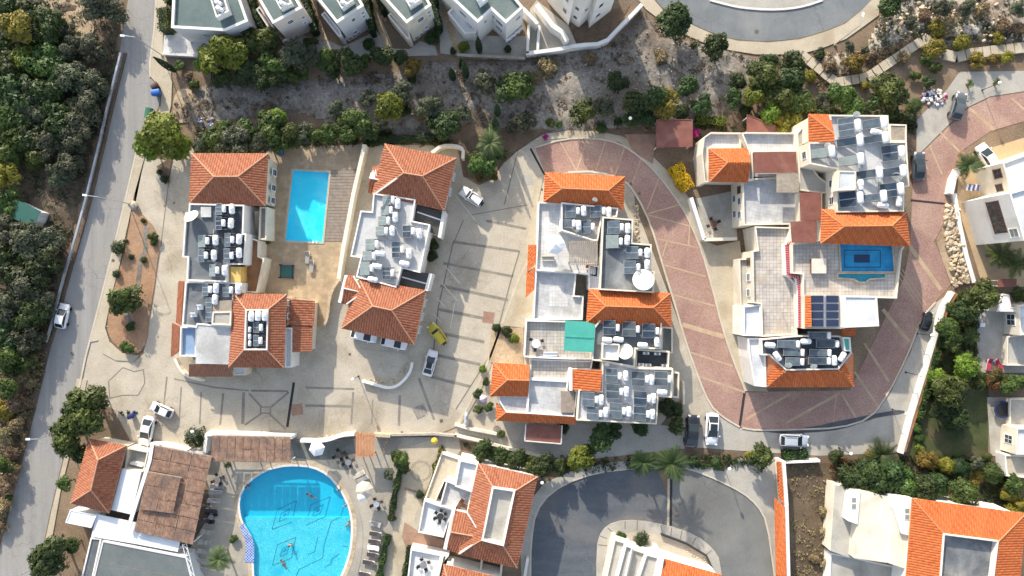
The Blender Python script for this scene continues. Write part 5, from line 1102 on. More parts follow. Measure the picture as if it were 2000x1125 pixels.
# ------------------------------------------------ houses at the right edge
M1 = bld('villa', 1940, 430, 'tall white house with wide brown window at the right edge', 'house')
q1 = [(1972,377),(2070,348),(2100,440),(2000,470)]
block(M1, q1, 9.5, par=.3, deck='roof_white')
win(M1, (2000,470), (1972,377), 9.5, .55, 5.9, 4.6, 2.4, 'glass_dark', 'woodbrown', div=4); win(M1, (2000,470), (1972,377), 9.5, .18, 8.2, 1.2, 1.5, 'shutter', 'white_metal')
M0 = bld('villa', 1960, 340, 'cream house with two brown windows behind the parked white car', 'house'); block(M0, [(1958,318),(2070,278),(2090,350),(1976,382)], 6.0, par=.3, deck='roof_white', wall_m='cream')
win(M0, (1976,382), (1958,318), 6.0, .3, 4.2, 1.0, 1.2, 'glass_dark', 'woodbrown'); win(M0, (1976,382), (1958,318), 6.0, .72, 4.6, 1.3, 1.5, 'glass_dark', 'woodbrown', div=2)
block(M0, [(1930,330),(1958,318),(1972,376),(1942,388)], 2.4, par=.3, deck='deck_tan', wall_m='cream', name='porch_wall', dname='porch_floor')
M2 = bld('villa', 1985, 680, 'cream house with railed roof terrace at the right edge beside the patio', 'house')
block(M2, [(1967,657),(2080,640),(2080,715),(1966,714)], 1.1, par=.4, deck='roof_conc', wall_m='cream', dname='terrace_floor'); block(M2, [(1990,596),(2080,590),(2080,650),(1992,655)], 3.2, par=.3, deck='roof_white', wall_m='cream')
win(M2, (1992,655), (1990,596), 3.2, .5, 1.6, 1.6, 1.6, 'glass_dark', 'white_metal', div=2)
M3 = bld('villa', 1990, 840, 'cream house with shuttered window at the right edge above the garden', 'house')
block(M3, [(1972,778),(2080,780),(2080,838),(1972,836)], 1.1, par=.4, deck='roof_conc', wall_m='cream', dname='terrace_floor'); block(M3, [(1986,836),(2080,838),(2080,890),(1984,888)], 3.2, par=.3, deck='roof_white', wall_m='cream')
win(M3, (1984,888), (1986,836), 3.2, .5, 1.7, 1.2, 1.5, 'glass_dark', 'white_metal', div=2); block(M3, [(1962,888),(2010,890),(2008,934),(1966,930)], 2.0, par=.2, deck='walk', wall_m='white', name='stair_wall', dname='stair_floor')
canopy([(1950,545),(1986,544),(1985,560),(1949,561)], 'maroon', 2.6, 'small maroon carport roof above the round tree at right')
sb = root('entrance_porch', W(1960,590), 'white arched entrance porch wall right of the round green tree', 'porch')
pp = ccw([W2(p, 2.6) for p in ((1946,608),(1958,574),(1970,576),(1974,600),(1988,603),(1985,608))]); b = MB(); b.poly(pp, 2.6); b.skirt(pp, .06, 2.6); b.build('body', 'white', sb); ring_mesh(offset(pp, -.05), offset(pp, .12), 2.55, 2.68).build('coping', 'mortar', sb)
wall('boundary_wall', [(1862,570),(1843,602),(1811,714),(1778,822),(1761,886)], 6.5, .9, 'white', 'long white boundary wall between the red road and the right gardens')
wall('tile_coping_wall', [(1869,573),(1850,605),(1818,717),(1785,824),(1767,882)], 4, .8, 'terracotta', 'red tile strip behind the long white boundary wall')
wall('garden_wall', [(1864,378),(1875,440),(1888,500),(1903,552)], 7, .6, 'white', 'white slatted wall above the boulder slope by the white house')
wall('garden_wall', [(1874,330),(1864,350),(1858,378)], 8, 1.2, 'white', 'curved white wall below the palm beside the parked white car')
wall('garden_wall', [(1530,903),(1602,900)], 4, 1.2, 'white', 'thin white wall along the top of the dry yard')
tw = wall('tile_capped_wall', [(1530,902),(1536,985),(1541,1180)], 7, 2.6, 'white', 'white wall with orange tile slope left of the dry yard')
tiled(tw, [[(1517,902,1.9),(1528,902,2.6),(1533,986,2.6),(1521,972,1.9)][::-1], [(1513,972,1.9),(1533,990,2.7),(1538,1180,2.7),(1517,1180,1.9)][::-1]], 'tile_new')
wall('courtyard_wall', [(712,282),(690,378),(670,484),(661,545)], 6, 2.0, 'cream', 'long cream wall between the courtyard pool and the angled block')
wall('courtyard_wall', [(660,548),(648,566),(642,590),(640,615),(633,637)], 4, 1.2, 'stone', 'curved rubble wall continuing below the long cream courtyard wall', sm=1)
wall('garden_wall', [(707,744),(728,750),(748,756),(760,758),(776,754),(792,740),(802,724),(805,708)], 4, .7, 'white', 'curved white kerb wall around the planting below the angled block', sm=1)
sheet('gravel_bed', [(707,742),(728,748),(760,756),(776,752),(790,740),(800,722),(803,706),(790,690),(700,680),(690,700)], .07, 'concrete')
wall('garden_wall', [(341,700),(350,720),(366,736),(396,743)], 4, 1.0, 'cream', 'curved cream kerb wall below the left block corner', sm=1)
wall('gate_wall', [(843,298),(862,284),(890,284),(905,290),(904,310)], 5, 1.8, 'cream', 'curved cream gate wall at the upper right of the angled block', sm=1)
wall('railing_wall', [(1335,745),(1336,790)], 3, 1.0, 'cream', 'low cream wall right of the crowded solar roof block')
# ------------------------------------------------ vegetation
def leafmesh(name, P, N, S, var, m, aspect=1.5):
    """one small folded leaf quad per point, lying across its normal"""
    n = len(P); N = N/np.maximum(np.linalg.norm(N, axis=1, keepdims=True), 1e-6)
    a = rng.normal(size=(n, 3)); T = np.cross(N, a); T /= np.maximum(np.linalg.norm(T, axis=1, keepdims=True), 1e-6); Bt = np.cross(N, T)
    S = S[:, None]; V = np.empty((n, 4, 3))
    V[:, 0] = P-T*S*aspect; V[:, 1] = P-Bt*S*.62+N*S*.12; V[:, 2] = P+T*S*aspect; V[:, 3] = P+Bt*S*.62+N*S*.12
    me = bpy.data.meshes.new(name); me.vertices.add(n*4); me.vertices.foreach_set('co', V.reshape(-1))
    me.loops.add(n*4); me.loops.foreach_set('vertex_index', np.arange(n*4, dtype=np.int32))
    me.polygons.add(n); me.polygons.foreach_set('loop_start', np.arange(0, n*4, 4, dtype=np.int32)); me.polygons.foreach_set('loop_total', np.full(n, 4, dtype=np.int32))
    me.materials.append(M[m]); me.update(calc_edges=True)
    me.attributes.new('var', 'FLOAT', 'FACE').data.foreach_set('value', np.clip(var, 0, 1).astype(np.float32)); return me
def sph(n):
    d = rng.normal(size=(n, 3)); return d/np.linalg.norm(d, axis=1, keepdims=True)
def crown(m, lobes=13, per=230, leaf=.062, lr=(.30,.46), spread=.66, sq=.8, bias=.0, jit=.7, asp=1.5):
    P = []; N = []; Vv = []
    for k in range(lobes):
        d = sph(1)[0]; d[2] = abs(d[2])*1.0-.25; d /= np.linalg.norm(d); c = d*spread*(rng.random()**.45); c[2] *= sq
        r = rng.uniform(*lr); q = sph(per); q[:, 2] = np.where(q[:, 2] < -.35, -q[:, 2], q[:, 2])
        bump = 1+.22*np.sin(q[:, 0]*5+k)*np.cos(q[:, 1]*6+2*k)
        pp = c+q*(r*bump*rng.uniform(.72, 1.05, per))[:, None]*np.array([1, 1, sq]); P.append(pp); N.append(q+rng.normal(size=(per, 3))*jit*.5+np.array([0, 0, .25]))
        Vv.append(rng.random()*.5+rng.random(per)*.5)
    P = np.vstack(P); N = np.vstack(N); v = np.concatenate(Vv)
    return leafmesh('crown', P, N, leaf*rng.uniform(.6, 1.35, len(P)), v, m, asp)
def trunkmesh(h=1.0):
    b = MB(); b.tube([(0,0,-.05), (.03,.01,h*.35), (-.01,.02,h*.7)], [.085, .065, .05], 8)
    for k in range(5):
        a = 2*math.pi*k/5+.4; b.tube([(0,0,h*.55), (.22*math.cos(a), .22*math.sin(a), h*.85), (.5*math.cos(a), .5*math.sin(a), h*1.12)], [.045, .032, .012], 6)
    return b.mesh('trunk', 'bark', True)
SP = {}
def spec(k, name, m, n, **kw): SP[k] = (name, [crown(m, **kw) for _ in range(n)])
spec('d', 'broadleaf_tree', 'leaf_dark', 3, lobes=15, per=240)
spec('m', 'broadleaf_tree', 'leaf_mid', 3, lobes=14, per=240)
spec('l', 'broadleaf_tree', 'leaf_lime', 2, lobes=14, per=220, leaf=.068)
spec('o', 'olive_tree', 'leaf_olive', 4, lobes=17, per=230, leaf=.048, lr=(.24,.4), spread=.72)
spec('g', 'golden_shrub', 'leaf_gold', 2, lobes=14, per=200, leaf=.07)
spec('r', 'clipped_shrub', 'leaf_dark', 1, lobes=1, per=2200, leaf=.05, lr=(.86,.87), spread=.0, sq=.9, jit=.4)
spec('rl', 'clipped_shrub', 'leaf_mid', 1, lobes=1, per=2200, leaf=.05, lr=(.86,.87), spread=.0, sq=.9, jit=.5)
spec('p', 'flowering_shrub', 'leaf_magenta', 1, lobes=9, per=150, leaf=.10)
spec('e', 'flowering_shrub', 'leaf_red', 1, lobes=11, per=170, leaf=.085)
spec('y', 'dry_shrub', 'leaf_dry', 3, lobes=12, per=150, leaf=.06, asp=2.4, jit=1.6)
spec('x', 'golden_shrub', 'leaf_yellow', 1, lobes=12, per=220, leaf=.075)
TRUNK = trunkmesh()
def plant(k, x, y, rp, label, hz=None, group=None):
    name, protos = SP[k]; bushy = k in ('r', 'rl', 'p', 'e', 'y', 'x', 'g') or rp < 15
    rm0 = rp/PPM; zc = (rm0*.62 if bushy else min(.9+rm0*.75, 3.6)) if hz is None else hz
    rm = rm0*(1-zc/CAMH)*(1.14 if not bushy else 1.06); c = W(x, y, zc)
    r = root(name, (c[0], c[1], 0), label, 'shrub' if bushy else 'tree', group)
    o = bpy.data.objects.new('crown', protos[int(rng.integers(len(protos)))]); C.objects.link(o); o.parent = r
    o.location = (0, 0, zc); s = rm; o.scale = (s*rng.uniform(.94,1.08), s*rng.uniform(.94,1.08), s*(rng.uniform(.85,1.05) if not bushy else .85)); o.rotation_euler = (0, 0, rng.uniform(0, 6.28))
    t_ = bpy.data.objects.new('trunk', TRUNK); C.objects.link(t_); t_.parent = r; t_.scale = (rm*.9, rm*.9, max(.2, zc-.0)); t_.rotation_euler = (0, 0, rng.uniform(0, 6.28))
    return r
KIND = {'d': 'dark green tree', 'm': 'green leafy tree', 'l': 'bright yellow-green tree', 'o': 'grey-green olive tree', 'g': 'golden-green shrub', 'r': 'clipped dark round shrub', 'rl': 'clipped bright green round shrub', 'p': 'magenta flowering shrub', 'e': 'red-flecked shrub', 'y': 'dry brown shrub', 'x': 'yellow shrub'}
def cluster(where, group, items):
    """plants of one place; each label says its kind, the place and its turn from the top among its kind there"""
    cnt = {}
    for it in items:
        k = KIND[it[3]] if 'shrub' in KIND[it[3]] else it[3]+('s' if it[2] < 15 else ''); cnt.setdefault(k, []).append(it)
    for k, L in cnt.items():
        L.sort(key=lambda i: (i[1], i[0]))
        for i, it in enumerate(L):
            nm = KIND[it[3]]
            if it[2] < 15 and 'shrub' not in nm: nm = nm.replace('tree', 'bush')
            lab = nm+' '+where if len(L) == 1 else '%s %s, %s from the top' % (nm, where, ORD[i])
            plant(it[3], it[0], it[1], it[2]*(1.18 if 'wood' in where else 1), lab, it[4] if len(it) > 4 else (min(2.1, .5+it[2]/PPM*.5) if 'wood' in where else None), group)
cluster('in the wood at the top left', 'trees in the left wood', [(12,12,26,'d'),(36,52,30,'g',3.5),(60,24,24,'d'),(98,55,32,'d'),(205,18,36,'o'),(5,95,24,'d'),(180,92,28,'o'),(92,126,32,'m'),(58,118,26,'l'),(135,100,22,'o'),(145,150,30,'o'),(112,160,24,'d'),(70,78,26,'d'),(20,140,30,'d'),(128,62,18,'o')])
cluster('in the wood left of the guard rail', 'trees in the left wood', [(38,180,36,'d'),(88,190,32,'d'),(186,160,24,'o'),(66,215,30,'o'),(165,200,28,'o'),(24,232,36,'m'),(118,240,32,'d'),(168,240,28,'o'),(60,264,30,'d'),(112,285,30,'o'),(152,275,28,'o'),(25,290,36,'m'),(140,322,26,'o'),(72,305,24,'m'),(8,345,26,'g',2.5),(116,345,22,'o'),(18,395,26,'m')])
cluster('in the wood below the teal shed', 'trees in the left wood', [(30,455,30,'o'),(76,475,36,'o'),(20,512,38,'d'),(82,522,34,'d'),(44,562,36,'o'),(86,572,26,'o'),(14,598,32,'o'),(62,615,32,'d'),(18,650,32,'d'),(54,660,28,'o'),(26,700,30,'m'),(92,600,20,'o')])
cluster('on the verge left of the road', 'scrub along the left road', [(62,705,16,'y'),(44,735,20,'y'),(18,755,22,'m'),(60,750,14,'y'),(30,785,20,'y'),(8,800,20,'g',1),(50,790,12,'y'),(36,830,18,'y'),(12,850,20,'y'),(48,850,10,'y'),(26,880,16,'y'),(6,905,18,'m'),(32,915,12,'y'),(14,945,18,'y'),(4,990,20,'y'),(18,975,10,'m'),(2,1030,14,'y')])
cluster('above the gravel bank', 'trees along the gravel bank', [(440,112,46,'l'),(402,125,22,'l'),(465,88,26,'l'),(510,80,34,'m'),(532,125,28,'m'),(486,145,28,'d'),(512,158,22,'d'),(572,112,30,'o'),(566,146,20,'m',1.6),(592,138,16,'m',1.4),(612,108,22,'o'),(643,116,24,'m'),(688,122,30,'d'),(652,140,16,'d'),(545,155,20,'d'),(432,152,24,'d'),(608,86,16,'d'),(805,132,20,'g',2),(748,108,24,'d'),(782,112,16,'d'),(804,152,12,'d'),(720,86,14,'d'),(735,108,14,'o'),(708,122,16,'m'),(352,130,12,'m'),(370,150,10,'y'),(380,165,12,'m')])
cluster('beside the zigzag villa', 'trees along the gravel bank', [(906,92,12,'l'),(992,96,9,'d'),(885,100,8,'d'),(946,160,26,'o'),(1008,172,36,'m'),(845,75,14,'d'),(856,60,12,'d')])
cluster('between the gravel bank and the courtyard', 'trees below the gravel bank', [(320,268,44,'l'),(290,285,26,'l'),(352,290,26,'l'),(418,275,26,'m'),(468,278,36,'o'),(530,250,32,'m'),(568,262,26,'m'),(502,292,24,'o'),(544,232,20,'l'),(438,250,16,'m'),(614,262,20,'m',1.6),(640,262,18,'m',1.4),(656,215,20,'o'),(700,238,28,'m'),(684,262,20,'m'),(722,195,20,'o'),(762,210,30,'l'),(784,182,24,'o'),(838,208,26,'o'),(872,245,30,'d'),(904,226,18,'o'),(790,215,14,'d'),(848,240,18,'d'),(590,268,18,'o'),(820,225,14,'y'),(395,282,22,'o'),(440,285,24,'o'),(520,278,24,'o'),(550,282,20,'m'),(480,258,22,'m'),(600,250,16,'o'),(720,258,20,'d'),(742,240,18,'o'),(665,245,18,'m'),(520,228,16,'m')])
cluster('on the slope above the red road', 'trees above the red road', [(1024,238,24,'o'),(1000,250,14,'o'),(1076,240,10,'m'),(1092,242,8,'m'),(1140,220,26,'m'),(1176,214,24,'o'),(1206,160,20,'d'),(1246,205,30,'d'),(1276,192,28,'d'),(1302,205,28,'g',2.4),(1236,232,20,'d'),(1175,250,11,'rl'),(1207,238,10,'r'),(1066,268,7,'p'),(1357,260,11,'p'),(1364,270,8,'m'),(1265,230,18,'d'),(1070,130,22,'y',.5),(1050,150,16,'y',.5),(1150,118,18,'y',.4),(1290,112,16,'y',.4),(1340,170,22,'d'),(1370,205,20,'d'),(1330,220,18,'d')])
cluster('beside the upper curved road', 'trees beside the upper road', [(1318,42,36,'d'),(1397,93,25,'d'),(1355,88,8,'m'),(1740,12,26,'d'),(1600,105,12,'d'),(1660,90,12,'o')])
cluster('north of the stepped block', 'trees north of the stepped block', [(1490,152,34,'m'),(1474,182,26,'l'),(1522,192,30,'m'),(1545,160,30,'d'),(1500,122,18,'d'),(1548,125,26,'d'),(1502,218,26,'l'),(1562,198,26,'m'),(1522,240,24,'g',2),(1545,232,22,'g',2),(1592,215,14,'e'),(1610,195,22,'o'),(1640,185,28,'m'),(1664,208,24,'m'),(1736,180,38,'m'),(1706,200,22,'d'),(1690,168,11,'g'),(1785,207,17,'rl'),(1580,150,14,'g'),(1440,160,18,'d'),(1430,195,20,'d'),(1455,215,14,'d'),(1600,232,18,'d'),(1680,222,16,'d'),(1740,215,18,'d'),(1775,232,14,'d')])
cluster('along the stepped footpath', 'shrubs along the stepped path', [(1668,124,21,'g'),(1825,98,20,'g'),(1810,115,14,'m'),(1826,132,14,'m'),(1786,148,12,'m'),(1812,160,14,'d'),(1830,55,17,'g'),(1876,84,19,'g'),(1906,118,17,'g'),(1940,116,13,'g'),(1966,113,13,'g'),(1850,50,20,'y'),(1800,32,16,'y'),(1920,20,18,'y'),(1960,50,16,'y'),(1985,20,16,'o'),(1950,75,12,'g'),(1840,15,18,'o'),(1780,45,16,'o'),(1700,110,12,'y'),(1620,130,14,'y'),(1690,98,10,'o'),(1745,95,10,'y'),(1990,60,16,'y'),(1890,15,16,'o'),(1765,110,14,'y')])
cluster('in the gardens behind the long white wall', 'garden plants at the right', [(1918,580,33,'m'),(1850,640,22,'m'),(1858,668,18,'m'),(1892,655,14,'m'),(1848,765,36,'m'),(1830,740,20,'l'),(1885,715,26,'l'),(1942,742,22,'e'),(1978,750,22,'m'),(1908,742,18,'m'),(1832,698,11,'g'),(1838,800,22,'d'),(1866,815,26,'d'),(1880,608,24,'d'),(1990,575,18,'m'),(1862,605,16,'m')])
cluster('in the dense bottom right garden', 'garden plants at the right', [(1662,932,30,'d'),(1702,936,34,'d'),(1745,928,32,'d'),(1770,950,30,'m'),(1805,955,32,'d'),(1722,962,24,'m'),(1768,975,20,'d'),(1690,915,24,'d'),(1832,945,24,'d'),(1810,900,20,'g'),(1845,908,18,'g'),(1874,915,21,'r'),(1880,962,32,'m'),(1852,985,18,'e'),(1906,932,18,'g'),(1937,925,23,'rl'),(1905,902,15,'o'),(1925,894,12,'m'),(1796,878,12,'l'),(1790,836,12,'m'),(1796,856,11,'rl'),(1972,962,22,'g'),(1985,990,22,'g'),(1980,945,18,'m'),(1640,905,18,'e'),(1700,895,16,'e')])
cluster('in the planting along the lane', 'plants along the lower lane', [(945,877,22,'d'),(975,890,20,'d'),(1010,896,22,'d'),(1060,906,24,'d'),(1036,908,18,'m'),(1134,893,28,'l'),(1176,852,28,'d'),(1150,880,16,'d'),(1092,912,18,'d'),(1322,830,20,'d'),(1250,835,18,'d'),(1302,795,18,'d'),(1320,800,16,'d'),(1486,892,25,'m'),(1466,892,14,'g'),(1400,906,14,'d'),(1354,900,12,'d'),(1632,890,16,'d'),(1200,840,16,'d'),(1100,835,12,'d')])
cluster('in the small garden of the middle lower block', 'plants in the middle garden', [(943,720,9,'l'),(990,648,12,'d'),(1005,662,11,'l'),(934,800,10,'m'),(980,848,9,'m'),(935,770,12,'d'),(955,795,10,'m'),(950,745,10,'d'),(970,640,10,'d')])
cluster('beside the restaurant', 'trees beside the restaurant', [(168,800,46,'m'),(135,848,40,'m'),(190,778,24,'m'),(155,882,22,'d'),(130,943,16,'m'),(106,1082,40,'d'),(88,1112,26,'d'),(142,1064,18,'d'),(383,855,23,'r')])
cluster('on the restaurant terrace', 'plants on the pool terrace', [(785,898,18,'m'),(772,890,12,'d'),(760,928,13,'o'),(792,912,14,'d'),(850,950,9,'r'),(820,966,9,'r'),(457,1052,10,'m'),(765,1010,9,'e'),(862,896,9,'m'),(850,910,8,'d')])
cluster('beside the car park', 'plants beside the car park', [(845,478,14,'d'),(843,500,14,'d'),(944,325,24,'m'),(930,312,16,'m'),(962,342,13,'g'),(938,342,14,'e'),(975,300,16,'m')])
cluster('on the planted island by the left road', 'plants on the left island', [(232,484,16,'r'),(242,585,32,'m',1.8),(256,598,14,'d'),(300,462,11,'m'),(302,474,8,'d'),(281,507,7,'rl'),(257,502,6,'r'),(228,535,9,'r'),(257,637,12,'d'),(248,678,14,'m'),(280,430,6,'m'),(246,470,5,'m'),(322,350,9,'r'),(311,336,6,'r')])
cluster('inside the lower ring road', 'plants on the ring island', [(1212,1048,13,'d'),(1253,1053,16,'r')])
cluster('in the dry yard', 'dry yard scrub', [(1618,1040,18,'y',.5),(1612,1000,12,'y',.4),(1590,1090,12,'y',.4),(1615,1100,14,'y',.4)])
# yellow bush beside the red road: elongated
# hedges
def hedge(line, wpx, h, label, m='leaf_dark'):
    q = [Vector(W2(p, h*.8)) for p in line]; wd = wpx/PPM; r = root('hedge', (q[0].x, q[0].y, 0), label, 'hedge'); P = []; N = []; core = MB()
    for a, c in zip(q[:-1], q[1:]):
        d = c-a; L = d.length; d.normalize(); nn = Vector((-d.y, d.x)); k = int(L*(wd+2*h)*(42 if m != 'leaf_yellow' else 90))
        t_ = rng.random(k)*L; s = rng.random(k)*(wd+2*h); 
        for i in range(k):
            b0 = a+d*t_[i]; bu = .12*math.sin(t_[i]*2.3)+rng.normal()*.05
            if s[i] < h: o = nn*(wd/2+bu); p = (b0.x+o.x, b0.y+o.y, s[i]); n_ = (nn.x, nn.y, .3)
            elif s[i] < h+wd: o = nn*(wd/2-(s[i]-h)); p = (b0.x+o.x, b0.y+o.y, h+bu); n_ = (0, 0, 1)
            else: o = nn*(-wd/2-bu); p = (b0.x+o.x, b0.y+o.y, s[i]-h-wd); n_ = (-nn.x, -nn.y, .3)
            P.append(p); N.append(n_)
        core.bar((a.x, a.y, h*.46), (c.x, c.y, h*.46), wd*.82, h*.88)
    P = np.array(P); N = np.array(N)+rng.normal(size=(len(P), 3))*.4
    v = np.clip(.5+.35*np.sin(P[:, 0]*1.7)*np.cos(P[:, 1]*1.3)+rng.normal(size=len(P))*.2, 0, 1)
    ob('foliage', leafmesh('foliage', P, N, .10*rng.uniform(.6, 1.4, len(P)), v, m), r); core.build('stems', M['leaf_cyp' if m != 'leaf_yellow' else 'leaf_gold'], r)
hedge([(1319,322),(1330,345),(1345,370)], 25, 1.5, 'bright yellow elongated hedge bush at the outer edge of the red road', 'leaf_yellow')
hedge([(716,277),(780,272),(850,268)], 14, 1.2, 'long clipped dark hedge above the angled block', 'leaf_dark')
hedge([(1360,232),(1418,236)], 13, 1.3, 'yellow-green clipped hedge beside the maroon carport', 'leaf_lime')
hedge([(319,16),(321,60)], 20, 2.2, 'thick dark hedge between the left road and corner villa', 'leaf_mid')
hedge([(322,-10),(330,2)], 14, 1.6, 'short hedge at the top edge beside the left road', 'leaf_mid')
hedge([(714,-12),(720,30),(726,62)], 11, 3.0, 'tall dark hedge between the grey villa and stepping stones', 'leaf_cyp')
hedge([(738,-12),(748,22)], 9, 2.6, 'dark hedge left of the cream villa', 'leaf_cyp')
hedge([(845,-12),(850,25),(858,52)], 11, 3.0, 'tall dark hedge between the cream and zigzag villas', 'leaf_cyp')
hedge([(592,-12),(604,25),(614,62)], 13, 2.2, 'dark hedge right of the pink villa', 'leaf_cyp')
hedge([(486,-10),(500,35),(518,60)], 11, 2.0, 'dark hedge between corner villa and pink villa', 'leaf_dark')
hedge([(786,902),(776,940),(768,980),(762,1016)], 10, 1.0, 'narrow upper hedge between pool terrace and villa walk', 'leaf_dark')
hedge([(757,1046),(748,1085),(738,1140)], 11, 1.0, 'clipped green hedge beside the lower sun loungers', 'leaf_mid')
hedge([(799,1068),(786,1140)], 7, 1.0, 'thin hedge left of the barbecue terrace', 'leaf_dark')
hedge([(864,872),(852,905),(842,950),(826,980)], 6, .8, 'thin planting strip left of the sunken-roof villa', 'leaf_gold')
hedge([(1530,889),(1578,888)], 16, 1.2, 'clipped hedge below the silver parked car', 'leaf_mid')
hedge([(1842,650),(1812,760),(1796,820)], 7, 1.5, 'climbing hedge behind the long white wall', 'leaf_mid')
hedge([(1910,742),(1960,745),(2010,748)], 20, 1.3, 'mixed hedge between the two right gardens', 'leaf_mid')
# cypresses
def cypress(x, y, hp, label, rp=6):
    h = hp; r = root('cypress_tree', W(x, y), label, 'tree', 'cypress trees')
    n = 1700; t_ = rng.random(n)**.8; a = rng.random(n)*6.283; R0 = rp/PPM*np.sin(np.clip(t_*.95+.08, 0, 1)*math.pi)**.6*(1-.35*t_)*rng.uniform(.7, 1.1, n)
    P = np.stack([R0*np.cos(a), R0*np.sin(a), .3+t_*h], 1); N = np.stack([np.cos(a), np.sin(a), .5+0*a], 1)+rng.normal(size=(n, 3))*.3
    ob('crown', leafmesh('crown', P, N, .09*rng.uniform(.6, 1.3, n), rng.random(n), 'leaf_cyp'), r, True); ob('trunk', MB().tube([(0,0,0),(0,0,h*.8)], [.12,.03], 7).mesh('trunk', 'bark'), r, True)
for x, y, h, lab in ((886,156,5,'thin cypress left of the pair on the gravel bank'),(912,152,7,'taller cypress on the gravel bank below the zigzag villa'),(904,134,4,'small cypress between two cypresses on the gravel bank'),(937,103,6,'cypress in the yard of the zigzag villa'),(972,226,6,'upper cypress beside the bright round tree'),(968,250,6,'lower cypress beside the bright round tree'),(344,140,6,'leaning dark cypress beside the left road pavement')): cypress(x, y, h, lab, 7)
# palms
def palm_mesh(nf=20, L=1.0, m='leaf_palm', droop=.55, seed=0):
    rg = np.random.default_rng(seed); P = []; N = []; V = []; F = []; var = []
    for k in range(nf):
        a = 2.399*k; el = rg.uniform(.0, 1.1)*(1-k/nf*.0); ln = L*rg.uniform(.85, 1.1)*(1 if el < .8 else .8); d = Vector((math.cos(a), math.sin(a), 0)); s = Vector((-d.y, d.x, 0)); vv = rg.random()
        pts = []
        for i in range(11):
            t_ = i/10; pts.append(d*ln*t_*math.cos(el*(1-t_*.6))+Vector((0, 0, ln*(math.sin(el)*t_-droop*t_*t_))))
        for i in range(10):
            for side in (-1, 1):
                for h in (0, .5):
                    p = pts[i].lerp(pts[i+1], h); wl = ln*.30*math.sin(math.pi*(.12+.86*(i+h)/10))**.7; dirv = (pts[i+1]-pts[i]).normalized()
                    tip = p+s*side*wl+dirv*wl*.55-Vector((0, 0, wl*.35)); b0 = len(V); wv = dirv*ln*.022
                    V += [p-wv, p+wv, tip]; F.append((b0, b0+1, b0+2)); var.append(min(1, max(0, vv*.6+rg.random()*.4)))
            b0 = len(V); wv = s*ln*.012; V += [pts[i]-wv, pts[i]+wv, pts[i+1]+wv, pts[i+1]-wv]; F.append((b0, b0+1, b0+2, b0+3)); var.append(.9)
    me = mesh('crown', V, F, m); me.attributes.new('var', 'FLOAT', 'FACE').data.foreach_set('value', var); return me
PALM = [palm_mesh(22, 1, 'leaf_palm', .5, 1), palm_mesh(18, 1, 'leaf_mid', .35, 2), palm_mesh(26, 1, 'leaf_dark', .3, 3)]
PTR = MB().tube([(0,0,0),(.02,0,.3),(-.01,.01,.65),(0,0,1)], [.2,.15,.14,.17], 9).mesh('trunk', 'palmbark', True)
def palm(x, y, rp, h, k, label):
    c = W(x, y, h); r = root('palm_tree', (c[0], c[1], 0), label, 'palm', 'palm trees'); o = ob('crown', PALM[k], r, True); o.location.z = h; s = rp/PPM*(1-h/CAMH)*1.05; o.scale = (s, s, s); o.rotation_euler.z = rng.uniform(0, 6); t_ = ob('trunk', PTR, r, True); t_.scale = (1, 1, h)
for a in ((958,280,30,3.5,0,'fan palm at the upper corner of the car park'),(952,312,22,2.6,0,'lower fan palm at the car park corner'),(962,258,18,2.2,0,'small palm highest at the car park corner'),(428,1092,28,3,0,'palm left of the big pool near the blue steps'),(1312,905,34,4.5,2,'larger of two palms above the lower ring road drain'),(1256,903,27,4,2,'smaller of two palms above the lower ring road'),(1892,322,25,2.2,2,'dark bushy palm beside the parked white car'),(1955,498,28,3,1,'yellow-green palm below the white house'),(1985,515,30,3.4,1,'darker palm below the white house at the right edge'),(1890,712,26,2,1,'bright palm in the garden behind the long white wall'),(1866,836,22,1.2,2,'dark spiky palm on the lawn'),(1722,888,30,1.2,2,'dark spiky agave at the end of the lane'),(1895,656,18,1.4,1,'small palm near the patio'),(1895,163,9,.8,1,'small cycad on the pale paving left of the globe lamp'),(1948,160,8,.8,1,'small cycad under the globe lamp'),(522,472,7,.5,0,'small pale agave at the stair corner of the left block'),(445,908,7,.8,2,'dark spiky plant beside the narrow reed roof')): palm(*a)
# low cover that nobody could count
def tufts(name, pts, n, size, m, label, zmax=.5, tall=.3):
    p = [W2(q) for q in pts]; xs = [a[0] for a in p]; ys = [a[1] for a in p]; P = []; N = []; v = []; S = []
    while len(P) < n*9:
        x, y = rng.uniform(min(xs), max(xs)), rng.uniform(min(ys), max(ys))
        if not inside(x, y, p) or noise.noise((x*.22, y*.22, 3.1)) < rng.uniform(-.55, .35): continue
        sz = size*rng.uniform(.5, 1.5); vv = rng.random()
        for k in range(9):
            d = sph(1)[0]; d[2] = abs(d[2]); P.append((x+d[0]*sz, y+d[1]*sz, zmax*.4+d[2]*sz*.8*tall/.3)); N.append(d+rng.normal(size=3)*.7); v.append(vv*.6+rng.random()*.4); S.append(sz*.36)
    tag(ob(name, leafmesh(name, np.array(P), np.array(N), np.array(S), np.array(v), m, 1.9)), label, 'ground cover', kind='stuff')
tufts('dry_grass', BANK, 1300, .26, 'leaf_dry', 'dry grass and weeds scattered over the gravel bank')
tufts('low_weeds', BANK, 350, .22, 'leaf_olive', 'grey-green weeds scattered over the gravel bank')
HILL = [(1690,90),(1722,25),(1725,-20),(2040,-20),(2040,78),(1900,88),(1845,98),(1780,72),(1700,118)]
tufts('low_weeds', HILL, 650, .3, 'leaf_olive', 'grey-green scrub covering the rocky hillside at top right', .8); tufts('dry_grass', HILL, 450, .26, 'leaf_dry', 'dry grass on the rocky hillside at top right', .8)
VERGE = [(-40,690),(92,690),(68,800),(42,900),(16,1000),(-20,1125),(-60,1125)]
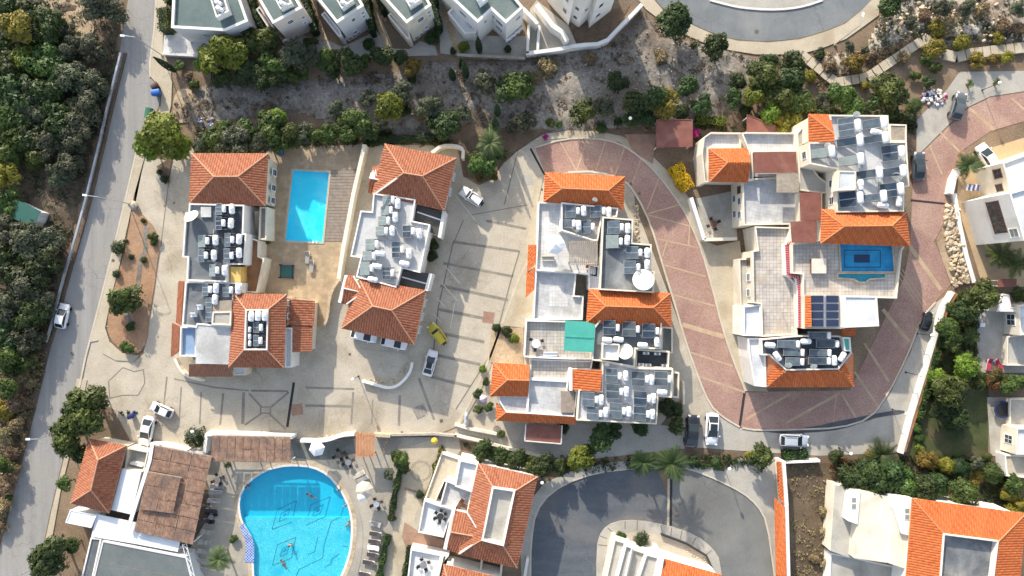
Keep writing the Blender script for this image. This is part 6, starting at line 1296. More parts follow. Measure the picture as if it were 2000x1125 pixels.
tufts('dry_grass', VERGE, 1100, .32, 'leaf_dry', 'dry brown brush on the verge left of the lower road', .6); tufts('low_weeds', VERGE, 500, .3, 'leaf_olive', 'green weeds on the verge left of the lower road', .6)
WOOD = [(-40,0),(220,0),(230,120),(190,270),(145,440),(105,570),(88,690),(-40,690)]
tufts('undergrowth', WOOD, 2200, .34, 'leaf_olive', 'undergrowth between the trees of the left wood', .6); tufts('dry_grass', WOOD, 500, .28, 'leaf_dry', 'dry brush between the trees of the left wood', .6)
tufts('dry_grass', [(1545,908),(1635,908),(1640,1125),(1550,1125)], 300, .2, 'leaf_dry', 'dead grass covering the dry yard', .2); tufts('dry_grass', [(1570,112),(1700,100),(1790,80),(1700,160),(1600,190),(1500,110)], 500, .25, 'leaf_dry', 'dry grass along the stepped footpath', .3)
tufts('ground_cover', [(1770,890),(1930,895),(1985,930),(1985,1000),(1790,970),(1650,945),(1620,900)], 900, .3, 'leaf_dark', 'dark ground cover in the dense garden at bottom right', .3)
tufts('ground_cover', [(1345,245),(1600,212),(1790,220),(1785,262),(1600,235),(1400,258)], 500, .3, 'leaf_dark', 'ground cover north of the stepped block', .2); tufts('ground_cover', [(900,866),(1060,892),(1330,890),(1440,890),(1500,905),(1380,912),(1120,922),(950,905)], 500, .28, 'leaf_dark', 'ground cover in the planting along the lane', .2)
tufts('ground_cover', [(1800,800),(1832,690),(1862,580),(1905,560),(1908,725),(1850,760)], 500, .3, 'leaf_mid', 'ground cover behind the long white wall', .2)
tufts('ground_cover', [(380,250),(700,250),(860,262),(900,285),(700,282),(545,290),(380,300)], 600, .3, 'leaf_mid', 'undergrowth between the gravel bank and the courtyard', .3)
# ------------------------------------------------ cars
def car_parts(kind, col):
    L, Wd = {'sedan': (4.45, 1.80), 'suv': (4.35, 1.86), 'hatch': (4.0, 1.72), 'jeep': (3.7, 1.66)}[kind]; hl, hw = L/2, Wd/2
    st = [(-1,.72,.42,.70),(-.965,.90,.30,.86),(-.80,.985,.26,.95),(-.45,1,.24,.97),(.10,1,.24,.97),(.44,1,.24,.95),(.72,.98,.26,.88),(.90,.90,.30,.78),(.985,.74,.36,.66)]
    if kind in ('suv', 'jeep'): st = [(x, w_, zb+.06, zt+.10) for x, w_, zb, zt in st]
    if kind in ('suv', 'jeep', 'hatch'): st[0] = (-1, .86, st[0][2], st[1][3])
    b = MB(); n = 9
    for x, w_, zb, zt in st:
        w2 = w_*hw
        for y, z in ((-w2*.86, zb), (-w2*.99, zb+.16), (-w2, zb+(zt-zb)*.55), (-w2*.94, zt-.04), (-w2*.5, zt+.015), (0, zt+.03)): b.v.append((x*hl, y, z))
        for y, z in ((w2*.5, zt+.015), (w2*.94, zt-.04), (w2, zb+(zt-zb)*.55), (w2*.99, zb+.16), (w2*.86, zb)): b.v.append((x*hl, y, z))
    k = 11
    for i in range(len(st)-1):
        for j in range(k): b.f.append((i*k+j, (i+1)*k+j, (i+1)*k+(j+1) % k, i*k+(j+1) % k)[::-1])
    b.f.append(tuple(range(k))[::-1]); e = (len(st)-1)*k; b.f.append(tuple(range(e, e+k)))
    out = [('body', b.mesh('body', col, True))]
    rb, rf, rr_, wf, zt = {'sedan': (-.82, -.42, .02, .52, 1.42), 'suv': (-.96, -.78, .06, .52, 1.70), 'hatch': (-.95, -.62, .04, .56, 1.47), 'jeep': (-.98, -.90, .12, .40, 1.74)}[kind]
    zb = st[3][3]-.02; bw, tw = hw*.90, hw*.72
    base = [(rb*hl,-bw*.92,zb), (wf*hl,-bw*.9,zb-.04), (wf*hl,bw*.9,zb-.04), (rb*hl,bw*.92,zb)]; top = [(rf*hl,-tw,zt-.06), (rr_*hl,-tw,zt-.05), (rr_*hl,tw,zt-.05), (rf*hl,tw,zt-.06)]
    out.append(('cabin', MB().add(base+top, [(0,1,5,4), (1,2,6,5), (2,3,7,6), (3,0,4,7), (4,5,6,7)]).mesh('cabin', col)))
    def pane(nm, q, inset=.06):
        q = [Vector(p) for p in q]; c = sum(q, Vector())/4; nn = (q[1]-q[0]).cross(q[2]-q[0]).normalized(); nn = nn if nn.dot(c-Vector((0,0,zb-.2))) > 0 else -nn
        q = [p+(c-p).normalized()*inset*1.4+nn*.012 for p in q]; out.append((nm, MB().add(q, [(0,1,2,3)]).mesh(nm, 'carglass')))
    pane('windscreen', (base[1], base[2], top[2], top[1]), .05); pane('rear_window', (base[3], base[0], top[0], top[3]), .06); pane('side_window', (base[0], base[1], top[1], top[0])); pane('side_window', (base[2], base[3], top[3], top[2]))
    rv = []; m_ = MB()
    xs = np.linspace(rf*hl-.02, rr_*hl+.04, 6); ys = np.linspace(-tw, tw, 7)
    for x in xs:
        for y in ys: u_ = (x-xs[0])/(xs[-1]-xs[0])*2-1; w_ = y/tw; m_.v.append((x, y, zt-.035+.05*(1-u_**4)*(1-.7*w_**4)))
    for i in range(5):
        for j in range(6): m_.f.append((i*7+j, (i+1)*7+j, (i+1)*7+j+1, i*7+j+1))
    out.append(('roof', m_.mesh('roof', col, True)))
    for sx in (-.62, .62):
        for sy in (-1, 1):
            w_ = MB(); c = (sx*hl, sy*(hw-.09), .31)
            w_.tube([(c[0], c[1]-.10, c[2]), (c[0], c[1]+.10, c[2])], .31, 16); out.append(('wheel', w_.mesh('wheel', 'rubber')))
    for sy in (-1, 1):
        out.append(('headlight', MB().box((hl*.93, sy*hw*.66, st[7][3]-.02), (.22, .34, .10), sy*-.3).mesh('headlight', 'lamp_clear')))
        out.append(('tail_light', MB().box((-hl*.975, sy*hw*.72, st[1][3]-.12), (.12, .28, .14)).mesh('tail_light', 'lamp_red')))
        out.append(('mirror', MB().box((wf*hl-.28, sy*(hw+.07), zb+.06), (.16, .20, .12)).mesh('mirror', col)))
    if kind in ('suv', 'jeep'):
        for sy in (-1, 1): out.append(('roof_rail', MB().bar((rf*hl+.15, sy*tw*.88, zt+.05), (rr_*hl-.1, sy*tw*.88, zt+.05), .04).mesh('roof_rail', 'dark_metal')))
    if kind == 'jeep': out.append(('spare_wheel', MB().tube([(-hl-.02,0,.85), (-hl-.2,0,.85)], .34, 16).mesh('spare_wheel', 'rubber')))
    return out
_cars = {}
def car(x, y, ang, kind, col, label, s=1.0, sun=False):
    if (kind, col) not in _cars: _cars[(kind, col)] = car_parts(kind, col)
    c = W(x, y, .8); r = root('parked_car', (c[0], c[1], .05), label, 'car', 'cars'); r.rotation_euler.z = R(ang); r.scale = (s, s, s)
    for nm, me in _cars[(kind, col)]: ob(nm, me, r, True)
    if sun: MB().box((-.35, 0, 1.475 if kind == 'sedan' else 1.735), (1.0, .95, .02)).build('sunroof', 'carglass', r, local=True)
    return r
car(121,617,78,'hatch','car_white','white car driving on the left road beside the guard rail',.93).name = 'car'
car(315,801,156,'hatch','car_white','white car with dark rear window on the plaza near the restaurant',.86)
car(286,842,258,'sedan','car_white','white car parked at the white wall beside the restaurant roof')
car(921,384,146,'jeep','car_white','white off-road car with spare wheel and roof hatch in the car park',1.0,True)
car(854,652,127,'jeep','car_yellow','yellow off-road car in the car park',.95)
car(840,709,75,'sedan','car_white','white sedan with dark roof below the yellow car',.9,True)
car(711,655,-13,'hatch','car_white','left of two white cars half hidden under the angled block eave'); car(770,669,-13,'hatch','car_white','right of two white cars half hidden under the angled block eave')
car(1352,842,84,'sedan','car_black','black sedan parked beside a white sedan below the middle block',1.1)
car(1391,838,267,'sedan','car_white','white sedan with dark glass roof parked beside the black sedan',1.08,True)
car(1551,860,-2,'suv','car_silver','silver estate car parked across above the clipped hedge')
car(1872,207,74,'hatch','car_grey','grey car at the corner beside the rubbish pile',1.05)
car(1795,325,88,'sedan','car_dark','dark blue-grey car beside the stepped block',.98)
car(1928,306,122,'hatch','car_white','white car half hidden by the dark bushy palm',1.05)
car(1812,627,72,'hatch','car_black','black car tucked against the long white wall',.75)
# ------------------------------------------------ street furniture
def streetlight(x, y, h, adx, ady, label):
    c = W(x, y); r = root('street_light', c, label, 'street light', 'street lights')
    MB().tube([(0,0,0),(0,0,h*.5),(0,0,h)], [.09,.07,.045], 8).build('pole', 'alu', r, local=True)
    MB().tube([(0,0,h-.05),(adx*.5,ady*.5,h+.15),(adx,ady,h+.2)], .04, 7).build('arm', 'alu', r, local=True)
    MB().box((adx*1.12, ady*1.12, h+.2), (.6,.26,.12), math.atan2(ady, adx)).build('lamp_head', 'white_plastic', r, local=True); MB().box((0,0,.15), (.35,.35,.3)).build('base', 'walk', r, local=True)
for a in ((253,398,7.5,-1.6,.2,'white street light beside the boulder on the left road'),(318,109,7.5,-1.4,.1,'white street light by the corner villa on the left road'),(126,841,5.5,-1.2,0,'white street light rising through the tree by the restaurant'),(66,1108,6.5,-1.5,.2,'white street light at the bottom left corner'),(1630,87,7.5,.2,1.2,'white street light on the upper curved road')): streetlight(*a)
def globe(x, y, label, h=3.6):
    c = W(x, y, h); r = root('globe_lamp', (c[0], c[1], .05), label, 'lamp post', 'globe lamps')
    MB().tube([(0,0,0),(0,0,h-.2)], [.06,.04], 8).build('pole', 'dark_metal', r, local=True); MB().lathe([(.02,-.24),(.16,-.19),(.24,-.06),(.25,.05),(.18,.17),(.07,.24),(0,.25)], 14, (0,0,h)).build('globe', 'globe', r, True, local=True); MB().lathe([(.14,0),(.12,.15),(.06,.3)], 10).build('base', 'dark_metal', r, local=True)
for x, y, l in ((1952,162,'globe lamp on the pale paving at the upper right'),(689,741,'globe lamp at the end of the curved white kerb wall'),(376,843,'globe lamp in the round dark bush'),(1059,943,'globe lamp beside the terracotta villa at the ring road'),(1425,916,'globe lamp at the top of the lower ring road'),(1662,886,'globe lamp at the dense garden beside the lane'),(1231,231,'globe lamp in the trees above the red road'),(1770,808,'globe lamp at the lower end of the long white wall'),(1797,733,'globe lamp in the middle of the long white wall'),(1820,655,'globe lamp near the black car at the white wall')): globe(x, y, l)
gr = root('guard_rail', W(235,105), 'long grey guard rail along the left road', 'guard rail')
pl = smoothline([(236,103),(222,160),(205,230),(193,285),(160,420),(118,563),(105,620),(90,668)], 1)
L3 = [Vector(W(x, y, .75)) for x, y in pl]
for a, c in zip(L3[:-1], L3[1:]): MB().bar(a, c, .28, .3).build('beam', 'alu', gr)
tot = 0; last = None
for a, c in zip(L3[:-1], L3[1:]):
    for k in range(2): p = a.lerp(c, k/2); MB().box((p.x, p.y, .36), (.12,.12,.72)).build('post', 'steel', gr)
kr = root('stone_kerb', W(230,150), 'earth-stained stone kerb below the guard rail', 'kerb')
for a, c in zip(pl[:-1], pl[1:]):
    p0, p1 = Vector(W(a[0]+9, a[1], .2)), Vector(W(c[0]+9, c[1], .2)); MB().bar((p0.x,p0.y,.1), (p1.x,p1.y,.1), .35, .25).build('kerb_stone', 'soil', kr)
def bin_(x, y, m, lm, label, s=1.0, rz=0):
    c = W(x, y, .8); r = root('waste_container', (c[0], c[1], .05), label, 'bin', 'waste containers'); r.rotation_euler.z = R(rz); r.scale = (s, s, s)
    b = MB(); q0 = [(-.5,-.38),(.5,-.38),(.5,.38),(-.5,.38)]; q1 = [(-.65,-.5),(.65,-.5),(.65,.5),(-.65,.5)]; b.add([(x_,y_,.15) for x_,y_ in q0]+[(x_,y_,1.05) for x_,y_ in q1], [(3,2,1,0),(0,1,5,4),(1,2,6,5),(2,3,7,6),(3,0,4,7)]); b.build('tub', m, r, local=True)
    l = MB()
    for i in range(7):
        a = math.pi*i/6; l.v += [(-.68, -.52*math.cos(a), 1.06+.26*math.sin(a)), (.68, -.52*math.cos(a), 1.06+.26*math.sin(a))]
    for i in range(6): l.f.append((2*i, 2*i+1, 2*i+3, 2*i+2)[::-1])
    l.f += [tuple(range(0, 14, 2)), tuple(range(1, 14, 2))[::-1]]; l.build('lid', lm, r, local=True)
    for sx in (-.4, .4):
        for sy in (-.3, .3): MB().tube([(sx,sy-.03,.09),(sx,sy+.03,.09)], .09, 10).build('wheel', 'rubber', r, local=True)
bin_(293,222,'greenbin','greenbin','large dark green waste container on the left roadside',1.1,80); bin_(305,181,'bluebin','bluebin','blue waste container on the lay-by beside the left road',.9,10); bin_(302,167,'brownbin','brownbin','brown container beside the blue waste container',.8,30); bin_(289,238,'dark_metal','dark_metal','black container below the dark green container',.7,70); bin_(255,813,'bluebin','navy','round blue container beside the big restaurant tree',.7,20); bin_(1920,635,'bluebin','white_plastic','small blue container on the right patio',.55,0); bin_(526,427,'bluebin','bluebin','long blue chest beside the stair wall and courtyard pool',.9,85); bin_(548,297,'navy','bluebin','blue bin in the shaded courtyard corner',.7,80)
# teal shed in the wood
c = W(50,418,2.2); sd = root('shed', (c[0], c[1], 0), 'teal-roofed shed in the left wood', 'shed'); sd.rotation_euler.z = R(-26)
MB().box((0,0,1.1), (3.7,2.4,2.2)).build('wall', 'greywall', sd, local=True)
MB().box((-.15,0,2.28), (4.0,2.7,.1), 0, R(3)).build('roof', 'greenshed', sd, local=True)
for k in range(9): MB().bar((-2.1+k*.48,-1.35,2.33+.05-k*.025), (-2.1+k*.48,1.35,2.33+.05-k*.025), .05).build('roof_rib', 'greenshed', sd, local=True)
MB().box((1.86,0,1.0), (.06,.8,1.9)).build('door', 'white_metal', sd, local=True)
# rubbish pile and junk heaps
def junk(name, x, y, rx, ry, n, cols, label, cat, zs=.3):
    c = W(x, y); r = root(name, c, label, cat)
    for i in range(n):
        a = random.random()*6.28; d = math.sqrt(random.random()); s = random.uniform(.10, .27); m_ = MB(); lat = []
        for k in range(5): t_ = k/4; lat.append((s*math.sin(math.pi*(.08+.84*t_))*random.uniform(.8,1.15), s*(1.2*t_-.1)))
        m_.lathe(lat+[(0, s*1.1)], 7, (rx/PPM*d*math.cos(a), ry/PPM*d*math.sin(a), zs*(1-d)*random.random()*2)); m_.build('bag' if n > 20 else 'lump', random.choice(cols), r, local=True)
    return r
junk('rubbish_pile', 1822, 192, 27, 17, 80, ['white_plastic']*4+['car_silver','fabric_lilac','fabric_lilac','fabric_red','bluebin','dark_metal','fabric_white','fabric_beige','fabric_grey','fabric_white'], 'pile of white and coloured rubbish bags beside the grey car', 'rubbish pile')
junk('junk_heap', 405, 238, 18, 10, 18, ['white_plastic','woodgrey','earth_red','fabric_blue','woodbrown'], 'small junk heap at the dirt lot by the gravel bank', 'rubbish pile')
junk('junk_heap', 338, 227, 8, 6, 8, ['white_plastic','dark_metal','greenbin'], 'small white and black junk heap beside the yellow-green tree', 'rubbish pile'); junk('junk_heap', 44, 786, 5, 4, 4, ['white_plastic'], 'white rubbish on the dry verge', 'rubbish pile', .1); junk('junk_heap', 248, 806, 20, 6, 14, ['dark_metal','greenbin','navy','fabric_dark'], 'row of dark junk beside the big restaurant tree', 'rubbish pile')
# boulder by the road, boulder slope, rockeries
def boulder_mesh(seed):
    rg = random.Random(seed); bm = bmesh.new(); bmesh.ops.create_icosphere(bm, subdivisions=1, radius=1)
    for v in bm.verts: v.co *= rg.uniform(.72, 1.15); v.co.z *= .75
    me = bpy.data.meshes.new('boulder'); bm.to_mesh(me); bm.free(); return me
BO = [boulder_mesh(i) for i in range(6)]; BOG = [m_.copy() for m_ in BO]
for m_ in BO: m_.materials.append(M['stone'])
for m_ in BOG: m_.materials.append(M['stone_grey'])
def rocks(par, pts, n, r0, r1, pool_=BO, name='boulder'):
    k = 0; xs = [p[0] for p in pts]; ys = [p[1] for p in pts]
    while k < n:
        x, y = random.uniform(min(xs), max(xs)), random.uniform(min(ys), max(ys))
        if not inside(x, y, pts): continue
        o = bpy.data.objects.new(name, random.choice(pool_)); C.objects.link(o); s = random.uniform(r0, r1)/PPM; c = W(x, y, s*.5); o.parent = par
        o.matrix_parent_inverse = Matrix.Translation(-Vector(par.location)); o.location = (c[0], c[1], s*.4); o.scale = (s*random.uniform(.8,1.3), s, s*random.uniform(.7,1.1)); o.rotation_euler = (random.random(), random.random(), random.random()*6); k += 1
bs = root('boulder_slope', W(1868,480), 'slope of loose pale boulders below the white slatted wall', 'boulders'); rocks(bs, [(1846,400),(1866,392),(1880,460),(1896,548),(1864,566),(1850,480)], 230, 3, 7.5)
bs = root('rockery', W(1245,440), 'narrow rockery strip right of the middle block', 'rocks'); rocks(bs, [(1234,400),(1246,402),(1250,440),(1250,472),(1240,474),(1240,430)], 50, 1.5, 3.5)
bs = root('rockery', W(640,858), 'rough stones along the wavy white wall', 'rocks'); rocks(bs, [(590,856),(640,852),(680,842),(690,846),(640,858),(600,862)], 60, 1.2, 3)
bs = root('rockery', W(740,752), 'stones inside the curved white kerb wall', 'rocks'); rocks(bs, [(710,742),(740,746),(775,748),(798,720),(802,706),(796,704),(770,738),(735,738)], 50, 1.2, 3); rocks(bs, [(1340,1080),(1380,1090),(1388,1108),(1370,1104)], 1, 1, 1.2)
bs = root('rockery', W(1370,1090), 'stones on the lower ring road island', 'rocks'); rocks(bs, [(1335,1066),(1376,1084),(1388,1110),(1376,1108),(1340,1076)], 40, 1.2, 3)
bs = root('rockery', W(770,880), 'rough stone strip beside the terrace gate', 'rocks'); rocks(bs, [(750,860),(757,858),(754,880),(748,894)], 26, 1.2, 2.6)
bs = root('island_stones', W(270,500), 'border stones along the island garden path', 'rocks'); rocks(bs, [(280,440),(284,440),(279,465),(283,490),(272,505),(268,540),(264,538),(268,500),(278,488),(275,465)], 60, .9, 1.7, BOG); rocks(bs, [(207,640),(213,600),(226,552),(231,552),(219,600),(212,640)], 30, .9, 1.6)
c = W(262,402,.6); bs = root('boulder', (c[0], c[1], .05), 'big grey boulder at the tip of the planted island', 'boulder'); rocks(bs, [(258,398),(266,398),(266,408),(258,408)], 1, 11, 12, BOG, 'stone_body')
hs = root('hillside_stones', W(1850,50), 'pale loose stones on the rocky hillside', 'rocks'); rocks(hs, [(1700,90),(1730,20),(1730,-10),(2000,-10),(2000,80),(1860,90),(1790,70)], 180, 1.5, 5)
for o in hs.children: o.location.z += .55
bk = root('bank_stones', W(1250,160), 'loose grey stones on the gravel bank', 'rocks'); rocks(bk, [(1060,130),(1200,100),(1260,60),(1440,120),(1420,180),(1250,180),(1100,220)], 150, .9, 2.6, BOG)
for o in bk.children: o.location.z += .4
# stepped footpath
def steppath(line, wpx, label, pitch):
    r = root('stepped_path', W(*line[0]), label, 'path'); q = [Vector(W2(p, .3)) for p in line]; i = 0
    for a, c in zip(q[:-1], q[1:]):
        d = c-a; n = max(1, int(d.length/pitch)); ang = math.atan2(d.y, d.x)
        for k in range(n):
            p = a+d*(k+.5)/n; MB().box((p.x, p.y, .3+.05*(i % 3)), (d.length/n*.9, wpx/PPM, .35), ang).build('step', 'walk', r); i += 1
        MB().box(((a+c).x/2, (a+c).y/2, .13), (d.length+.8, wpx/PPM*.96, .3), ang).build('path_bed', 'joint', r)
steppath([(1566,108),(1632,162),(1692,152),(1800,80),(1818,76)], 18, 'pale stepped footpath zigzagging up from the upper road', 1.15); steppath([(1842,106),(1868,112),(1902,104),(2010,92)], 20, 'pale stepped footpath leaving at the right edge', 1.1)
# ------------------------------------------------ terrace and pool furniture
def parasol(x, y, z, rp, m, label, n=8, h=2.5):
    c = W(x, y, z+h); r = root('parasol', (c[0], c[1], z), label, 'parasol', 'parasols'); R0 = rp/PPM*(1-(z+h)/CAMH); b = MB(); a0 = random.random()
    for t_, dz in ((1, 0), (.55, .34), (0.03, .62)):
        for k in range(n): a = a0+2*math.pi*k/n; b.v.append((R0*t_*math.cos(a), R0*t_*math.sin(a), h-.3+dz))
    for i in range(2):
        for k in range(n): b.f.append((i*n+k, i*n+(k+1) % n, (i+1)*n+(k+1) % n, (i+1)*n+k))
    b.build('canopy', m, r, local=True); MB().tube([(0,0,0),(0,0,h+.35)], .035, 8).build('pole', 'white_metal', r, local=True); MB().lathe([(.35,0),(.35,.08),(.08,.12)], 12).build('base', 'steel', r, local=True)
    rb = MB()
    for k in range(n): a = a0+2*math.pi*k/n; rb.bar((0,0,h+.27), (R0*math.cos(a)*.98, R0*math.sin(a)*.98, h-.33), .03)
    rb.build('ribs', 'alu', r, local=True)
parasol(618,877,.1,16,'fabric_white','white hexagonal parasol on the dark deck above the big pool',6); parasol(711,958,.1,18,'fabric_beige','cream parasol right of the big pool'); parasol(1084,477,4.1,20,'fabric_white','large white parasol on the upper middle block terrace'); parasol(944,779,.1,8,'fabric_lilac','small lilac parasol in the garden left of the middle block'); parasol(848,862,.1,7,'yellow','small yellow parasol on the terrace walk')
parasol(706,972,.1,10,'fabric_white','small white parasol half under the cream parasol')
def lounger(x, y, ang, m, label, z=.1):
    c = W(x, y, z+.35); r = root('sun_lounger', (c[0], c[1], z), label, 'sun lounger', 'sun loungers around the big pool'); r.rotation_euler.z = R(ang)
    f = MB().box((0,0,.28), (1.8,.62,.05)); f.build('frame', 'white_plastic', r, local=True)
    for sx in (-.75, .7):
        for sy in (-.25, .25): MB().box((sx,sy,.13), (.06,.06,.26)).build('leg', 'white_plastic', r, local=True)
    MB().box((-.3,0,.34), (1.2,.6,.08)).build('mattress', m, r, local=True); MB().box((.6,0,.52), (.72,.6,.08), 0, R(-32)).build('backrest', m, r, local=True)
for i, (x, y, a, m_) in enumerate(((732,1024,-8,'fabric_grey'),(733,1043,-8,'fabric_dark'),(731,1058,-6,'fabric_dark'),(729,1070,-6,'fabric_white'),(728,1084,-8,'fabric_dark'),(720,1099,-10,'fabric_dark'),(712,1122,-10,'fabric_dark'))): lounger(x, y, a, m_, '%s sun lounger from the top in the row right of the big pool' % ORD[i])
for i, (x, y, a, m_) in enumerate(sorted(((422,962,175,'fabric_grey'),(418,978,175,'fabric_grey'),(413,998,172,'fabric_dark'),(408,1018,172,'fabric_dark'),(405,1040,170,'fabric_grey'),(400,1060,170,'fabric_grey'),(424,950,175,'fabric_grey'),(398,1078,168,'fabric_grey'),(395,1096,168,'fabric_grey'),(392,1112,166,'fabric_grey')), key=lambda q: q[1])): lounger(x, y, a, m_, '%s sun lounger from the top in the row left of the big pool' % ORD[i])
lounger(701,927,28,'fabric_beige','upper of two pale sun loungers above the cream parasol'); lounger(708,936,28,'fabric_grey','lower of two pale sun loungers above the cream parasol')
lounger(600,503,88,'fabric_grey','taller grey lounger on the tan court below the courtyard pool'); lounger(608,520,85,'fabric_grey','shorter grey lounger on the tan court below the courtyard pool')
lounger(1932,712,80,'fabric_red','striped red lounger on the right patio beside a second one'); lounger(1951,712,125,'fabric_red','angled striped red lounger on the right patio')
lounger(899,984,60,'woodbrown','brown lounger on the terrace of the sunken-roof villa',3.1); lounger(911,990,150,'woodbrown','second brown lounger on the terrace of the sunken-roof villa',3.1)
def diningset(x, y, z, n, rt, tm, cm, label, clab):
    c = W(x, y, z+.7); r = root('table', (c[0], c[1], z), label, 'table')
    MB().lathe([(rt,.70),(rt,.74),(0,.745)], 16).build('table_top', tm, r, local=True); MB().tube([(0,0,0),(0,0,.7)], .05, 8).lathe([(.3,0),(.3,.04),(.05,.06)], 12).build('pedestal', 'dark_metal', r, local=True)
    for k in range(n):
        a = 2*math.pi*k/n+.4; d = rt+.30; q = root('chair', (c[0]+d*math.cos(a), c[1]+d*math.sin(a), z), '%s, %s of its ring' % (clab, ORD[k]), 'chair', clab); q.rotation_euler.z = a
        MB().box((0,0,.45), (.44,.44,.05)).build('seat', cm, q, local=True); MB().box((.21,0,.7), (.05,.44,.45), 0, R(10)).build('backrest', cm, q, local=True)
        for sx in (-.18, .18):
            for sy in (-.18, .18): MB().box((sx,sy,.22), (.04,.04,.44)).build('leg', cm, q, local=True)
diningset(860,1009,2.1,6,.5,'dark_metal','dark_metal','round black table with six chairs on the white terrace of the sunken-roof villa','black chair around the white terrace table')
diningset(827,1104,1.9,4,.5,'steel','dark_metal','round grey table on the bottom villa terrace','black chair on the bottom villa terrace')
diningset(1047,671,3.8,3,.62,'fabric_white','dark_metal','round white table on the terrace left of the teal awning','dark chair around the round white terrace table')
diningset(662,889,.1,4,.45,'dark_metal','black','dark cafe table on the dark deck above the big pool','black chair around the upper cafe table'); diningset(680,903,.1,4,.45,'steel','fabric_dark','cafe table right of the dark deck','dark chair around the cafe table right of the deck')
diningset(425,937,.1,4,.45,'steel','fabric_dark','cafe table at the upper left of the big pool','dark chair around the upper left cafe table'); diningset(735,985,.1,4,.45,'fabric_white','fabric_dark','white cafe table right of the cream parasol','dark chair around the white cafe table'); diningset(412,1010,.1,3,.4,'steel','black','cafe table between the left sun loungers','black chair between the left sun loungers')
diningset(1394,437,.13,4,.5,'woodbrown','dark_metal','brown table in the shaded patio of the stepped block','dark chair in the shaded patio of the stepped block')
# trampoline-like plunge pool on the court
pp = root('plunge_pool', W(559,530), 'small dark teal square plunge pool with four corner posts', 'pool'); q = ccw([W2(p, .35) for p in ((549,519),(571,520),(570,542),(548,541))])
b = MB(); b.poly(q, .30); b.build('water', 'greenshed', pp); ring_mesh(offset(q, -.1), q, .06, .36).build('rim', 'navy', pp)
for p in offset(q, -.1): MB().box((p[0], p[1], .4), (.22,.22,.7)).build('corner_post', 'dark_metal', pp)
# covered motorcycle, white boards, bath on the patio
mc = root('covered_motorcycle', W(911,817,.5), 'silver tarpaulin-covered motorcycle beside the low cream wall', 'motorcycle'); b = MB()
for t_, w_, h in ((-1,.12,.5),(-.8,.3,.9),(-.3,.34,1.0),(.1,.3,.85),(.5,.36,1.15),(.85,.25,.8),(1,.1,.4)):
    for y, z in ((-w_,.05),(-w_*.8,h*.6),(0,h),(w_*.8,h*.6),(w_,.05)): b.v.append((y, t_*1.05, z))
for i in range(6):
    for j in range(4): b.f.append((i*5+j, (i+1)*5+j, (i+1)*5+j+1, i*5+j+1)[::-1])
b.build('tarpaulin', 'car_silver', mc, True, local=True); MB().tube([(-.05,.75,.3),(.05,.75,.3)], .3, 14).build('wheel', 'rubber', mc, local=True)
tr_ = root('trampoline', W(1951,798), 'round dark blue trampoline in the right garden corner', 'trampoline'); MB().lathe([(1.3,.75),(1.3,.8),(1.05,.82),(1.05,.76)], 26).build('rim_pad', 'navy', tr_, local=True); MB().lathe([(1.06,.77),(0,.76)], 26).build('mat', 'black', tr_, local=True)
for k in range(6): a = k*1.047; MB().tube([(1.2*math.cos(a),1.2*math.sin(a),0),(1.2*math.cos(a),1.2*math.sin(a),.76)], .03, 6).build('leg', 'steel', tr_, local=True)
# washing line of blue laundry by the palm, street clutter on terraces
ld = root('laundry_rack', W(1893,368), 'rack of blue and white laundry below the dark bushy palm', 'laundry rack')
for k in range(6): MB().box((k*.32-.9, .1*math.sin(k*2), .9), (.28,.9,.03), R(-15)).build('cloth', 'fabric_blue' if k % 2 else 'fabric_white', ld, local=True)
MB().bar((-1.1,.3,.88), (1.0,.3,.88), .04).bar((-1.1,-.3,.88), (1.0,-.3,.88), .04).bar((-1.0,.3,0), (-1.0,.3,.9), .04).bar((.9,-.3,0), (.9,-.3,.9), .04).build('rack', 'alu', ld, local=True)
for x, y, s, m_, z, lab in ((1075,692,(2.0,.6,.45),'white_plastic',3.8,'white bench on the terrace below the round white table'),(392,600,(.7,.7,.8),'white_metal',4.7,'upper white roof fan unit on the left block'),(379,615,(.8,.6,.7),'white_metal',4.7,'lower white roof fan unit on the left block'),(1070,505,(1.8,.7,.5),'fabric_beige',4.1,'beige sofa under the white parasol')):
    c = W(x, y, z+.4); n_ = 'terrace_bench' if 'bench' in lab else ('sofa' if 'sofa' in lab else 'fan_unit'); r = root(n_, (c[0], c[1], z), lab, n_.replace('_', ' '))
    MB().box((0,0,s[2]*.5+.05), (s[0],s[1],s[2]*.5)).build('body', m_, r, local=True); MB().box((0,s[1]*.45,s[2]*.95), (s[0],.1,s[2]*.6)).build('back', m_, r, local=True)
    for sx in (-1, 1): MB().box((sx*s[0]*.42,0,.12), (.07,s[1]*.8,.24)).build('foot', 'steel', r, local=True)
# clothes poles on the tiled terrace
for i, (x, y) in enumerate(((1497,611),(1537,611))):
    c = W(x, y, 6.2); r = root('clothes_pole', (c[0], c[1], 4.45), ('left' if i == 0 else 'right')+' steel clothes pole on the large tiled terrace', 'pole'); MB().tube([(0,0,0),(0,0,1.8)], .04, 8).build('pole', 'steel', r, local=True); MB().tube([(-.45,0,1.78),(.45,.12,1.78)], .03, 6).build('cross_bar', 'steel', r, local=True)
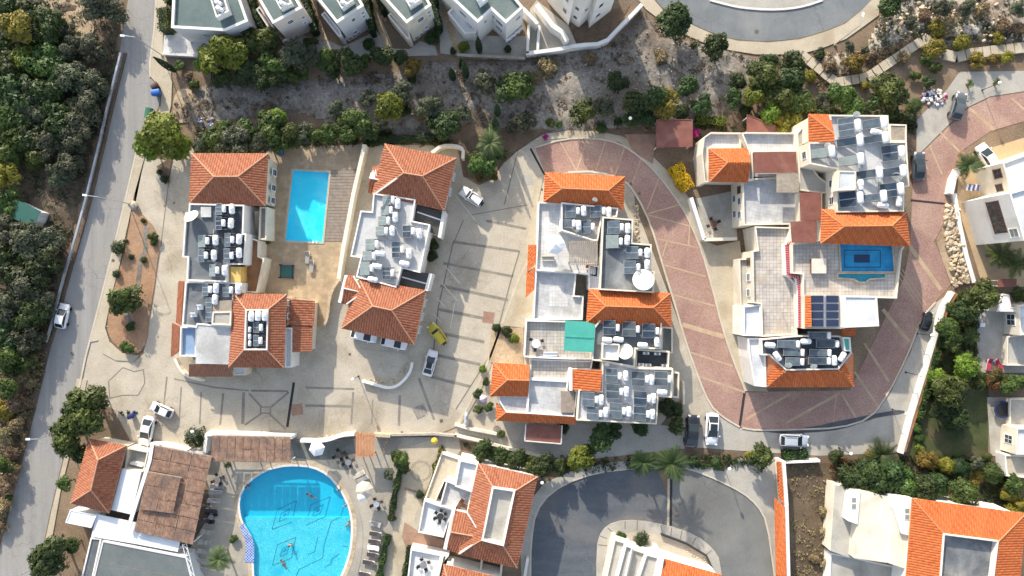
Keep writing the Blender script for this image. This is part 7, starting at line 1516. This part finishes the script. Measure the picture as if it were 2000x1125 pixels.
# ------------------------------------------------ swimmers
def swimmer_mesh(pose):
    J = {'stand': [(0,0,.0),(0,0,.28),(0,0,.47),(0,.0,.56),(0,.01,.72),(.19,0,.46),(.34,.22,.34),(.36,.44,.36),(-.19,0,.46),(-.34,.2,.34),(-.34,.42,.35),(.09,0,-.1),(.1,.04,-.5),(.1,0,-.88),(-.09,0,-.1),(-.11,.05,-.5),(-.1,-.02,-.88)],
         'swim': [(0,-.3,.0),(0,0,.03),(0,.2,.05),(0,.3,.09),(0,.42,.14),(.19,.18,.03),(.3,.42,.02),(.26,.68,.04),(-.19,.18,.03),(-.42,.1,-.02),(-.5,-.14,0),(.09,-.38,-.02),(.13,-.78,-.06),(.12,-1.15,-.02),(-.09,-.38,-.02),(-.16,-.75,-.1),(-.14,-1.1,-.14)]}[pose]
    rad = [.14,.135,.14,.055,.115,.065,.05,.035,.065,.05,.035,.085,.06,.04,.085,.06,.04]
    Ed = [(0,1),(1,2),(2,3),(3,4),(2,5),(5,6),(6,7),(2,8),(8,9),(9,10),(0,11),(11,12),(12,13),(0,14),(14,15),(15,16)]
    me = bpy.data.meshes.new('body_cage'); me.from_pydata(J, Ed, []); o = bpy.data.objects.new('body_cage', me); C.objects.link(o)
    mo = o.modifiers.new('skin', 'SKIN')
    for i, v in enumerate(me.skin_vertices[0].data): v.radius = (rad[i], rad[i]); v.use_root = (i == 0)
    sb_ = o.modifiers.new('sub', 'SUBSURF'); sb_.levels = 1; sb_.render_levels = 1
    dg = bpy.context.evaluated_depsgraph_get(); nm = bpy.data.meshes.new_from_object(o.evaluated_get(dg)); bpy.data.objects.remove(o); nm.materials.clear(); nm.materials.append(M['skin']); nm.name = 'body'
    nm.polygons.foreach_set('use_smooth', [True]*len(nm.polygons)); return nm, J
SW = {k: swimmer_mesh(k) for k in ('stand', 'swim')}
for x, y, k, a, m_, lab in ((604,968,'swim',60,'swim_dark','person swimming above the right mosaic diamond in the big pool'),(663,955,'stand',40,'swim_red','person in red at the upper right rim of the big pool'),(676,986,'stand',60,'swim_dark','person standing at the right rim of the big pool, upper one'),(680,1024,'swim',150,'swim_dark','person floating at the right rim of the big pool, lower one'),(567,1064,'stand',0,'swim_dark','person standing beside the lower mosaic diamond'),(551,1099,'swim',30,'swim_red','person swimming near the bottom of the big pool'),(483,950,'stand',-60,'swim_dark','person at the upper left rim of the big pool')):
    c = W(x, y); r = root('person', (c[0], c[1], -.22), lab, 'person', 'swimmers in the big pool'); r.rotation_euler.z = R(a); nm, J = SW[k]; ob('body', nm, r, True); h = J[4]
    MB().lathe([(.02,.16),(.08,.135),(.115,.06),(.12,-.02),(.09,-.08)][::-1], 10, (h[0], h[1]-.015, h[2]+.01)).build('hair', 'hair', r, True, local=True)
    p = J[0]; MB().lathe([(.10,-.1),(.165,-.06),(.165,.08),(.12,.12)], 10, p).build('swimwear', m_, r, True, local=True)
# ------------------------------------------------ labels for the roof equipment
ROOFN = {'A': 'the left block upper roof', 'A2': 'the left block lower roof', 'A3': 'the left block roof well', 'B': 'the angled block roof', 'C': 'the middle block sunken roof', 'C2': 'the middle block right roof', 'D': 'the roof right of the teal awning', 'D2': 'the crowded lower middle roof', 'E': 'the stepped block high roof', 'E2': 'the dark polygonal roof'}
for k, L in HEAT.items():
    L.sort(key=lambda a: (a[0], a[1]))
    for i, it in enumerate(L): it[4]['label'] = 'solar water heater%s, %s from the top on %s' % (' row without cylinder' if not it[3] else '', ORD[i], ROOFN[k])
for k, L in TANK.items():
    L.sort(key=lambda a: (a[0], a[1]))
    for i, it in enumerate(L): it[3]['label'] = 'white water tank, %s from the top on %s' % (ORD[i], ROOFN.get(k, 'the roof of '+k))
